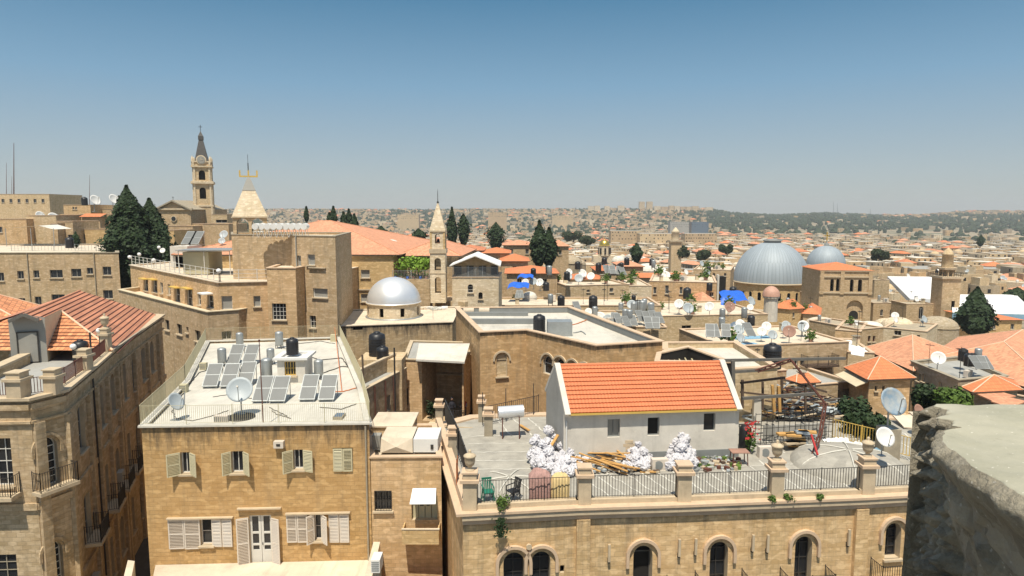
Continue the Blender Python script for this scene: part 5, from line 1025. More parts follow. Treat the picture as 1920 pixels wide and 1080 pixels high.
# splayed surround rings already real; pilasters, cornice band and drip
s=MB()
for i in range(5):
    a,dr,nn,L=frame2(P[i],P[i+1]); s.box(P3(a,dr,nn,L/2,z1-.16,.14),(L+.1,.28,.2),'cut_stone',rz=math.atan2(dr.y,dr.x)); s.box(P3(a,dr,nn,L/2,z1-.4,.06),(L+.05,.12,.22),'pink_coping',rz=math.atan2(dr.y,dr.x))
s.build('cornice',ar)
s=MB()
for i,u in ((1,.25),(4,.05)): s=MB(); a,dr,nn,L=frame2(P[i],P[i+1]); s.box(P3(a,dr,nn,u,(z1-.5)/2,.1),(.62,.24,z1-.55),'stone_arch',rz=math.atan2(dr.y,dr.x)); s.build('pilaster',ar)
for i,r in ((1,(1138,1018,1144,1050)),(1,(1269,1008,1275,1040)),(2,(1300,1007,1305,1037)),(2,(1407,1000,1412,1030)),(2,(1434,1000,1440,1032)),(3,(1585,990,1592,1020))):
    o=op(P[i],P[i+1],*r); a,dr,nn,L=frame2(P[i],P[i+1]); s=MB(); s.box(P3(a,dr,nn,(o['u0']+o['u1'])/2,(o['v0']+o['v1'])/2,.16),(.11,.1,o['v1']-o['v0']),'cut_stone',rz=math.atan2(dr.y,dr.x)); s.box(P3(a,dr,nn,(o['u0']+o['u1'])/2,o['v0'],.06),(.1,.12,.2),'dark_metal',rz=math.atan2(dr.y,dr.x)); s.build('wall_lamp',ar)
s=MB(); a,dr,nn,L=frame2(P[0],P[1]); u,z=plane_uv(P[0],P[1],991,1022); s.tube(P3(a,dr,nn,u,z,.1),P3(a,dr,nn,u,z,.22),.13,'cut_stone',12); s.build('boss',ar)
for (i,o) in ((1,ops[1][0]),(2,ops[2][0]),(3,ops[3][0]),(4,ops[4][0])):
    zb=plane_uv(P[i],P[i+1],{1:1205,2:1347,3:1505,4:1675}[i],{1:1125,2:1112,3:1105,4:1085}[i])[1]; balcony(ar,P[i],P[i+1],o['u0']-.75,o['u1']+.75,zb,.95,h=1.15)
# roof terrace: pale mortar joints on the screed
HF=h+.02; zf=z1+.0; mb=MB()
def stripe(px0,py0,px1,py1,w=.1,n=14,arc=0):
    a=H(px0,py0,h); b=H(px1,py1,h); rn=random.Random(int(px0*7+py0)); prev=None
    d=(b-a).normalized(); sd=Vector((-d.y,d.x,0)); 
    for k in range(n+1):
        t=k/n; c=a.lerp(b,t)+sd*(rn.uniform(-.07,.07)+arc*math.sin(PI*t)); ww=w*rn.uniform(.2,.6); q=(c+sd*ww,c-sd*ww)
        if prev: mb.quad((prev[1].x,prev[1].y,zf+.012),(q[1].x,q[1].y,zf+.012),(q[0].x,q[0].y,zf+.012),(prev[0].x,prev[0].y,zf+.012),'stripe_white')
        prev=q
for y in (818,832,848,864,880): stripe(878,y,1015,y-1,.1)
for x0,x1 in ((930,960),(960,1000),(990,1030),(908,925)): stripe(x0,784,x1,818,.1)
for k in range(22):
    x=1095+k*30; stripe(x-34,878-k*1.2,x+58,936-k*1.0,.1)
for k in range(10): stripe(1400+k*34,800,1470+k*36,850,.1)
stripe(900,905,1480,870,.09); stripe(1480,870,1700,850,.09)
for x in (930,965,1010,1045): stripe(x,884,x-8,940,.1,8,.15)
mb.build('mortar_joints',ar)
# swelling vaults in the terrace
for i,(x,y,r,hh) in enumerate(((1590,872,2.9,.85),(955,905,1.6,.3))):
    p=H(x,y,h); s=MB(); s.dome((p.x,p.y,zf-.02),r,hh,'screed',24,6); 
    for k in range(6):
        a0=PI*k/3+.2; pts=[(p.x+r*.97*cos(e)*cos(a0),p.y+r*.97*cos(e)*sin(a0),zf+hh*sin(e)+.01) for e in (0,.3,.6,.9,1.2,1.5)]; s.path(pts,.045,'stripe_white',4)
    s.build('roof_vault',ar)
# low curb under the railing
s=MB()
for i in range(5):
    a,dr,nn,L=frame2(P[i],P[i+1]); s.box(P3(a,dr,nn,L/2,z1+.19,-.22),(L+.1,.3,.24),'cut_stone',rz=math.atan2(dr.y,dr.x))
a,dr,nn,L=frame2(P[11],P[0]); s.box(P3(a,dr,nn,L/2,z1+.34,-.15),(L,.34,.5),'pink_coping',rz=math.atan2(dr.y,dr.x)); s.build('parapet_curb',ar)
zr=z1+.31; ordn=['leftmost','second','third','fourth','fifth']
def along(px):
    for i in range(5):
        u,_=plane_uv(P[i],P[i+1],px,940)
        L=(P[i+1]-P[i]).length
        if -.01<=u<=L+.01: a,dr,nn,_l=frame2(P[i],P[i+1]); return P3(a,dr,nn,u,zr,-.25)
pcs=[]
for k,(x,urn,wd) in enumerate(((882,True,.62),(1097,False,.58),(1284,False,.62),(1458,True,.58),(1628,True,.58))):
    c=along(x); t=thing('parapet_pier',(c[0],c[1],z1+.06),f"{ordn[k]} tall stone pier along the front railing of the arched building",'pier','stone piers along the roof parapets'); s=MB(); s.box((c[0],c[1],z1+.06),(wd,wd,1.35),'cut_stone',z0=True); s.build('shaft',t)
    s=MB(); s.box((c[0],c[1],z1+1.41),(wd+.24,wd+.24,.14),'pink_coping',z0=True); s.box((c[0],c[1],z1+1.55),(wd,wd,.26),'cut_stone',z0=True); s.box((c[0],c[1],z1+1.81),(wd+.1,wd+.1,.07),'pink_coping',z0=True); s.build('cap',t)
    if urn: s=MB(); s.lathe((c[0],c[1],z1+1.88),[(.2,0),(.2,.05),(.09,.12),(.1,.18),(.2,.27),(.24,.42),(.24,.6),(.29,.64),(.28,.7),(.14,.78),(.05,.82),(.08,.88),(.05,.95),(.01,.97)],'cut_stone',14); s.build('urn',t)
    pcs.append(c)
pcs.append(along(1790))
for k in range(5):
    a,b=Vector(pcs[k]),Vector(pcs[k+1]); d=(b-a).normalized()*.35; mb=MB(); railing(mb,[a+d,b-d],1.05,'dark_metal',.135,.011,1.6,.02); tag(mb.build('iron_railing'),f"black iron railing between {['leftmost and second','second and third','third and fourth','fourth and fifth','fifth pier and the rock'][k]}{' pier' if k<4 else ''} of the arched building".replace('the rock of the arched building','the foreground rock'),'railing','railings of the roof terrace')
# piers on the left return
for k,(x,y,urn,w) in enumerate(((850,856,False,.5),(916,816,False,.5),(824,798,False,.45),(903,790,False,.4))):
    c=H(x,y,h); pier(x,y,1.25,f"{['pier with pink cap on the left return near the flag','grey pier standing at the back left of the roof terrace','farthest small pier at the left return of the roof terrace','thin pier beside the fence at the back of the roof terrace'][k]}",w,h,urn,'cut_stone_grey',0,'pink_coping')
mb=MB(); pts=[H(872,948,h),H(850,870,h),H(826,806,h)]; pts=[(p.x+.3,p.y,zr+.3) for p in pts]; railing(mb,pts,1.3,'dark_metal',.3,.02,1.2,.03); tag(mb.build('iron_railing'),'black iron fence along the left return of the roof terrace','railing')
p=H(862,925,h); mb=MB(); n=8; vs=[]; 
for i in range(n+1):
    for j in range(3): vs.append((p.x-.15+.04*math.sin(i*1.3+j),p.y-.2+i*.14,zr+1.25-.55*j-.0+.03*math.sin(i*2+j)))
mb.add(vs,[(i*3+j,(i+1)*3+j,(i+1)*3+j+1,i*3+j+1) for i in range(n) for j in range(2)],'flag_orange'); tag(mb.build('hanging_cloth'),'orange and red cloth hung on the fence beside the leftmost pier','cloth')
# fence at back left of the terrace + pipe frame
mb=MB(); a=H(905,800,h); b=H(1010,778,h); railing(mb,[(a.x,a.y,z1+.1),(b.x,b.y+.3,z1+.1)],1.15,'dark_metal',.16,.012,2.0,.025); 
for q_ in (a,a.lerp(b,.4),a.lerp(b,.9)): mb.bar((q_.x,q_.y,z1+.1),(q_.x,q_.y,z1+2.2),.05,.05,'dark_metal')
tag(mb.build('iron_railing'),'black iron fence at the back of the roof terrace by the silver drum','railing')
p=H(958,775,h-1.5); mb=MB(); mb.tube((p.x-.75,p.y,z1+1.55),(p.x+.75,p.y+.2,z1+1.6),.36,'silver',16); mb.bar((p.x-.5,p.y,z1),(p.x-.5,p.y,z1+1.25),.06,.5,'rust_iron'); mb.bar((p.x+.5,p.y,z1),(p.x+.5,p.y,z1+1.25),.06,.5,'rust_iron'); tag(mb.build('boiler_drum'),'shiny silver drum lying on a stand behind the back fence','boiler')
# ===== house with orange tile roof on the terrace =====
zf=z1; A=V2(H(1058,858,h)); A=Vector((2.75,35.35)); B=Vector((12.42,36.35)); d=(B-A).normalized(); n=Vector((-d.y,d.x)); C_=B+n*4.4; D_=A+n*4.4+Vector((-.25,.1)); ze=CH-10.45; zr_=CH-8.62
t=thing('roof_house',((A.x+B.x)/2,(A.y+C_.y)/2,zf),'white rendered house with bright orange tile roof standing on the roof terrace','house'); s=MB()
ho=[op(A,B,1139,786,1163,820,win=dict(nx=2,ny=1,fm='curb_grey',pm='shutter_grey')),op(A,B,1214,783,1237,817,win=dict(nx=1,ny=1,fm='curb_grey',pm='interior_dark')),op(A,B,1319,775,1342,808,win=dict(nx=1,ny=1,fm='curb_grey',pm='glass_dark'))]
wall(s,A,B,zf,ze,ho,'plaster_white',.22,'plaster_white'); wall(s,B,C_,zf,ze,[],'plaster_white'); wall(s,C_,D_,zf,ze,[],'plaster_white'); wall(s,D_,A,zf,ze,[],'plaster_grey')  # left end wall and its gable in greyer plaster: shade put into colour
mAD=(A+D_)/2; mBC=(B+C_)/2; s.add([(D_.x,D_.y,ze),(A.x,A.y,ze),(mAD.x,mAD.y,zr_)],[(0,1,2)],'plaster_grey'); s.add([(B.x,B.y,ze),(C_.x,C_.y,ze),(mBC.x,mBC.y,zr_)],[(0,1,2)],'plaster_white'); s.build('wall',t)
for o in ho: window(t,A,B,o,rd=.22,sill=False,**o['win'])
s=MB(); rz=math.atan2(d.y,d.x); s.box(((A.x+B.x)/2-n.x*.04,(A.y+B.y)/2-n.y*.04,zf+.0),((B-A).length+.05,.1,.5),'curb_grey',rz=rz,z0=True); s.build('plinth',t)
s=MB(); nc=11; ov=.28
for side in (1,-1):
    e0=(A if side>0 else D_); e1=(B if side>0 else C_); out=-n*side*ov
    ea=Vector((e0.x+out.x+d.x*.32,e0.y+out.y+d.y*.32,ze-.12)); eb=Vector((e1.x+out.x-d.x*.32,e1.y+out.y-d.y*.32,ze-.12)); ra=Vector((mAD.x+d.x*.32,mAD.y+d.y*.32,zr_+.05)); rb=Vector((mBC.x-d.x*.32,mBC.y-d.y*.32,zr_+.05))
    nrm=(eb-ea).cross(ra-ea).normalized(); nrm=nrm if nrm.z>0 else -nrm
    for k in range(nc):
        f0,f1=k/nc,(k+1)/nc; lo_=nrm*.085; hi=nrm*.02; a0=ea.lerp(ra,f0)+lo_; b0=eb.lerp(rb,f0)+lo_; a1=ea.lerp(ra,f1)+hi; b1=eb.lerp(rb,f1)+hi; a00=ea.lerp(ra,f0)+nrm*.0; b00=eb.lerp(rb,f0)+nrm*.0
        # rounded rolls across each course
        N_=48; prevs=None
        for j in range(N_*2+1):
            tt=j/(N_*2); bump_=(nrm*.03*abs(math.sin(PI*tt*N_))); p0=a0.lerp(b0,tt)+bump_; p1=a1.lerp(b1,tt)+bump_*.8; pb=a00.lerp(b00,tt)
            if prevs:
                if side>0: s.quad(prevs[0],p0,p1,prevs[1],'tile_smooth'); s.quad(prevs[2],pb,p0,prevs[0],'tile_smooth')
                else: s.quad(p0,prevs[0],prevs[1],p1,'tile_smooth')
            prevs=(p0,p1,pb)
rn=random.Random(2)
for j in range(26): f=(j+.5)/26; a_=Vector((mAD.x,mAD.y,zr_+.07)).lerp(Vector((mBC.x,mBC.y,zr_+.07)),f); dd=Vector((d.x,d.y,0))*.19; s.tube(a_-dd,a_+dd,.1,'tile_smooth',8,.115)
s.build('roof',t)
for (e0,e1,m_,sg,nm_) in ((A,D_,mAD,1,'l'),(B,C_,mBC,-1,'r')):
    s=MB()
    for e in (e0,e1):
        o_=(V2(e)-V2(m_)).normalized()*.35; a_=Vector((e.x+o_.x,e.y+o_.y,ze-.2)); b_=Vector((m_.x,m_.y,zr_+.14)); off=Vector((d.x,d.y,0))*.14*sg; s.bar(a_+off,b_+off,.3,.2,'plaster_white')
    s.build('gable_coping',t)
s=MB(); s.bar((A.x-n.x*.3+d.x*.2,A.y-n.y*.3+d.y*.2,ze-.17),(B.x-n.x*.3,B.y-n.y*.3,ze-.17),.1,.1,'brass_paint'); s.build('gutter',t)
s=MB(); s.tube((A.x+d.x*.15-n.x*.05,A.y-n.y*.05,zf),(A.x+d.x*.15-n.x*.05,A.y-n.y*.05,ze-.6),.045,'white_paint'); s.build('downpipe',t)
HT=h
# ===== sacks, timber, rubble on the terrace =====
from mathutils import noise as NZ1
def sackmesh(seed):
    rn=random.Random(seed); bm=bmesh.new(); bmesh.ops.create_icosphere(bm,subdivisions=3,radius=1)
    for v in bm.verts:
        q=v.co.normalized(); k=1+.22*math.sin(q.x*5+seed)+.18*math.sin(q.y*6+seed*2)+.15*math.sin(q.z*7+seed*3)+rn.uniform(-.06,.06)
        w_=NZ1.noise(q*2.3+Vector((seed*3,0,0)))*.35-abs(NZ1.noise(q*4.5+Vector((0,seed*5,0))))*.55-abs(NZ1.noise(q*9))*.25; k=1.15+w_+.1*math.sin(q.x*5+seed)
        v.co=Vector((q.x*.25*k,q.y*.22*k,q.z*.19*k+.15))
    me=bpy.data.meshes.new('sack'); bm.to_mesh(me); bm.free(); me.materials.append(MATS['sack']); return me
SM=[sackmesh(i) for i in range(6)]
def sacks(x0,x1,y0,y1,hmax,n,label,group,seed,peak=.5):
    rn=random.Random(seed)
    for i in range(n):
        fx=rn.random(); fy=rn.random(); env=max(.1,1-abs(fx-peak)*1.7)*(0.35+.65*fy); p=H(x0+(x1-x0)*fx,y1-(y1-y0)*fy,HT)
        o=bpy.data.objects.new('white_sack',rn.choice(SM)); COL.objects.link(o); k=rn.uniform(.75,1.25); o.scale=(k,k,k); o.location=(p.x,p.y,zf+hmax*env*(.1+.9*(i/n))); o.rotation_euler=(rn.uniform(-.6,.6),rn.uniform(-.6,.6),rn.uniform(0,6)); tag(o,label,'sack',group)
sacks(1000,1048,850,888,1.9,80,'crumpled white rubbish sack in the tall heap at the left house corner','sacks in the tall heap at the house corner',1,.4)
sacks(1045,1100,862,893,1.0,75,'white rubbish sack in the long low heap left of the orange timber','sacks in the long low heap',2,.3)
sacks(1172,1216,860,884,1.35,48,'white rubbish sack in the middle heap below the dark window','sacks in the middle heap',3)
sacks(1252,1302,860,884,1.6,60,'white rubbish sack in the right heap below the house','sacks in the right heap',4)
rn=random.Random(12); mb=MB()
for i in range(170):
    p=H(rn.uniform(1085,1235),rn.uniform(858,890),HT); mb.box((p.x,p.y,zf+rn.uniform(.02,.35)*max(.15,(1-abs(p.x-5)/3))),(rn.uniform(.08,.5),rn.uniform(.06,.3),rn.uniform(.04,.16)),rn.choice(['cut_stone','plaster_grey','timber_dark','stone_white','cut_stone','dish_grey']),rz=rn.uniform(0,3),z0=True)
tag(mb.build('rubble'),'broken masonry and scraps strewn between the sack heaps','rubble',None,'stuff')
mb=MB()
for i in range(120):
    p=H(rn.uniform(1300,1385),rn.uniform(858,884),HT); mb.box((p.x,p.y,zf),(rn.uniform(.08,.5),rn.uniform(.06,.3),rn.uniform(.04,.2)),rn.choice(['cut_stone','plaster_grey','curb_grey','timber_dark','dish_grey','rust_iron','leaf_green']),rz=rn.uniform(0,3),z0=True)
tag(mb.build('rubble'),'grey rubble strip right of the right sack heap','rubble',None,'stuff')
for i in range(20):
    p=H(rn.uniform(1092,1170),rn.uniform(860,888),HT); a_=rn.gauss(-.35,.3); L_=rn.uniform(.7,1.4); v=Vector((cos(a_),sin(a_),rn.uniform(-.25,.1)))*L_; c=Vector((p.x,p.y,zf+rn.uniform(.25,.6))); s=MB(); s.bar(c-v,c+v,.1,.04,'timber'); tag(s.build('timber_plank'),'orange brown plank in the tangle between left and middle sack heaps','plank','planks between the sack heaps')
for i,(x0,y0,x1,y1,z,l) in enumerate(((1200,886,1230,888,.05,'flat orange plank lying in front of the middle sack heap'),(1032,868,1046,848,.9,'orange plank stuck in the tall left sack heap'),(975,800,992,812,.12,'orange plank lying at the left corner of the orange roofed house'))):
    a_=H(x0,y0,HT); b_=H(x1,y1 if i!=1 else y0-6,HT); s=MB(); s.bar((a_.x,a_.y,zf+z),(b_.x,b_.y,zf+z+(.5 if i==1 else .05)),.16,.06,'timber'); tag(s.build('timber_plank'),l,'plank')
s=MB()
for i in range(6): p=H(1178,872,HT); s.box((p.x+rn.uniform(-.05,.05),p.y+.8,zf+i*.2),(.75,.5,.17),'cut_stone',z0=True,rz=rn.uniform(-.1,.1))
s.box((p.x,p.y+.8,zf+1.2),(.5,.4,.5),'cut_stone_grey',z0=True); tag(s.build('stone_stack'),'stack of pale stone slabs against the house behind the middle sack heap','stones')
def ac(x,y,label,hh=HT,w=.85,rz=.1):
    p=H(x,y,hh); t=thing('air_conditioner',(p.x,p.y,p.z),label,'air conditioner','air conditioners'); s=MB(); s.box((p.x,p.y,p.z),(w,.35,.62),'shutter_white',rz=rz,z0=True); s.build('casing',t); s=MB(); s.tube((p.x-.08,p.y-.17,p.z+.32),(p.x-.08,p.y-.2,p.z+.32),.23,'curb_grey',14); s.build('fan_grille',t)
ac(1236,881,'white air conditioner on the terrace between middle and right sack heaps'); ac(1435,857,'white air conditioner right of the red table'); 
# red table
p=H(1385,870,HT); t=thing('red_table',(p.x,p.y,zf),'low rusty red table at the right end of the house','table'); s=MB(); s.box((p.x,p.y,zf+.72),(.95,.7,.04),'dish_rust'); s.build('tabletop',t)
for sx in (-.4,.4):
    for sy in (-.28,.28): s=MB(); s.bar((p.x+sx,p.y+sy,zf),(p.x+sx*.9,p.y+sy*.9,zf+.7),.04,.04,'rust_iron'); s.build('leg',t)
# plastic chairs
def chair(x,y,m,label,rz):
    p=H(x,y,HT); t=thing('plastic_chair',(p.x,p.y,zf),label,'chair',None,rz); ROOT[t.name]=Vector((0,0,0)); 
    for sx in (-.22,.22):
        for sy in (-.2,.2): s=MB(); s.bar((sx*1.15,sy*1.15,0),(sx,sy,.43),.045,.045,m); s.build('leg',t)
    s=MB(); s.box((0,0,.44),(.5,.48,.04),m); s.build('seat',t); s=MB(); [s.bar((x_,.22,.46),(x_*.95,.32,.95),.05,.02,m) for x_ in (-.21,-.13,-.05,.05,.13,.21)]; s.bar((-.24,.32,.95),(.24,.32,.95),.04,.09,m); s.build('backrest',t)
    for sx in (-.25,.25): s=MB(); s.bar((sx,-.2,.66),(sx,.26,.68),.05,.03,m); s.bar((sx,-.2,.44),(sx,-.2,.66),.04,.04,m); s.build('armrest',t)
chair(915,938,'green_plastic','dark green plastic armchair behind the railing right of the leftmost pier',.25); chair(962,937,'black_plastic','black plastic armchair beside the pink rug',-.9)
def roll(x0,x1,y,hgt,m,name,label,cat,seed):
    a_=along(x0); b_=along(x1); s=MB(); n_=12; rn=random.Random(seed); vs=[]
    prof=[(.05,0),(.0,.45),(.06,.95),(.3,1.25),(.6,1.1),(.85,.6),(1.0,0)]
    for i in range(n_+1):
        t_=i/n_; k=1-.18*abs(2*t_-1)**3
        for (dy,dz) in prof: vs.append((a_[0]+(b_[0]-a_[0])*t_+rn.uniform(-.03,.03),a_[1]+.25+dy*.8+rn.uniform(-.05,.05),zf+.05+dz*hgt*k+rn.uniform(-.03,.03)))
    m_=len(prof); s.add(vs,[(i*m_+j,(i+1)*m_+j,(i+1)*m_+j+1,i*m_+j+1) for i in range(n_) for j in range(m_-1)]+[tuple(range(m_)),tuple(reversed([n_*m_+j for j in range(m_)]))],m,True); tag(s.build(name),label,cat)
roll(994,1034,0,1.3,'rug_pink','rug','crumpled pink patterned rug heaped behind the railing','rug',1); roll(1036,1070,0,1.1,'foam_yellow','mattress','folded yellow striped mattress behind the railing left of second pier','mattress',2)
# weeds on the cornice
for k,(px,py,r,hh,l) in enumerate(((942,952,.42,.75,'green shrub growing out of the cornice beside the leftmost pier'),(1478,936,.3,.35,'small weed on the cornice right of the fourth pier'),(1535,933,.28,.3,'small weed on the cornice between fourth and fifth pier'),(1445,938,.25,.3,'low weed on the cornice below the fourth pier'))):
    c=along(px); bush('cornice_weed',l,'plant',(c[0],c[1]-.45,z1-.0),r,hh,k,500 if k==0 else 220,.045,'leaf_green',False)
s=MB(); c=along(940); rn=random.Random(5); leafcloud(s,[((c[0]+rn.gauss(0,.12),c[1]-.75,z1-.1-rn.random()*.9),(0,-1,0)) for _ in range(200)],.06,'leaf_cypress',rn); tag(s.build('hanging_weed'),'dark dead weed hanging below the shrub on the cornice','plant')
from mathutils import noise as NZ
def fb(name,label,cat,x0,y0,x1,y1,h,ln,wm='stone_tan',rfm='roof_cream',wins=(),par=.35,z0=None,cope='pink_coping',lw=(),left=None,group=None,win=None,pt=.25,arch=0,skew=0,rd=.25,coped=.06):
    A=V2(H(x0,y0,h)); B=V2(H(x1,y1,h)); d=(B-A).normalized(); n=Vector((-d.y,d.x))*ln+d*skew; Q=[A,B,B+n,A+n]; W_=win or dict(nx=2,ny=1)
    ops={0:[op(Q[0],Q[1],*w[:4],arch=(w[4] if len(w)>4 else arch),win=W_) for w in wins],3:[op(Q[3],Q[0],*w,win=W_) for w in lw]}
    g=gz((A.x+B.x)/2,(A.y+B.y)/2)-3 if z0 is None else z0
    t,Q=building(name,label,cat,Q,g,CH-h,wm,rfm,ops,par=par,pt=pt,cope=cope,coped=coped,rd=rd,group=group); return t,Q
def hipped(name,label,cat,pts,h,rise,wm,rfm,hip=1.0,over=.35,z0=0,axis=None,wins=(),thing_only=False,win=None):
    Q=[V2(H(x,y,h)) for x,y in pts]; ops={}
    for i,w in wins: ops.setdefault(i,[]).append(op(Q[i],Q[(i+1)%4],*w,win=win or dict(nx=1,ny=1)))
    t,Q=building(name,label,cat,Q,z0,CH-h-.12,wm,'roof_grey',ops,par=.02,pt=.2,coped=.01); s=MB(); hiproof(s,Q,CH-h+.05,rise,hip,over,rfm,'ridge_mortar' if h<16 else None,axis=axis,rr=.07); s.build('roof',t); return t,Q
# --- wall building between hotel and centre building ---
t,Q=fb('narrow_house','narrow weathered stone house with sloping coping right of the hotel roof','house',686,730,762,690,12.3,4.2,'stone_old','roof_grey',[(722,742,732,772)],.05,0,'cut_stone',win=dict(nx=1,ny=1,pm='stone_pale',fm='cut_stone',sill=False))
a,dr,nn,L=frame2(Q[0],Q[1]); s=MB()
for u in (1.2,2.9,4.3): s.tube(P3(a,dr,nn,u,6,.08),P3(a,dr,nn,u,CH-12.4,.08),.05,'rust_iron',6)
s.build('downpipe',t); s=MB(); zt=CH-11.2; s.quad(P3(a,dr,nn,0,CH-12.3,-.9),P3(a,dr,nn,L,CH-12.3,-.9),P3(a,dr,nn,L,zt,-.9),P3(a,dr,nn,0,zt,-.9),'stone_old'); s.box(P3(a,dr,nn,L/2,zt,-1.0),(L,.3,.12),'cut_stone',rz=math.atan2(dr.y,dr.x)); s.build('back_parapet',t)
p=Q[0]+dr*.4
mb=MB(); mb.tube((p.x-.1,p.y-.6,5),(p.x-.25,p.y-.6,CH-9.8),.07,'bark',8); tag(mb.build('wooden_post'),'tall brown wooden post at the left end of the narrow weathered house','pole')
mb=MB(); c=D(742,800,46.5); mb.tube((c.x,46.5,5),(c.x,46.5,D(742,652,46.5).z),.06,'dark_metal',8); tag(mb.build('metal_post'),'tall dark iron post in front of the narrow weathered house','pole')
p=D(700,672,52.5); mb=MB(); mb.box((p.x+.6,53.4,p.z-4),(3.4,3.0,4),'stone_pale',z0=True); tag(mb.build('tank_platform'),'pale stone platform under the two black tanks','platform')
place('tank',(p.x+.1,53.6,p.z),0,1.32,'large black water tank behind the smaller tank right of hotel'); place('tank',(p.x+.75,52.4,p.z-.35),0,.95,'smaller black water tank in front of the large one')
# --- open fronted hall with sheet roof ---
A=V2(H(757,674,11.75)); B=V2(H(869,678,11.75)); Q=[A,B,B+Vector((.5,8)),A+Vector((-.6,8))]; g=7.2
t,Q=building('open_hall','yellow stone hall with dark open front and grey sheet roof in the centre','building',Q,0,CH-11.75,'stone_gold','roof_grey',{0:[op(Q[0],Q[1],792,676,866,790,rd=4.5),op(Q[0],Q[1],761,728,765,760,rd=.3)]},par=.1,pt=.2,cope='cut_stone',rm='stone_tan')
a,dr,nn,L=frame2(Q[0],Q[1]); o0=op(Q[0],Q[1],792,676,866,790); s=MB(); q=lambda u,z,e:P3(a,dr,nn,u,z,e); s.quad(q(o0['u0'],o0['v0'],-4.4),q(o0['u1'],o0['v0'],-4.4),q(o0['u1'],o0['v1'],-4.4),q(o0['u0'],o0['v1'],-4.4),'stone_tan'); s.box(q((o0['u0']+o0['u1'])/2-.6,o0['v0']+2.8,-4.3),(2.6,.1,.12),'cut_stone',rz=math.atan2(dr.y,dr.x)); s.build('back_wall',t)
s=MB(); zz=CH-11.5; s.add([q(.3,zz+.45,-3.2),q(L-.2,zz+.6,-3.2),q(L+.3,zz-.05,.9),q(1.3,zz+.0,.9),q(.3,zz+.3,-3.2),q(L-.2,zz+.45,-3.2),q(L+.3,zz-.2,.9),q(1.3,zz-.15,.9)],[(0,1,2,3),(7,6,5,4),(3,2,6,7),(0,3,7,4),(1,5,6,2),(0,4,5,1)],'plaster_white'); s.build('sheet_roof',t)
zfl=o0['v0']; s=MB(); railing(s,[q(o0['u0']+2.0,zfl,.1),q(L+.1,zfl,.1)],1.0,'dark_metal',.12,.014,1.6,.03); s.build('railing',t); s=MB(); s.box(q(L-1.2,zfl-.2,.5),(3.2,1.2,.3),'plaster_cream',rz=math.atan2(dr.y,dr.x)); s.build('balcony_slab',t)
# people in the hall
def person(loc,label,lean,shirt,rz=0,arm=0):
    x,y,z=loc; me=bpy.data.meshes.new('person'); 
    P_=[(0,0,.95),(0,0,1.2),(0,lean*.5,1.42),(0,lean*.7,1.52),(0,lean,1.66),(-.19,lean*.5,1.38),(-.25,lean*.5-.08,1.12),(-.16,lean*.5-.3-arm,1.05),(.19,lean*.5,1.38),(.26,lean*.5-.06,1.12),(.2,lean*.5-.3,1.06),(-.1,0,.86),(-.11,-.02,.48),(-.11,0,.07),(-.11,-.14,.03),(.1,0,.86),(.11,-.02,.48),(.11,0,.07),(.11,-.14,.03)]
    E=[(0,1),(1,2),(2,3),(3,4),(2,5),(5,6),(6,7),(2,8),(8,9),(9,10),(0,11),(11,12),(12,13),(13,14),(0,15),(15,16),(16,17),(17,18)]
    Rr=[.15,.15,.13,.055,.1,.065,.05,.035,.065,.05,.035,.09,.065,.045,.04,.09,.065,.045,.04]
    me.from_pydata(P_,E,[]); o=bpy.data.objects.new('person',me); COL.objects.link(o); o.modifiers.new('s','SKIN')
    for i,r in enumerate(Rr): me.skin_vertices[0].data[i].radius=(r,r*.85)
    me.skin_vertices[0].data[0].use_root=True
    m_=o.modifiers.new('u','SUBSURF'); m_.levels=1; m_.render_levels=1; me.materials.append(MATS['cloth_dark']); o.location=loc; o.rotation_euler=(0,0,rz); ROOT[o.name]=Vector((0,0,0)); tag(o,label,'person')
    s=MB(); s.lathe((0,lean+.0,1.58),[(.01,0),(.07,.02),(.095,.1),(.1,.17),(.08,.23),(.01,.26)],'skin',12); s.build('face',o); s=MB(); s.lathe((0,lean+.02,1.62),[(.1,.02),(.112,.1),(.11,.17),(.085,.235),(.01,.265)],'cloth_dark',12); s.build('hair',o); s=MB(); s.lathe((0,lean*.4,1.0),[(.18,0),(.17,.2),(.21,.4),(.12,.47)],shirt,12); s.build('shirt',o); return o
p=q(o0['u0']+2.3,zfl,-.6); person(p,'person in dark clothes leaning on the hall railing, left of two',-.05,'cloth_dark',.3); p=q(o0['u0']+3.3,zfl,-.9); person(p,'person in a red top behind the hall railing, right of two',-.12,'cloth_red',-.5,.1); p=q(o0['u1']-.35,zfl,-1.2)
bush('potted_plant','dark potted plant inside the left corner of the open hall','plant',q(o0['u0']+.5,zfl,-.6),.5,1.4,3,260,.09,'leaf_cypress',False)
slab('hall_terrace','yellow lit terrace below the open hall','terrace',[(700,800),(835,800),(835,775),(757,778)],17.4,6,'stone_gold')
# fence of corrugated sheet, small tank house
mb=MB(); a=D(732,796,41.5); b=D(886,802,41.5); 
for i in range(60): t0=a.lerp(b,i/60); t1=a.lerp(b,(i+1)/60); e=.05*(i%2); mb.quad((t0.x,t0.y+e,t0.z-1.1),(t1.x,t1.y+.05-e,t1.z-1.1),(t1.x,t1.y+.05-e,t1.z),(t0.x,t0.y+e,t0.z),'plaster_grey')
mb.bar(a,b,.08,.06,'cut_stone'); tag(mb.build('sheet_fence'),'grey corrugated sheet fence behind the annex roof','fence')
mb=MB(); a=D(702,830,38.2); mb.box((a.x+.95,39.6,CH-16),(2.3,2.6,a.z-CH+16+.9),'stone_old',z0=True); mb.box((a.x+.95,39.6,a.z+.9),(2.5,2.8,.08),'roof_cream',z0=True); tag(mb.build('roof_hut'),'small stained stone hut behind the creased cream box','roof hut')
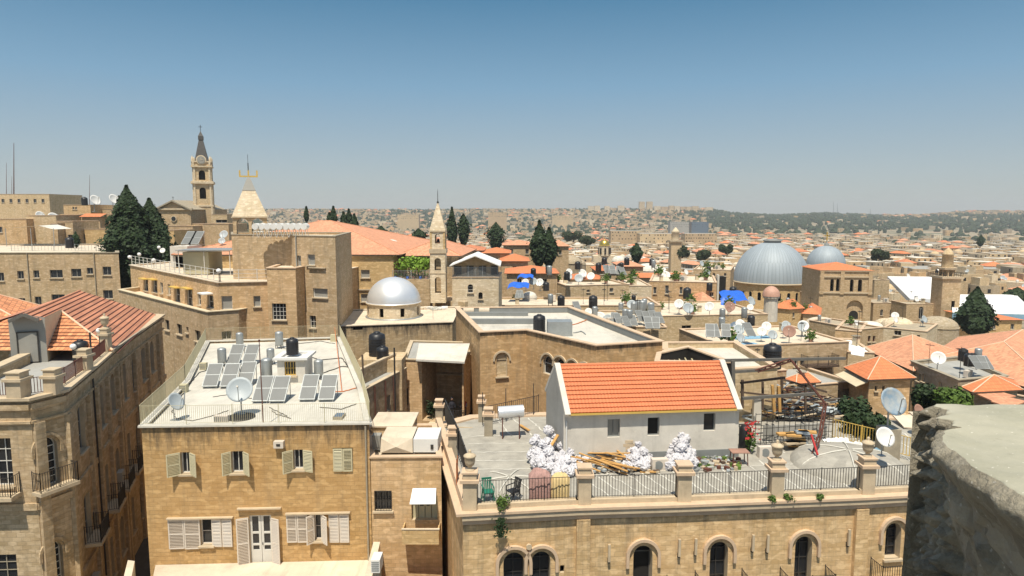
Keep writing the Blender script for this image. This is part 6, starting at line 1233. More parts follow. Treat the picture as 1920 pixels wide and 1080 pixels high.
# --- middle right blocks (front to back) ---
t,Q=fb('blue_roof_house','long stone house with pale blue roof crowded with dishes','house',1357,650,1592,641,13.3,10.5,'stone_tan','roof_cream',[(1488,672,1497,687),(1500,672,1509,687)],.12,0,rd=.3)
s=MB(); rzq=math.atan2(Q[1].y-Q[0].y,Q[1].x-Q[0].x); dq=(Q[1]-Q[0]).normalized(); nq=Vector((-dq.y,dq.x))
for (u,v,w_,l_) in ((2.4,1.2,4.0,1.5),(5.6,4.6,4.6,1.6)): c_=Q[0]+dq*u+nq*v; s=MB(); s.box((c_.x,c_.y,CH-13.42),(w_,l_,.03),'tarp_lightblue',rz=rzq,z0=True); s.build('roof_patch',t)
balcony(t,Q[0],Q[1],8.5,12.1,CH-15.4,1.2,m='timber_dark')
fb('stained_house','long yellow stained stone house with dishes on its roof','house',1232,593,1440,589,14.6,15,'stone_pale','roof_cream',[(1278,610,1296,628),(1333,611,1341,622),(1347,611,1355,622),(1305,628,1313,640)],.2,0)
fb('solar_house','low pale house crowded with solar boilers behind the centre building','house',1090,612,1250,614,12.2,12,'stone_pale','roof_cream',[],.15,0)
fb('strip_house','long low stone house with flat roof and black tanks','house',925,573,1240,573,12.6,9,'stone_pale','roof_cream',[],.25,0)
fb('strip_house','pale stone house with small square windows left of the brown stained one','house',1062,536,1180,533,12.2,12,'stone_pale','roof_cream',[(1100,543,1106,548),(1143,540,1150,548)],.2,0); fb('strip_house','plain pale cube house between the windowed pale house and the brown one','house',1174,536,1222,536,12.5,12,'stone_white','roof_cream',[],.15,0)
fb('brown_house','tall stone house with brown rain streaks and three dark windows','house',1218,527,1344,530,12.2,14,'stone_gold','roof_cream',[(1225,538,1231,551),(1247,535,1254,551),(1274,538,1280,551),(1330,548,1338,556),(1330,565,1338,572)],.2,0)
mb=MB(); a=D(1347,600,125); mb.box((a.x+.5,126,CH-20),(1.3,2,8.2),'interior_dark',z0=True); mb.box((a.x-.4,125,CH-20),(.35,1,8.6),'plaster_white',z0=True); tag(mb.build('dark_shaft'),'dark narrow shaft with white edge right of the brown stained house','shaft')
fb('cube_house','square stone house with two windows left of the large dome','house',1300,505,1370,507,13.8,16,'stone_tan','roof_cream',[(1336,512,1341,518),(1357,512,1362,518)],.2)
hipped('chapel_house','small yellow stone chapel with orange roof right of the pink domed turret','chapel',[(1450,577),(1480,580),(1506,578),(1480,567)],21,1.6,'stone_yellow','tile_orange',wins=[(0,(1453,583,1457,592)),(1,(1486,586,1490,595))],z0=-4)
hipped('orange_house','small house with orange roof left of the square belfry','house',[(1506,588),(1536,590),(1538,578),(1508,576)],22,1.3,'stone_tan','tile_orange',z0=-8)
mb=MB(); c=D(1444,600,135); Z=lambda y,d=135:D(1444,y,d).z; mb.lathe((c.x,135,Z(602)),[(1.35,0),(1.3,Z(559)-Z(602)),(1.6,Z(558)-Z(602)),(1.6,Z(555)-Z(602))],'plaster_white',14,False); mb.dome((c.x,135,Z(555)),1.7,2.0,'copper_pink',16,6); tag(mb.build('turret'),'white round turret with dull pink dome in front of the large dome','turret')
# cluster around x 1560-1790
fb('yellow_house','low yellow stone house without windows beneath the square belfry','house',1566,618,1614,622,16.3,9,'stone_gold','dust',[],.15,-6); fb('stone_house','stone house with two dark red shuttered windows and white domes on top','house',1612,618,1657,614,16.2,9,'stone_tan','dust',[(1627,630,1633,641),(1636,630,1642,641)],.15,-6,win=dict(nx=1,ny=1,fm='rust_iron',pm='rust_iron'))
fb('pale_house','pale house with small windows beneath the lumpy stone domes','house',1656,614,1738,622,17,9,'stone_white','dust',[(1676,620,1690,629),(1703,628,1709,636),(1719,628,1725,636)],.15,-6)
def domelet(px,py,dep,r,hh,m,label,cat='dome',name='roof_dome',drum=.5):
    c=D(px,py,dep); s=MB(); s.lathe((c.x,dep,c.z-drum-1.5),[(r*1.02,0),(r*1.02,drum+1.4),(r*1.06,drum+1.45),(r*1.0,drum+1.5)],m,20,False); s.dome((c.x,dep,c.z),r,hh,m,22,7); return tag(s.build(name),label,cat)
domelet(1758,611,112,3.0,1.6,'stone_grey','grey stone dome in front of the square minaret',drum=1.2)
domelet(1605,612,102,1.9,.9,'roof_white','white low dome above the yellow windowless house'); domelet(1632,612,104,1.8,.8,'roof_white','white low dome above the red shuttered windows'); domelet(1683,612,106,2.4,1.5,'stone_white','lumpy pale dome left of the grey stone dome'); domelet(1662,608,112,1.8,1.0,'stone_white','small pale dome beneath the right edge of the belfry'); domelet(1540,606,120,2.6,1.1,'roof_cream','broad cream dome at the left foot of the belfry')
domelet(993,556,100,1.05,.75,'roof_white','small white dome right of the chapel'); domelet(1061,492,185,4.4,2.0,'stone_grey','wide grey dome right of the big cypress pair',drum=1.5); domelet(1085,495,190,2.0,1.3,'stone_grey','smaller grey dome beside the wide grey dome'); domelet(1215,506,165,3.2,1.6,'roof_white','white whitewashed dome beyond the orange strip roof'); domelet(1160,489,200,2.0,1.5,'roof_white','small white dome right of the golden dome'); domelet(1110,556,118,1.4,.5,'roof_white','flat white dome on the strip houses, left one'); domelet(1140,556,118,1.5,.5,'roof_white','flat white dome on the strip houses, right one')
fb('low_church','stone building carrying the wide grey dome','building',1040,497,1120,497,16.5,14,'stone_pale','roof_cream',[(1055,505,1059,510),(1085,505,1089,510)],.2)
# orange/red roofs
def rr_(label,x0,x1,ye,yr,dep,ln,m='tile_orange',wm='stone_tan',name='red_roofed_house',hip=1.0):
    h=CH-D(x0,ye,dep).z; A=V2((XD(x0,dep),dep)); B=V2((XD(x1,dep),dep)); rise=D(x0,yr,dep+ln/2).z-(CH-h); rise=max(.6,min(rise,4)); 
    t,Q=building(name,label,'house',[A,B,B+Vector((0,ln)),A+Vector((0,ln))],gz(A.x,dep)-3 if dep>110 else 0,CH-h,wm,'roof_grey',{0:auto_ops(A,B,0,CH-h-.0,max(1,int((B-A).length/3)),1,w=.8,h=1.2,top=.9)},par=.02,pt=.2,coped=.01); s=MB(); hiproof(s,Q,CH-h+.07,rise,hip,.4,m,None,axis=0); s.build('roof',t)
rr_('long orange roofed house beneath the big cypress pair',950,1045,513,498,118,10); rr_('orange roofed house at the left of the three behind the chapel',852,905,470,459,140,12,'tile_red'); rr_('orange roofed house in the middle of the three behind the chapel',905,955,475,464,138,10,'tile_orange'); rr_('orange roofed house at the right of the three behind the chapel',940,990,490,476,130,10,'tile_orange')
rr_('faded red roofed house left of the big cypress pair',944,1003,460,450,165,12,'tile_faded'); rr_('faded red roofed house right of the big cypress pair',1034,1066,462,450,168,12,'tile_faded'); rr_('orange roofed house below the golden dome',1120,1166,508,496,135,9); rr_('faded orange roofed house left of the small middle cypress',1165,1206,500,488,150,12,'tile_faded','stone_old'); rr_('long low orange strip roof with dish in front of the white dome',1197,1283,521,512,140,7,'tile_orange','stone_white',hip=0)
rr_('low orange roof scattered with dishes',1070,1130,524,512,122,8,'tile_orange'); rr_('orange roofed house at the left foot of the large dome',1318,1352,572,548,112,10,'tile_faded')
# grey stone houses, orange hip house, awning
t,Q=hipped('orange_hip_house','stone house with bright orange hip roof and cream awning right of the debris','house',[(1592,691),(1630,711),(1707,708),(1668,690)],14.3,1.5,'stone_gold','tile_orange',wins=[(1,(1640,724,1645,733)),(1,(1654,724,1659,733))],win=dict(nx=1,ny=1,fm='dark_metal'))
s=MB(); a=Q[0]; b=Q[1]; a_,dr,nn,L=frame2(a,b); q=lambda u,z,e:P3(a_,dr,nn,u,z,e); s.add([q(-.3,CH-14.5,.05),q(L,CH-14.5,.05),q(L,CH-14.95,1.1),q(-.3,CH-14.95,1.1),q(-.3,CH-14.55,.05),q(L,CH-14.55,.05),q(L,CH-15,1.1),q(-.3,CH-15,1.1)],[(3,2,1,0),(4,5,6,7),(0,1,5,4),(2,3,7,6),(0,4,7,3),(1,2,6,5)],'plaster_cream'); s.build('awning',t); balcony(t,a,b,.1,L-.1,CH-17.2,1.1,m='timber_dark')
P_=[V2(H(1708,677,14.2)),V2(H(1797,713,14.2)),V2(H(1890,705,14.2)),V2(H(1800,668,14.2))]
t,_=building('grey_house','grey stone house with dish, black tanks and collectors on a dark roof','house',P_,0,CH-14.2,'stone_grey','roof_grey',{0:[op(P_[0],P_[1],*w,win=dict(nx=1,ny=1)) for w in ((1719,700,1726,715),(1728,701,1735,716),(1759,716,1766,729))]},par=.3,pt=.3,cope='cut_stone_grey')
hipped('red_roofed_hall','low stone hall with broad faded red hip roof behind the grey house','building',[(1622,654),(1712,694),(1800,664),(1705,640)],14.9,1.9,'stone_old','tile_faded',over=.3); hipped('red_roofed_hall','very large faded red hip roof filling the right edge of the photo','building',[(1735,676),(1990,742),(2080,650),(1800,634)],15.2,2.3,'stone_old','tile_faded',over=.3)
hipped('orange_shed','small house with ribbed orange roof beneath the grey house at right','house',[(1814,728),(1826,734),(1908,730),(1895,716)],14.0,1.0,'stone_grey','tile_orange',z0=0,axis=0)
for i,(pts,hh) in enumerate((([(1822,734),(1862,752),(1905,742),(1860,730)],14.1),([(1858,752),(1893,764),(1925,752),(1890,744)],14.0))):
    t=thing('tan_canopy',H(*pts[0],hh+2.5),['left','right'][i]+' of two flat tan canopy roofs at the right edge','canopy'); s=MB(); P_=ccw([V2(H(x,y,hh)) for x,y in pts]); s.prism(P_,CH-hh-.1,CH-hh,'tile_faded',bot=True); s.build('roof',t); 
    for p in inset(P_,.2): s=MB(); s.bar((p.x,p.y,8),(p.x,p.y,CH-hh-.1),.1,.1,'dark_metal'); s.build('post',t)
fb('back_wall','dark stone house below the tan canopies at right','house',1790,760,1925,790,15.5,8,'stone_grey','asphalt',[],.2,0); rr_('wide orange roofed house right of the big right cypress',1855,1925,600,588,150,14,'tile_orange','stone_yellow')
fb('wall_house','shaded old house behind the red iron truss','house',1375,735,1600,716,15.6,9,'stone_old','roof_grey',[(1395,745,1405,760),(1450,745,1462,762)],.3,0); fb('shed_house','cream topped house with dark arched dormer left of the red truss','house',1395,700,1475,694,14.1,4,'stone_tan','roof_cream',[],.1,0)
fb('low_house','low rubble stone house beyond the white sail at right','house',1590,660,1640,662,14.3,8,'stone_pale','membrane',[],.1,0)
hipped('orange_lean_to','small orange lean-to roof behind the red truss','house',[(1480,712),(1495,718),(1530,716),(1512,702)],14.6,.5,'stone_old','tile_orange')
# white sail
mb=MB(); P_=[H(1594,650,13.4),H(1622,652,13.4),H(1620,668,13.9),H(1596,664,13.9)]; mb.add([tuple(p) for p in P_]+[(p.x,p.y,p.z-.05) for p in P_],[(0,1,2,3),(7,6,5,4),(3,2,6,7)],'membrane'); tag(mb.build('white_sail'),'white rounded sheet canopy left of the broad red roof','canopy')
# ===== rotunda, small dome, belfry =====
dp=205; c=D(1445,535,dp); r=10.9; zb=D(1445,533,dp-r).z; zt=D(1445,453,dp).z; t=thing('rotunda',(c.x,dp,zb-12),'very large grey lead dome on a yellow drum','church'); s=MB()
n=24
for i in range(n):
    a0=2*PI*i/n; a1=2*PI*(i+1)/n; rd_=r*.97; P0=(c.x+rd_*cos(a0),dp+rd_*sin(a0)); P1=(c.x+rd_*cos(a1),dp+rd_*sin(a1)); L=(V2(P1)-V2(P0)).length; wall(s,P0,P1,zb-9,zb-.3,[dict(u0=L/2-.5,u1=L/2+.5,v0=zb-5,v1=zb-2.6,arch=1)],'stone_yellow',.3)
s.lathe((c.x,dp,zb-.5),[(r+.0,0),(r+.35,.1),(r+.35,.4),(r-.3,.5)],'cut_stone',48); s.lathe((c.x,dp,zb-9),[(r*.7,0),(r*.7,8)],'interior_dark',16,False); s.build('drum',t); s=MB(); k=14; s.lathe((c.x,dp,zb),[(max(.05,r*cos(PI/2*i/k)),(zt-zb)*sin(PI/2*i/k)) for i in range(k+1)],'lead_dome',72,True,True); s.build('dome',t); s=MB(); s.lathe((c.x,dp,zt-.5),[(2.4,0),(2.4,.6),(2.7,.7),(2.6,1.0),(.3,1.4)],'curb_grey',24); s.build('lantern',t)
mb=MB(); mb.prism([(c.x-12,dp-13),(c.x+14,dp-13),(c.x+14,dp),(c.x-12,dp)],zb-22,zb-7.5,'stone_yellow','dust'); tag(mb.build('church_wing'),'yellow stone church wing at the foot of the very large dome','church')
dp=225; c=D(1548,500,dp); r=6.0; zb=D(1548,499,dp-r).z; zt=D(1548,461,dp).z; t=thing('domed_church',(c.x,dp,zb-14),'smaller grey lead dome with golden cross right of the very large one','church'); s=MB(); n=20
for i in range(n):
    a0=2*PI*i/n; a1=2*PI*(i+1)/n; P0=(c.x+5.8*cos(a0),dp+5.8*sin(a0)); P1=(c.x+5.8*cos(a1),dp+5.8*sin(a1)); L=(V2(P1)-V2(P0)).length; wall(s,P0,P1,zb-7,zb,[dict(u0=L/2-.45,u1=L/2+.45,v0=zb-4.4,v1=zb-1.6,arch=1)],'stone_church',.3)
s.lathe((c.x,dp,zb-7),[(4.5,0),(4.5,6.5)],'interior_dark',16,False); s.lathe((c.x,dp,zb-.2),[(r,0),(r+.3,.1),(r+.2,.3),(r-.2,.35)],'cut_stone',32); s.build('drum',t); s=MB(); s.lathe((c.x,dp,zb+.1),[(max(.05,r*cos(PI/2*i/k)),(zt-zb)*sin(PI/2*i/k)) for i in range(k+1)],'lead_dome',60,True,True); s.build('dome',t); s=MB(); s.lathe((c.x,dp,zt),[(.8,0),(.7,.8),(.2,1.0),(.15,2.0)],'curb_grey',12); s.box((c.x,dp,zt+3.1),(.3,.3,2.8),'gold'); s.box((c.x,dp,zt+3.4),(1.6,.3,.3),'gold'); s.build('cross',t)
mb=MB(); mb.prism([(c.x-9,dp-9),(c.x+7,dp-9),(c.x+7,dp+6),(c.x-9,dp+6)],zb-22,zb-6,'stone_church','dust'); tag(mb.build('church_wing'),'stone church block under the smaller dome behind the belfry','church')
# belfry
dp=172; xl=XD(1541,dp); xr=XD(1634,dp); w=xr-xl; Z=lambda y:D(1588,y,dp).z; mx=(xl+xr)/2; t=thing('belfry',(mx,dp+w/2,Z(605)),'massive square stone belfry with arched openings and orange pyramid roof','belfry'); s=MB(); q=[V2((xl,dp+.8)),V2((xr,dp-.8)),V2((xr+.8,dp+w)),V2((xl+.8,dp+w+.8))]
def bop(i,*r,**k): return op(q[i],q[(i+1)%4],*r,**k)
up=[bop(0,1556,523,1564,546,arch=1),bop(0,1567,523,1575,546,arch=1),bop(0,1593,524,1601,547,arch=1),bop(0,1608,524,1617,547,arch=1)]; big=[bop(0,1586,563,1619,599,arch=1,rd=.7)]
wall(s,q[0],q[1],Z(552),Z(506),up,'stone_church',.8); wall(s,q[0],q[1],Z(640),Z(552),big,'stone_church',.7)
for i in (1,2,3): wall(s,q[i],q[(i+1)%4],Z(640),Z(506),[],'stone_church')
s.poly([(p.x,p.y,Z(546)) for p in inset(q,.2)],'interior_dark'); s.build('wall',t); s=MB(); a,dr,nn,L=frame2(q[0],q[1]); rz=math.atan2(dr.y,dr.x)
for y in (519,549,508): s.box(P3(a,dr,nn,L/2,Z(y),.12),(L+.2,.3,.35),'cut_stone',rz=rz)
for u in (.5,5.4,L-.5): s.box(P3(a,dr,nn,u,(Z(552)+Z(508))/2,.15),(.9,.3,Z(508)-Z(552)),'stone_church',rz=rz)
s.build('string_course',t); s=MB(); o=big[0]; s.poly([P3(a,dr,nn,*pt_,-.68) for pt_ in [(o['u0'],o['v0']),(o['u1'],o['v0'])]+list(reversed(arcpts(o)))],'stone_church'); o2=dict(o); u=(o['u0']+o['u1'])/2; s.build('blind_arch',t)
s=MB(); ww=(o['u1']-o['u0'])*.28; o3=dict(u0=u-ww,u1=u+ww,v0=o['v0'],v1=o['v0']+2.2,arch=1); s.poly([P3(a,dr,nn,*pt_,-.62) for pt_ in [(o3['u0'],o3['v0']),(o3['u1'],o3['v0'])]+list(reversed(arcpts(o3)))],'interior_dark'); s.build('window',t)
s=MB(); qq=inset(q,-.35); cx=sum(p.x for p in q)/4; cy=sum(p.y for p in q)/4
for i in range(4): s.add([(qq[i].x,qq[i].y,Z(507)),(qq[(i+1)%4].x,qq[(i+1)%4].y,Z(507)),(cx,cy,D(1588,491,dp+w/2).z)],[(0,1,2)],'tile_orange')
s.build('roof',t)
t,Q=fb('belfry_annex','lower stone block joined to the left side of the belfry','church',1535,556,1560,556,22.5,12,'stone_church','cut_stone',[],.1,-10)
# stone complex right of belfry
fb('stone_complex','rough stone building with orange edged roof between belfry and white tent','building',1638,568,1690,568,24,10,'stone_church','dust',[(1650,580,1656,592,1),(1668,580,1674,592,1)],.3,-10); fb('stone_complex','tall rough stone bastion behind the orange edged roof','building',1640,525,1668,525,20.5,10,'stone_old','dust',[],.3,-10); fb('stone_complex','rough stone building with shallow gable under the white tent','building',1700,570,1752,570,23,7,'stone_old','dust',[(1722,575,1732,598,1)],.3,-10)
def tent(pts,label,rim=None,dz=1.3):
    P_=[Vector(D(x,y,d)) for x,y,d in pts]; s=MB(); low=[Vector((p.x,p.y,p.z-dz)) for p in P_]; n=len(P_); s.poly(P_,'membrane'); [s.quad(low[i],low[(i+1)%n],P_[(i+1)%n],P_[i],'membrane' if not rim else rim) for i in range(n)]; t=thing('white_tent',low[0],label,'tent'); s.build('canopy',t)
    for p in low: s=MB(); s.bar((p.x,p.y,p.z-8),p,.25,.25,'galv'); s.build('post',t)
tent([(1706,560,186),(1752,561,188),(1756,519,232),(1664,518,232)],'white tent roof left of the square minaret'); tent([(1786,586,158),(1945,590,158),(1905,552,200),(1782,552,200)],'white tent roof right of the square minaret with blue rim','tarp_lightblue')
# square minaret
dp=170; c=D(1769,600,dp); W=34*dp/F; Z=lambda y:D(1769,y,dp).z; t=thing('minaret',(c.x,dp,Z(620)),'square stone minaret with gallery between the two white tents','minaret'); q=ring4(c,W,dp); s=MB()
wall(s,q[0],q[1],Z(630),Z(520),[dict(u0=W*.55,u1=W*.55+.9,v0=Z(578),v1=Z(562),arch=0)],'stone_church',.3); [wall(s,q[i],q[(i+1)%4],Z(630),Z(520),[],'stone_church') for i in (1,2,3)]; s.box((c.x,dp,Z(519)),(W*1.2,W*1.2,.5),'cut_stone'); s.build('shaft',t)
s=MB(); 
for a in range(8): an=PI/4*a+.39; s.tube((c.x+W*.34*cos(an),dp+W*.34*sin(an),Z(518)),(c.x+W*.34*cos(an),dp+W*.34*sin(an),Z(505)),.22,'stone_church',6)
s.lathe((c.x,dp,Z(518)),[(W*.22,0),(W*.22,Z(505)-Z(518))],'stone_old',8,False); s.lathe((c.x,dp,Z(505)),[(W*.48,0),(W*.5,.5)],'cut_stone',8,False); s.lathe((c.x,dp,Z(503)),[(W*.3,0),(W*.27,Z(478)-Z(503)),(W*.33,Z(477)-Z(503)),(W*.25,Z(475)-Z(503)),(W*.2,Z(470)-Z(503)),(.05,Z(464)-Z(503))],'stone_pale',10); s.build('gallery',t); s=MB(); railing(s,[(p.x,p.y,Z(518)) for p in inset(q,-.2)]+[(q[0].x,q[0].y,Z(518))],1.1,'dark_metal',.5,.03,9,.05); s.build('railing',t)
# golden dome, round tower
dp=330; c=D(1134,490,dp); Z=lambda y:D(1134,y,dp).z; t=thing('gold_dome_church',(c.x,dp,Z(510)),'small church with shining golden onion dome near the centre','church'); s=MB(); s.box((c.x,dp+4,(Z(512)+Z(480))/2),(11,8,Z(480)-Z(512)),'stone_white'); s.lathe((c.x,dp+2,Z(480)),[(2.9,0),(2.9,Z(462)-Z(480)),(3.2,Z(461)-Z(480))],'stone_white',12,False); [s.box((c.x+2.9*cos(a_),dp+2+2.9*sin(a_),Z(471)),(.9,.5,3),'glass_dark',rz=a_+PI/2) for a_ in [PI*k/4 for k in range(8)]]; s.build('wall',t); s=MB(); s.dome((c.x,dp+2,Z(461)),2.6,3.0,'gold',24,10); s.lathe((c.x,dp+2,Z(450)),[(.5,-.5),(.15,.4),(.1,1.2)],'gold',8); s.build('dome',t)
dp=330; c=D(1265,500,dp); Z=lambda y:D(1265,y,dp).z; t=thing('round_minaret',(c.x,dp,Z(520)),'tall stone minaret with white cap behind the small middle cypress','minaret'); s=MB(); s.box((c.x,dp,(Z(525)+Z(452))/2),(5,5,Z(452)-Z(525)),'stone_pale'); s.box((c.x,dp,Z(452)),(6.4,6.4,.8),'stone_grey'); s.lathe((c.x,dp,Z(451)),[(1.9,0),(1.9,Z(436)-Z(451)),(2.2,Z(435)-Z(451)),(1.2,Z(431)-Z(451)),(.1,Z(426)-Z(451))],'stone_white',12); s.build('shaft',t)
# blue tarpaulins
def tarp(label,px,py,dep,w,l,m='tarp_blue',tilt=.25):
    c=D(px,py,dep); s=MB(); n=8; vs=[]
    for i in range(n+1):
        for j in range(n+1): u=i/n-.5; v=j/n-.5; vs.append((c.x+u*w+v*.3*w*.3,dep+v*l,c.z+v*tilt*l+.18*math.sin(i*1.1)*math.cos(j*.9)-.35*(abs(u)*2)**2))
    s.add(vs,[(i*(n+1)+j,(i+1)*(n+1)+j,(i+1)*(n+1)+j+1,i*(n+1)+j+1) for i in range(n) for j in range(n)],m,True); tag(s.build('tarpaulin'),label,'tarpaulin')
tarp('bright blue tarpaulin at the left foot of the large dome',1376,553,112,4.0,4.5); tarp('blue tarpaulin hanging lower under the bright blue one',1366,564,109,2.4,1.6,'tarp_blue',.8); tarp('blue tarpaulin low on the roofs right of the chapel',972,533,98,3.0,2.2); tarp('small blue awning on the roofs right of the chapel',985,516,104,2.4,1.6); tarp('dark blue tarpaulin behind the dishes of the blue roof',1388,612,88,2.4,1.5,'panel_blue',.7)
# ===== debris roof, red truss, dishes at the right =====
h=HT; zf=CH-13.3
rn=random.Random(33); mb=MB()
for i in range(560):
    x=rn.gauss(1480,48); y=rn.uniform(752,795)-max(0,(1-abs(x-1470)/110))*4; x=min(1585,max(1395,x)); p=H(x,y,h); L_=rn.uniform(.3,2.2) if rn.random()<.6 else rn.uniform(.2,.5); a_=rn.uniform(-.7,.5); m_=rn.choice(['timber_dark','timber_dark','black_plastic','wood_grey','interior_dark','galv','rust_iron','timber','dish_grey','cut_stone'])
    e=max(0,(1-abs(x-1470)/90)); mb.box((p.x,p.y,zf+.1+rn.random()*1.1*e),(L_,rn.uniform(.04,.16),rn.uniform(.03,.12)),m_,M=Matrix.Rotation(a_,3,'Z')@Matrix.Rotation(rn.gauss(0,.25),3,'Y'))
tag(mb.build('debris_heap'),'dark heap of burnt boards, beams and scrap right of the orange roof','debris',None,'stuff')
for (x,y,l,w,ln,m_) in ((1483,788,'pale grey crumpled sheet lying before the dark debris heap',1.5,.9,'dish_grey'),(1556,778,'long pale blue sheet draped at the right end of the debris',2.6,1.0,'dish_grey'),(1568,838,'white crumpled sheets left of the small white dish',1.4,.8,'membrane'),(1600,846,'white crumpled plastic beneath the small white dish',1.6,.8,'white_paint'),(1640,858,'blue and white sheets at the right end of the terrace',1.5,.7,'tarp_lightblue')):
    p=H(x,y,h); s=MB(); n=9; s.add([(p.x+(i/n-.5)*w,p.y+(j/n-.5)*ln,zf+.25+.22*NZ.noise(Vector((i*.9+x,j*.9,0)))+.1*math.sin(i*1.7+j)) for i in range(n+1) for j in range(n+1)],[(i*(n+1)+j,(i+1)*(n+1)+j,(i+1)*(n+1)+j+1,i*(n+1)+j+1) for i in range(n) for j in range(n)],m_); tag(s.build('crumpled_sheet'),l,'sheet')
# pergola posts and long beams
def beam(a,b,w,m,label,name='steel_beam',cat='beam'): s=MB(); s.bar(a,b,w,w,m); tag(s.build(name),label,cat)
d0=40.5; beam(D(1337,676,d0),D(1585,672,d0+1),.16,'wood_grey','long grey steel beam crossing behind the peak of the red truss'); beam(D(1374,698,d0),D(1430,693,d0),.14,'wood_grey','short grey steel beam below the long one'); beam(D(1374,676,d0),D(1375,740,d0),.2,'wood_grey','grey steel post at the right edge of the orange roof'); beam(D(1392,747,39),D(1530,738,40),.16,'wood_grey','long low beam above the dark debris heap')
def truss(P_,off,label,r=.045):
    s=MB(); A_=[Vector(p) for p in P_]; B_=[p+Vector(off) for p in A_]
    for a,b in zip(A_,A_[1:]): s.tube(a,b,r,'rust_iron',6)
    for a,b in zip(B_,B_[1:]): s.tube(a,b,r,'rust_iron',6)
    for (a,b),(c,d) in zip(zip(A_,A_[1:]),zip(B_,B_[1:])):
        n=max(2,int((b-a).length/.6))
        for i in range(n): s.tube(a.lerp(b,i/n),c.lerp(d,(i+.5)/n),r*.6,'rust_iron',5); s.tube(c.lerp(d,(i+.5)/n),a.lerp(b,(i+1)/n),r*.6,'rust_iron',5)
    tag(s.build('iron_truss'),label,'truss')
truss([D(1416,694,36),D(1481,673,36),D(1545,755,36),D(1536,812,35.5),D(1521,855,35.2)],(.16,.05,-.12),'tall rusty red bent truss rising over the debris')
beam(D(1521,815,35.6),D(1533,853,34.6),.09,'cloth_red','bright red leaning pole at the foot of the rusty truss','red_pole','pole')
for i,(x0,y0,x1,y1,d_,w_,l) in enumerate(((1392,712,1392,765,41,.14,'dark charred post left of the burnt debris heap'),(1430,716,1430,768,42,.12,'dark charred post rising out of the debris heap'),(1466,706,1466,765,42.5,.14,'tall dark post behind the middle of the debris'),(1510,722,1510,775,42,.12,'dark post at the right of the debris heap'),(1388,718,1472,708,41.6,.13,'dark charred rail across the tops of the debris posts'),(1470,712,1550,735,42,.12,'sloping dark rail right of the debris posts'),(1388,735,1500,748,41,.1,'slanting black board leaning over the debris heap'),(1448,722,1452,772,41,.16,'upright orange brown board behind the debris heap, left one'),(1460,724,1462,772,41,.16,'upright orange brown board behind the debris heap, right one'))): beam(D(x0,y0,d_),D(x1,y1,d_),w_,'timber' if 'orange' in l else 'timber_dark',l,'timber_post','timber')
# wire mesh fence
mb=MB(); pts=[H(1415,838,h),H(1500,832,h),H(1560,828,h)]; zt=zf+1.9
for a,b in zip(pts,pts[1:]):
    for k in range(5): z=zf+.1+k*.43; mb.tube((a.x,a.y,z),(b.x,b.y,z),.018,'dark_metal',4)
    n=8
    for i in range(n+1): p=a.lerp(b,i/n); mb.tube((p.x,p.y,zf),(p.x,p.y,zt),.02,'dark_metal',4)
tag(mb.build('mesh_fence'),'open black wire grid fence in front of the debris','fence')
mb=MB(); a=H(1560,826,h); b=H(1735,872,h); railing(mb,[(a.x,a.y,zf+.1),(b.x,b.y,zf+.1)],1.1,'brass_paint',.16,.015,2,.03); tag(mb.build('iron_railing'),'yellowish iron railing behind the small white dish','railing')
mb=MB(); a=H(1430,828,h); b=H(1550,822,h); 
for i in range(6): p=a.lerp(b,(i+.5)/6); mb.box((p.x,p.y,zf),((b-a).length/6-.06,.06,.85),'plaster_grey' if i%3 else 'shutter_grey',z0=True)
tag(mb.build('sheet_fence'),'row of grey sheet panels at the foot of the red truss','fence')
mb=MB(); p=H(1498,842,h); [mb.box((p.x+rn.uniform(-.6,.6),p.y+rn.uniform(-.3,.3),zf+.15*k),(rn.uniform(.6,1.4),.4,.1),rn.choice(['timber_dark','cut_stone','dish_grey','timber']),rz=rn.uniform(-.4,.4),z0=True) for k in range(7) for _ in range(2)]; tag(mb.build('board_stack'),'stack of boards between the white air conditioner and the red truss','boards')
for i,(x,y,hh,m_) in enumerate(((1396,842,1.3,'black_plastic'),(1418,795,1.5,'plaster_white'))):
    p=H(x,y,h); s=MB(); s.lathe((p.x,p.y,zf),[(.32,0),(.34,.1),(.34,hh-.2),(.2,hh),(.05,hh)],m_,14) if i==0 else s.box((p.x,p.y,zf),(.5,.35,hh),m_,z0=True); tag(s.build('barrel' if i==0 else 'cabinet'),['dark barrel standing at the right corner of the white house','pale narrow cabinet standing left of the debris heap'][i],['barrel','cabinet'][i])
bush('flower_bush','plant with red and yellow flowers at the right corner of the white house','plant',tuple(H(1408,850,h)),.35,1.5,8,300,.06,'leaf_green',False)
s=MB(); rnn=random.Random(3); p=H(1404,850,h); leafcloud(s,[((p.x+rnn.gauss(0,.2),p.y-.2+rnn.gauss(0,.15),zf+rnn.uniform(.8,1.8)),(0,-1,.5)) for _ in range(60)],.07,'cloth_red',rnn); tag(s.build('red_flowers'),'cluster of red flowers beside the dark barrel','flowers')
# big painted dish + pillar, small dish
p=D(1672,754,36); place('dish_paint',(p.x,36,p.z-1.55),R(14),1.55,'large dish painted in cloudy blue and grey on a pillar at the right'); PD=p
mb=MB(); mb.box((p.x+.1,36.3,3),(.9,.9,p.z-1.5-3),'cut_stone_grey',z0=True); tag(mb.build('pillar'),'grey rendered pillar under the large dish at right','pillar')
p=D(1658,819,33); place('dish',(p.x,33,p.z-1.02),R(10),1.0,'small white dish below the large blue-grey dish at the right')
p=D(1722,772,40); place('dish_rust',(p.x,40,p.z-.9),R(30),.9,'dull brown dish right of the large blue-grey dish')
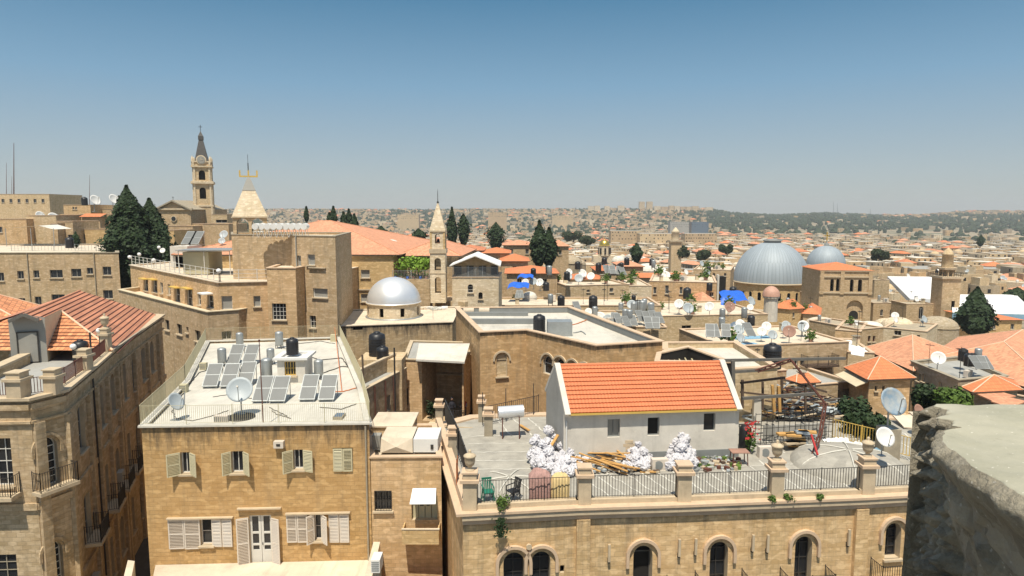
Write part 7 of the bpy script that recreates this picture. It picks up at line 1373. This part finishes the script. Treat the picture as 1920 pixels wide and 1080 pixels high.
# yard greenery
for i,(x,y,d,r,hh,m_,l) in enumerate(((1598,805,44,1.3,1.9,'leaf_cypress','dark green tree in the yard left of the large dish'),(1630,822,40,1.7,1.6,'leaf_cypress','dark shaded bush below the large dish'),(1782,785,46,1.35,1.9,'leaf_green','bright green tree right of the large dish'),(1808,800,42,1.2,1.2,'leaf_green','green bush behind the foreground rock'),(1735,770,48,1.0,1.8,'leaf_cypress','small dark bush beside the dull brown dish'))):
    p=D(x,y,d); bush('yard_tree',l,'tree',tuple(p),r,hh,i+20,2200,.13,m_,True)
fb('yard_house','small stone yard houses in shade below the large dish','house',1690,800,1800,815,17.5,5,'stone_tan','roof_cream',[(1720,815,1730,835)],.1,0)
for i,(x,y) in enumerate(((1708,790),(1740,785))):
    mb=MB(); p=D(x,y,42+i); mb.add([(p.x-.9,p.y-.8,p.z-.1),(p.x+.7,p.y-.9,p.z-.25),(p.x+1.0,p.y+.7,p.z+.1),(p.x-.8,p.y+.8,p.z+.25),(p.x-.9,p.y-.8,p.z-.18),(p.x+.7,p.y-.9,p.z-.33),(p.x+1.0,p.y+.7,p.z+.02),(p.x-.8,p.y+.8,p.z+.17)],[(0,1,2,3),(7,6,5,4),(0,4,5,1),(1,5,6,2)],'roof_cream'); mb.box((p.x,p.y,3),(1.4,1.3,p.z-3.3),'stone_tan',z0=True); tag(mb.build('roof_shed'),['left','right'][i]+' of two small cream lids over sheds beside the large dish','shed')
# ===== trees =====
def cy(px,ytop,ybase,dep,wpx,label,seed,n=3500,size=.22,m='leaf_cypress',bulge=.35,group=None):
    b=D(px,ybase,dep); zt=D(px,ytop,dep).z; g=b.z; return cypress(label,(b.x,dep,g),zt-g,wpx/2*dep/F,seed,n,size,m,'cypress_tree',group,bulge)
cy(250,350,565,104,88,'tallest dark cypress of the left group beside the railed terrace',1,16000,.24,bulge=.42); cy(290,374,560,108,92,'broad dark cypress right of the tallest in the left group',2,13000,.25,bulge=.42); cy(316,440,520,100,16,'slim small cypress at the right edge of the left group',3,2500,.16); cy(229,415,600,103,52,'lower dark cypress at the left edge of the left group',4,5000,.18,bulge=.5); cy(143,436,462,112,15,'small conical tree on the long tan building roof',5,900,.15)
cy(1011,415,500,160,30,'left and taller of the big cypress pair in the centre',6,7000,.32,bulge=.4); cy(1029,428,500,161,30,'right and lower of the big cypress pair in the centre',7,6000,.32,bulge=.4); cy(1827,540,628,142,60,'broad dark cypress between the white tent and the red roof at right',8,10000,.33,bulge=.3)
for i,(px,yt,yb,dp_,w,l) in enumerate(((848,389,465,210,20,'tall slim cypress just right of the white steeple'),(869,402,462,215,24,'second slim cypress right of the white steeple'),(626,388,425,200,12,'slim cypress above the left part of the convent roof'),(645,398,432,200,14,'left cypress of the dark clump behind the convent roof'),(655,393,436,204,16,'tallest cypress of the dark clump behind the convent roof'),(665,402,438,202,14,'right cypress of the dark clump behind the convent roof'),(575,388,415,230,8,'lone thin cypress at the left end of the convent roof'),(618,400,422,205,10,'small cypress left of the slim one above the convent roof'),(1193,457,493,210,22,'small middle cypress right of the golden dome'),(1838,440,462,520,12,'tiny cypress alone on the far right slope'),(930,418,468,240,36,'bushy dark tree between steeple and big cypress pair'),(785,430,455,230,24,'dark round tree left of the steeple'),(715,425,448,235,22,'dark round tree above the small white dome'),(1905,540,572,200,44,'dark tree at the right edge above the white tent'))):
    cy(px,yt,yb,dp_,w,l,30+i,2600,.33 if dp_>180 else .2,bulge=.35 if w<22 else .55)
for i,(px,py,dp_,r,hh,l) in enumerate(((1280,478,330,6,7,'green tree clump right of the round capped minaret'),(1320,482,300,5,6,'green tree left of the large dome top'),(1360,470,360,5,6,'green tree touching the left of the large dome'),(1648,484,300,4.5,6,'green tree right of the smaller dome'),(1075,448,420,9,8,'dense green tree group behind the golden dome'),(1100,455,400,8,7,'green trees left of the golden dome'))):
    p=D(px,py+6,dp_); bush('broad_tree',l,'tree',tuple(p),r*.8,hh*.8,60+i,3500,.4,'leaf_far',True)
# ===== roof clutter across the middle =====
rn=random.Random(77)
def dish(px,py,dep,s=1.0,k='dish',rz=None):
    p=D(px,py,dep); o=place(k,(p.x,dep,p.z-1.0*s),R(rn.uniform(-35,35)) if rz is None else rz,s,None,'satellite dishes on the roofs'); later(o,{'dish':'white satellite dish','dish_grey':'grey satellite dish','dish_rust':'rusty satellite dish'}[k],{'dish':'white satellite dishes','dish_grey':'grey satellite dishes','dish_rust':'rusty satellite dishes'}[k]); o['category']='satellite dish'
for a in [(1388,634,66,.95,'dish_grey'),(1428,622,70,1.0,'dish'),(1437,612,72,1.0,'dish'),(1470,618,72,.9,'dish_grey'),(1480,622,69,1.3,'dish_rust'),(1505,613,73,1.2,'dish_grey'),(1385,618,74,1.2,'dish_grey'),(1448,628,67,1.0,'dish_grey'),(1273,570,98,1.4,'dish'),(1290,578,96,1.6,'dish_grey'),(1368,575,98,1.5,'dish_rust'),(1366,580,95,1.0,'dish_rust'),(1330,575,97,1.4,'dish'),(1408,565,104,1.5,'dish_grey'),(1759,672,61,1.25,'dish'),
 (1092,513,122,1.6,'dish'),(1085,522,116,1.5,'dish_grey'),(1067,510,120,1.2,'dish'),(1108,518,118,1.4,'dish'),(1124,596,78,1.4,'dish'),(1140,600,76,1.3,'dish_grey'),(1160,598,78,1.0,'dish'),(1248,518,132,2.0,'dish'),(1000,528,104,1.2,'dish_grey'),(1012,530,106,1.3,'dish'),(985,530,102,1.2,'dish'),(1678,592,112,1.2,'dish'),(112,428,150,3.0,'dish'),(100,410,165,3.0,'dish'),(97,422,160,2.4,'dish'),(75,405,170,2.4,'dish'),(178,376,185,3,'dish'),(213,374,190,3,'dish'),(305,470,88,.7,'dish'),(420,440,95,1.2,'dish_grey'),(416,452,90,.9,'dish_grey')]: dish(*a,rz=R(70) if a[0]<230 else None)
def gear(kind,px,py,dep,s,desc,pl,cat,rz=0):
    p=D(px,py,dep); o=place(kind,(p.x,dep,p.z),rz,s,None,pl+' on the roofs'); later(o,desc,pl); o['category']=cat
for (px,py,dep,s) in [(1052,573,84,.9),(1112,577,82,1.05),(1188,565,92,.6),(1083,505,122,1.0),(1000,517,112,.9),(1028,512,112,.9),(1063,525,112,1.0),(1133,497,140,1.1),(1122,508,130,1.1),(1162,508,128,1.0),(1175,497,140,1.1),(1222,498,150,1.1),(1288,560,112,1.3),(1408,610,80,.85),(1805,676,62,.8),(1816,686,60,.8),(1822,686,60,.8),(1024,545,100,.9),(1329,510,150,.9),(131,465,100,1.1),(159,385,180,1.5),(1447,690,50,1.3),(1165,505,126,.9),(1374,556,116,1.2),(1330,545,118,1)]: gear('tank',px,py,dep,s,'black water tank','black water tanks','water tank')
for (px,py,dep,s) in [(1032,573,84,1),(1115,598,78,1),(1172,604,74,1),(1188,592,78,1.1),(1204,592,77,1.2),(1220,596,76,1.2),(1180,606,72,1.0),(1164,588,80,.9),(1353,620,72,1),(1354,602,84,1.1),(1395,600,84,1.1),(1833,680,60,.9),(1030,520,110,1.3),(1225,505,138,1.3),(1208,583,80,1),(1196,586,79,1)]: gear('boiler',px,py,dep,s*1.15,'upright grey boiler','upright grey boilers','water boiler')
for (px,py,dep,s) in [(1150,606,74,1),(1162,608,73,1),(1205,604,74,1.1),(1216,606,73,1.1),(1228,605,73,1.1),(1240,608,72,1.1),(1332,634,68,1.2),(1343,634,68,1.2),(1362,634,68,1.2),(1410,632,68,1.2),(1838,694,58,1),(1847,694,58,1),(1856,694,58,1),(1140,514,125,1.5),(1150,515,125,1.5),(1160,516,125,1.5),(1170,517,124,1.5),(970,560,92,1),(978,560,92,1),(1085,585,82,1.1),(1190,612,71,1),(1178,614,70,1),(1218,618,70,1.1),(1230,618,70,1.1)]: gear('panel',px,py,dep,s*.74,'tilted solar collector','tilted solar collectors','solar collector',R(rn.uniform(-15,15)))
# rooftop gear of the old town houses
k=0
for (x,y,z,yaw,w,l) in SPOTS:
    for _ in range(2):
        if y<300 and rn.random()<.5:
            u,v=rn.uniform(-.35,.35)*w,rn.uniform(-.35,.1)*l; q=(x+u*cos(yaw)-v*sin(yaw),y+u*sin(yaw)+v*cos(yaw),z+.0); r_=rn.random(); k+=1
            if r_<.5: o=place('dish' if r_<.35 else 'dish_grey',q,R(rn.uniform(-50,50)),rn.uniform(1.2,2.0),None,'satellite dishes on the roofs'); o['category']='satellite dish'; later(o,'white satellite dish' if r_<.35 else 'grey satellite dish',('white' if r_<.35 else 'grey')+' satellite dishes')
            elif r_<.75: o=place('tank',q,0,rn.uniform(1,1.4),None,'black water tanks on the roofs'); o['category']='water tank'; later(o,'black water tank','black water tanks')
            else: o=place('wtank',q,0,rn.uniform(.9,1.3),None,'white water tanks on the roofs'); o['category']='water tank'; later(o,'white water tank','white water tanks')
def scatter():
    rn=random.Random(123); cnt=0
    for ins,z,nm,(cx,cy_) in list(ROOFS):
        if not(56<cy_<215) or cx<-9 or nm in ('centre_building','belfry_annex','chapel','dome_church','minaret','open_hall') or len(ins)!=4 or 'roofed' in nm or 'hip' in nm: continue
        ar_=abs((ins[1]-ins[0]).cross(ins[3]-ins[0])) if False else (ins[1]-ins[0]).length*(ins[3]-ins[0]).length
        for _ in range(int(min(12,ar_/14))+1):
            u,v=rn.uniform(.06,.94),rn.uniform(.08,.9); p=(ins[0]*(1-u)+ins[1]*u)*(1-v)+(ins[3]*(1-u)+ins[2]*u)*v; k=rn.choice(['antenna','vent','ac','shrub','antenna','vent','shrub','dish_grey','dish','boiler']); q=(p.x,p.y,z)
            o=place(k,q,R(rn.uniform(-40,40)) if k!='vent' else rn.uniform(0,.5),rn.uniform(.8,1.25)*(1.25 if cy_>120 else 1),None,None)
            d={'antenna':('thin TV antenna','TV antennas','antenna'),'vent':('capped roof vent','capped roof vents','vent'),'ac':('white air conditioner box','air conditioners','air conditioner'),'shrub':('potted green shrub','potted shrubs','plant'),'dish_grey':('grey satellite dish','grey satellite dishes','satellite dish'),'dish':('white satellite dish','white satellite dishes','satellite dish'),'boiler':('upright grey boiler','upright grey boilers','water boiler')}[k]; o['group']=d[1]+' on the roofs'; o['category']=d[2]; later(o,d[0],d[1]); cnt+=1
scatter()
# ===== left background houses =====
for a in [('terrace_house','long yellow house with two windows left of the tall cypress','house',140,430,212,430,9.0-4.3,16,'stone_yellow','roof_cream',[(151,439,159,449),(199,438,206,448)],.3,5)]:
    dp=130; t,Q=fb(*a[:7],a[7]-.5 if 0 else -(D(140,430,dp).z-CH),*a[8:])
def lb(label,x0,x1,yt,dep,ln,m,rf='roof_cream',wins=(),name='house'): hh=-(D(x0,yt,dep).z-CH); A_=V2((XD(x0,dep),dep)); B_=V2((XD(x1,dep),dep)); Q=[A_,B_,B_+Vector((0,ln)),A_+Vector((0,ln))]; building(name,label,'house' if name=='house' else 'building',Q,2,CH-hh,m,rf,{0:[op(A_,B_,*w,win=dict(nx=2,ny=1)) for w in wins]},par=.35,pt=.3)
lb('long pale two storey building on the left skyline','-' and -30,102,364,260,20,'stone_pale','roof_grey',[(i*15+3,373,i*15+8,380) for i in range(6)],'building'); lb('tan house with string course at the left edge',-20,56,411,140,14,'stone_gold',wins=[(-2,425,4,436)]); lb('plain pale house right of the tan one at left',56,112,404,142,14,'stone_pale'); lb('stone house with twin small windows left of the cypress tops',127,177,384,185,14,'stone_gold',wins=[(136,388,139,393),(141,388,144,393)]); lb('low house with white sheet roof left of the cypress tops',170,225,392,190,14,'stone_tan','roof_white'); lb('yellow garden house between cypress and church',305,330,432,150,10,'stone_yellow'); lb('tan house in front of the gabled church',315,365,424,165,10,'stone_tan'); lb('pale house at the right foot of the bell tower',402,430,402,190,10,'stone_pale',wins=[(405,412,427,418)]); lb('stone house below the bell tower',365,432,420,170,12,'stone_tan')
lb('narrow brown stone tower house left of the small conical tree',100,113,419,125,5,'stone_church'); lb('weathered house right of the narrow brown tower',113,142,415,127,8,'stone_old',wins=[(128,440,136,455)]); lb('stone house with arches behind the terrace house',120,215,402,150,12,'stone_tan',wins=[(128,408,140,414),(180,408,190,414)])
rr_('small bright orange awning roof on the left houses',160,193,407,401,148,4,'tile_orange','stone_tan',hip=0); rr_('red tiled house left of the bell tower',340,368,391,384,205,12,'tile_red')
mb=MB(); a=D(10,428,118); b=D(57,426,118); c=D(100,430,118); mid=D(72,423,118)
mb.add([(a.x,118,a.z),(mid.x,118,mid.z),(mid.x,123,mid.z+.1),(a.x,123,a.z+.1),(c.x,118,c.z),(c.x,123,c.z)],[(0,1,2,3),(1,4,5,2)],'roof_white'); [mb.bar((x,118,a.z-3.2),(x,118,a.z),.08,.08,'galv') for x in (a.x,b.x,c.x)]; tag(mb.build('white_awning'),'white pitched awning over a dark terrace at the left','awning')
for i,(x,yt,yb,r) in enumerate(((26,268,370,.12),(12,305,370,.06),(22,330,370,.05),(168,328,385,.06))): mb=MB(); p=D(x,yb,300); mb.tube(p,D(x,yt,300),r*2.4,'rust_iron',4,r); tag(mb.build('radio_mast'),['tallest thin radio mast on the left skyline','thin mast left of the tallest one','short mast between the two left ones','faint thin mast left of the cypress tops'][i],'mast')
for i,(x,yt,yb) in enumerate(((1563,378,400),(1570,382,400),(1632,392,403),(1080,386,396))): mb=MB(); p=D(x,yb,2500); mb.tube(p,D(x,yt,2500),1.2,'galv',4,.5); tag(mb.build('radio_mast'),['taller mast of the pair on the forested ridge','shorter mast of the pair on the forested ridge','lone faint mast right of the ridge pair','lone mast on the hill left of the twin towers'][i],'mast')
fb('hill_house','pale stepped house on the right','house',1700,470,1760,470,30,12,'stone_pale','roof_cream',[],.2)
# ===== foreground broken wall top =====
m,nt,b=newmat('rock'); c=nt.nodes.new('ShaderNodeTexCoord'); v=c.outputs['Object']; n1=noise(nt,v,3,8,.7); col=mixc(nt,ramp(nt,n1,.35,.65),(.22,.19,.135),(.46,.41,.31)); n2=noise(nt,v,14,6,.7); col=mixc(nt,ramp(nt,n2,.52,.72,0,.7),col,(.12,.10,.08)); n3=noise(nt,v,40,2,.5); col=mixc(nt,ramp(nt,n3,.68,.74,0,.8),col,(.6,.56,.48)); nt.links.new(col,b.inputs['Base Color']); b.inputs['Roughness'].default_value=.95; hh=N(nt,'ShaderNodeMath',operation='ADD'); nt.links.new(n2,hh.inputs[0]); nt.links.new(noise(nt,v,60,5,.7),hh.inputs[1]); vo=N(nt,'ShaderNodeTexVoronoi',Scale=11); nt.links.new(v,vo.inputs['Vector']); sv=nt.nodes.new('ShaderNodeSeparateColor'); nt.links.new(vo.outputs['Color'],sv.inputs[0]); col2=mixc(nt,ramp(nt,sv.outputs[0],.45,.9,0,.4),col,(.46,.41,.33)); col2=mixc(nt,ramp(nt,sv.outputs[1],.6,.95,0,.35),col2,(.10,.085,.07)); nt.links.new(col2,b.inputs['Base Color']); bump(nt,b,hh.outputs[0],1.0,.025)  # side-face rock: its shade put into a darker, warmer colour
m,nt,b=newmat('rock_top'); c=nt.nodes.new('ShaderNodeTexCoord'); v=c.outputs['Object']; n1=noise(nt,v,2.5,7,.65); col=mixc(nt,ramp(nt,n1,.35,.65),(.30,.29,.22),(.40,.38,.30)); n3=noise(nt,v,55,2,.5); col=mixc(nt,ramp(nt,n3,.7,.75,0,.8),col,(.66,.63,.55)); n4=noise(nt,v,18,5,.7); col=mixc(nt,ramp(nt,n4,.6,.75,0,.5),col,(.2,.18,.14)); nt.links.new(col,b.inputs['Base Color']); b.inputs['Roughness'].default_value=.95; bump(nt,b,noise(nt,v,50,5,.7),.5,.008)
def rock():
    s=MB(); hT=.88; ZT=CH-hT
    def xl(y): return 1.62+max(0,y-2.3)*.34
    def vor(q): d_,_=NZ.voronoi(q); return d_[1]-d_[0]
    def disp(p):
        q=Vector(p); y=p[1]; dz=ZT-p[2]; rough=sm(2.58,2.72,y+.05*NZ.noise(Vector((0,3,p[2]*4)))); chunk=sm(.12,.2,dz)*sm(2.2,2.3,y)*sm(2.56,2.46,y)
        f=NZ.fractal(q*2.0,1.0,2.0,5)*.03+NZ.fractal(q*12,.8,2.0,4)*.009
        f+=rough*(min(.10,vor(Vector((q.x*13,q.y*10,q.z*14)))*.12)+NZ.noise(q*30)*.028+NZ.noise(q*60)*.012-.055)
        f+=.10*sm(.22,.02,dz)*(1-rough)*(.7+.5*NZ.noise(Vector((y*5,1,0))))+.05*chunk*min(1,vor(q*6)*2)
        return f
    ny=230; ys=[.3+(3.06-.3)*(i/ny)**.62 for i in range(ny+1)]; zs=[ZT-.9*(j/110) for j in range(111)]+[ZT-1.1,ZT-1.6,ZT-2.6,ZT-5,ZT-10,0]; vs=[]
    for y in ys:
        for z in zs:
            dz=ZT-z; r_=max(0,(.05-dz))/.05; vs.append((xl(y)+.05*r_**2+.08*min(1,dz*2)*(1-sm(2.6,2.75,y))-disp((xl(y),y,z)),y,z))
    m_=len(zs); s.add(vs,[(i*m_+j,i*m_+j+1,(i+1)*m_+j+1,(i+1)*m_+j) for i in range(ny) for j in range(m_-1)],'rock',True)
    vs=[]
    for y in ys:
        x0=xl(y)+.05
        for k in range(61):
            t=k/60; x=x0-disp((xl(y),y,ZT))+3.6*t**1.7; e=sm(0,.14,x-x0+.1); q=Vector((x,y,ZT)); vs.append((x,y,ZT+(NZ.fractal(q*1.8,1,2,4)*.03+NZ.noise(q*16)*.004+.012)*e*(1 if k else 0)))
    m_=61; s.add(vs,[(i*m_+j,(i+1)*m_+j,(i+1)*m_+j+1,i*m_+j+1) for i in range(ny) for j in range(m_-1)],'rock_top',True)
    # far face
    zs2=[ZT-.03-.02*0-(j*.35) for j in range(8)]+[0]; vs=[]
    for k in range(31):
        x=xl(3.06)-.03+(3.6)*(k/30); 
        for z in zs2: q=Vector((x,3.08,z)); vs.append((x,3.06+.03*abs(NZ.noise(q*6)),z))
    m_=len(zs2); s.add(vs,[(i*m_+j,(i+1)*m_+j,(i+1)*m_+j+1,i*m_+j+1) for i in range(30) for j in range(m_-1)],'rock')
    tag(s.build('broken_wall',None,(2.5,2,0)),'rough broken stone parapet close by in the bottom right corner','wall')
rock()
# street paving
m_=MB(); m_.quad((-60,-5,.03),(40,-5,.03),(40,75,.03),(-60,75,.03),'asphalt'); tag(m_.build('street',None,(0,20,0)),None,None,None,'structure')

HAZE=True
if HAZE:
    mb=MB(); mb.box((0,1600,18),(7000,4800,120),'rock'); o=mb.build('haze',None,(0,0,0)); m=bpy.data.materials.new('haze_air'); m.use_nodes=True; nt=m.node_tree; nt.nodes.clear(); oo=nt.nodes.new('ShaderNodeOutputMaterial'); v=nt.nodes.new('ShaderNodeVolumePrincipled'); v.inputs['Color'].default_value=(.93,.95,1,1); v.inputs['Density'].default_value=.00016; v.inputs['Anisotropy'].default_value=.1; nt.links.new(v.outputs[0],oo.inputs['Volume']); o.data.materials.clear(); o.data.materials.append(m); tag(o,'thin pale haze hanging over the whole city','haze',None,'stuff')
# ---------- labels that tell each repeat by its look and its nearest landmark ----------
LM=[(1445,490,'large grey dome'),(1548,480,'smaller grey dome'),(1588,545,'square belfry'),(1770,540,'square minaret'),(1710,540,'left white tent'),(1850,570,'right white tent'),(1827,580,'broad right cypress'),(1134,462,'golden dome'),(1265,460,'round capped minaret'),(1020,455,'big cypress pair'),(1193,475,'small middle cypress'),(1061,485,'wide grey dome'),(890,500,'white gabled chapel'),(823,440,'white steeple'),(1292,425,'glass office block'),(1376,552,'bright blue tarpaulin'),(1282,555,'brown streaked house'),(1240,516,'orange strip roof'),(1215,500,'whitewashed dome'),(1705,650,'broad red roof'),(1650,695,'orange hip house'),(1480,640,'blue roofed house'),(1170,600,'solar crowded house'),(385,330,'tall bell tower'),(240,420,'tallest cypress'),(325,400,'gabled church'),(1800,690,'grey house roof'),(1648,480,'green tree by small dome'),(1740,480,'minaret top'),(1838,450,'tiny far right cypress'),(1600,440,'valley below the forest'),(1380,440,'slope above the large dome'),(1480,420,'forested ridge'),(930,440,'bushy dark tree'),(1060,560,'strip house tank'),(1445,565,'pink domed turret'),(1880,480,'right edge slope'),(1000,515,'long orange roof'),(1630,580,'belfry base'),(1545,520,'drum of smaller dome')]
bpy.context.view_layer.update()
groups={}
for o,desc,pl in LATER:
    l=o.location; px,py=proj(l); b=min(LM,key=lambda m:(m[0]-px)**2+((m[1]-py)*1.6)**2); dx,dy=px-b[0],(py-b[1])*1.6
    rel=('left of' if dx<0 else 'right of') if abs(dx)>abs(dy) else ('beyond' if dy<0 else 'in front of')
    groups.setdefault((pl,rel,b[2]),[]).append((px,py,o,desc))
ORD=['leftmost','second from left','third from left','fourth from left','fifth from left','sixth from left','seventh from left','eighth from left','ninth from left','tenth from left','eleventh from left','twelfth from left','thirteenth from left','fourteenth from left','fifteenth from left','sixteenth from left']
for (pl,rel,lm),L in groups.items():
    L.sort(key=lambda t:t[0])
    for i,(px,py,o,desc) in enumerate(L):
        o['label']=f"{desc} {rel} the {lm}" if len(L)==1 else f"{ORD[min(i,15)]} of the {pl} {rel} the {lm}"
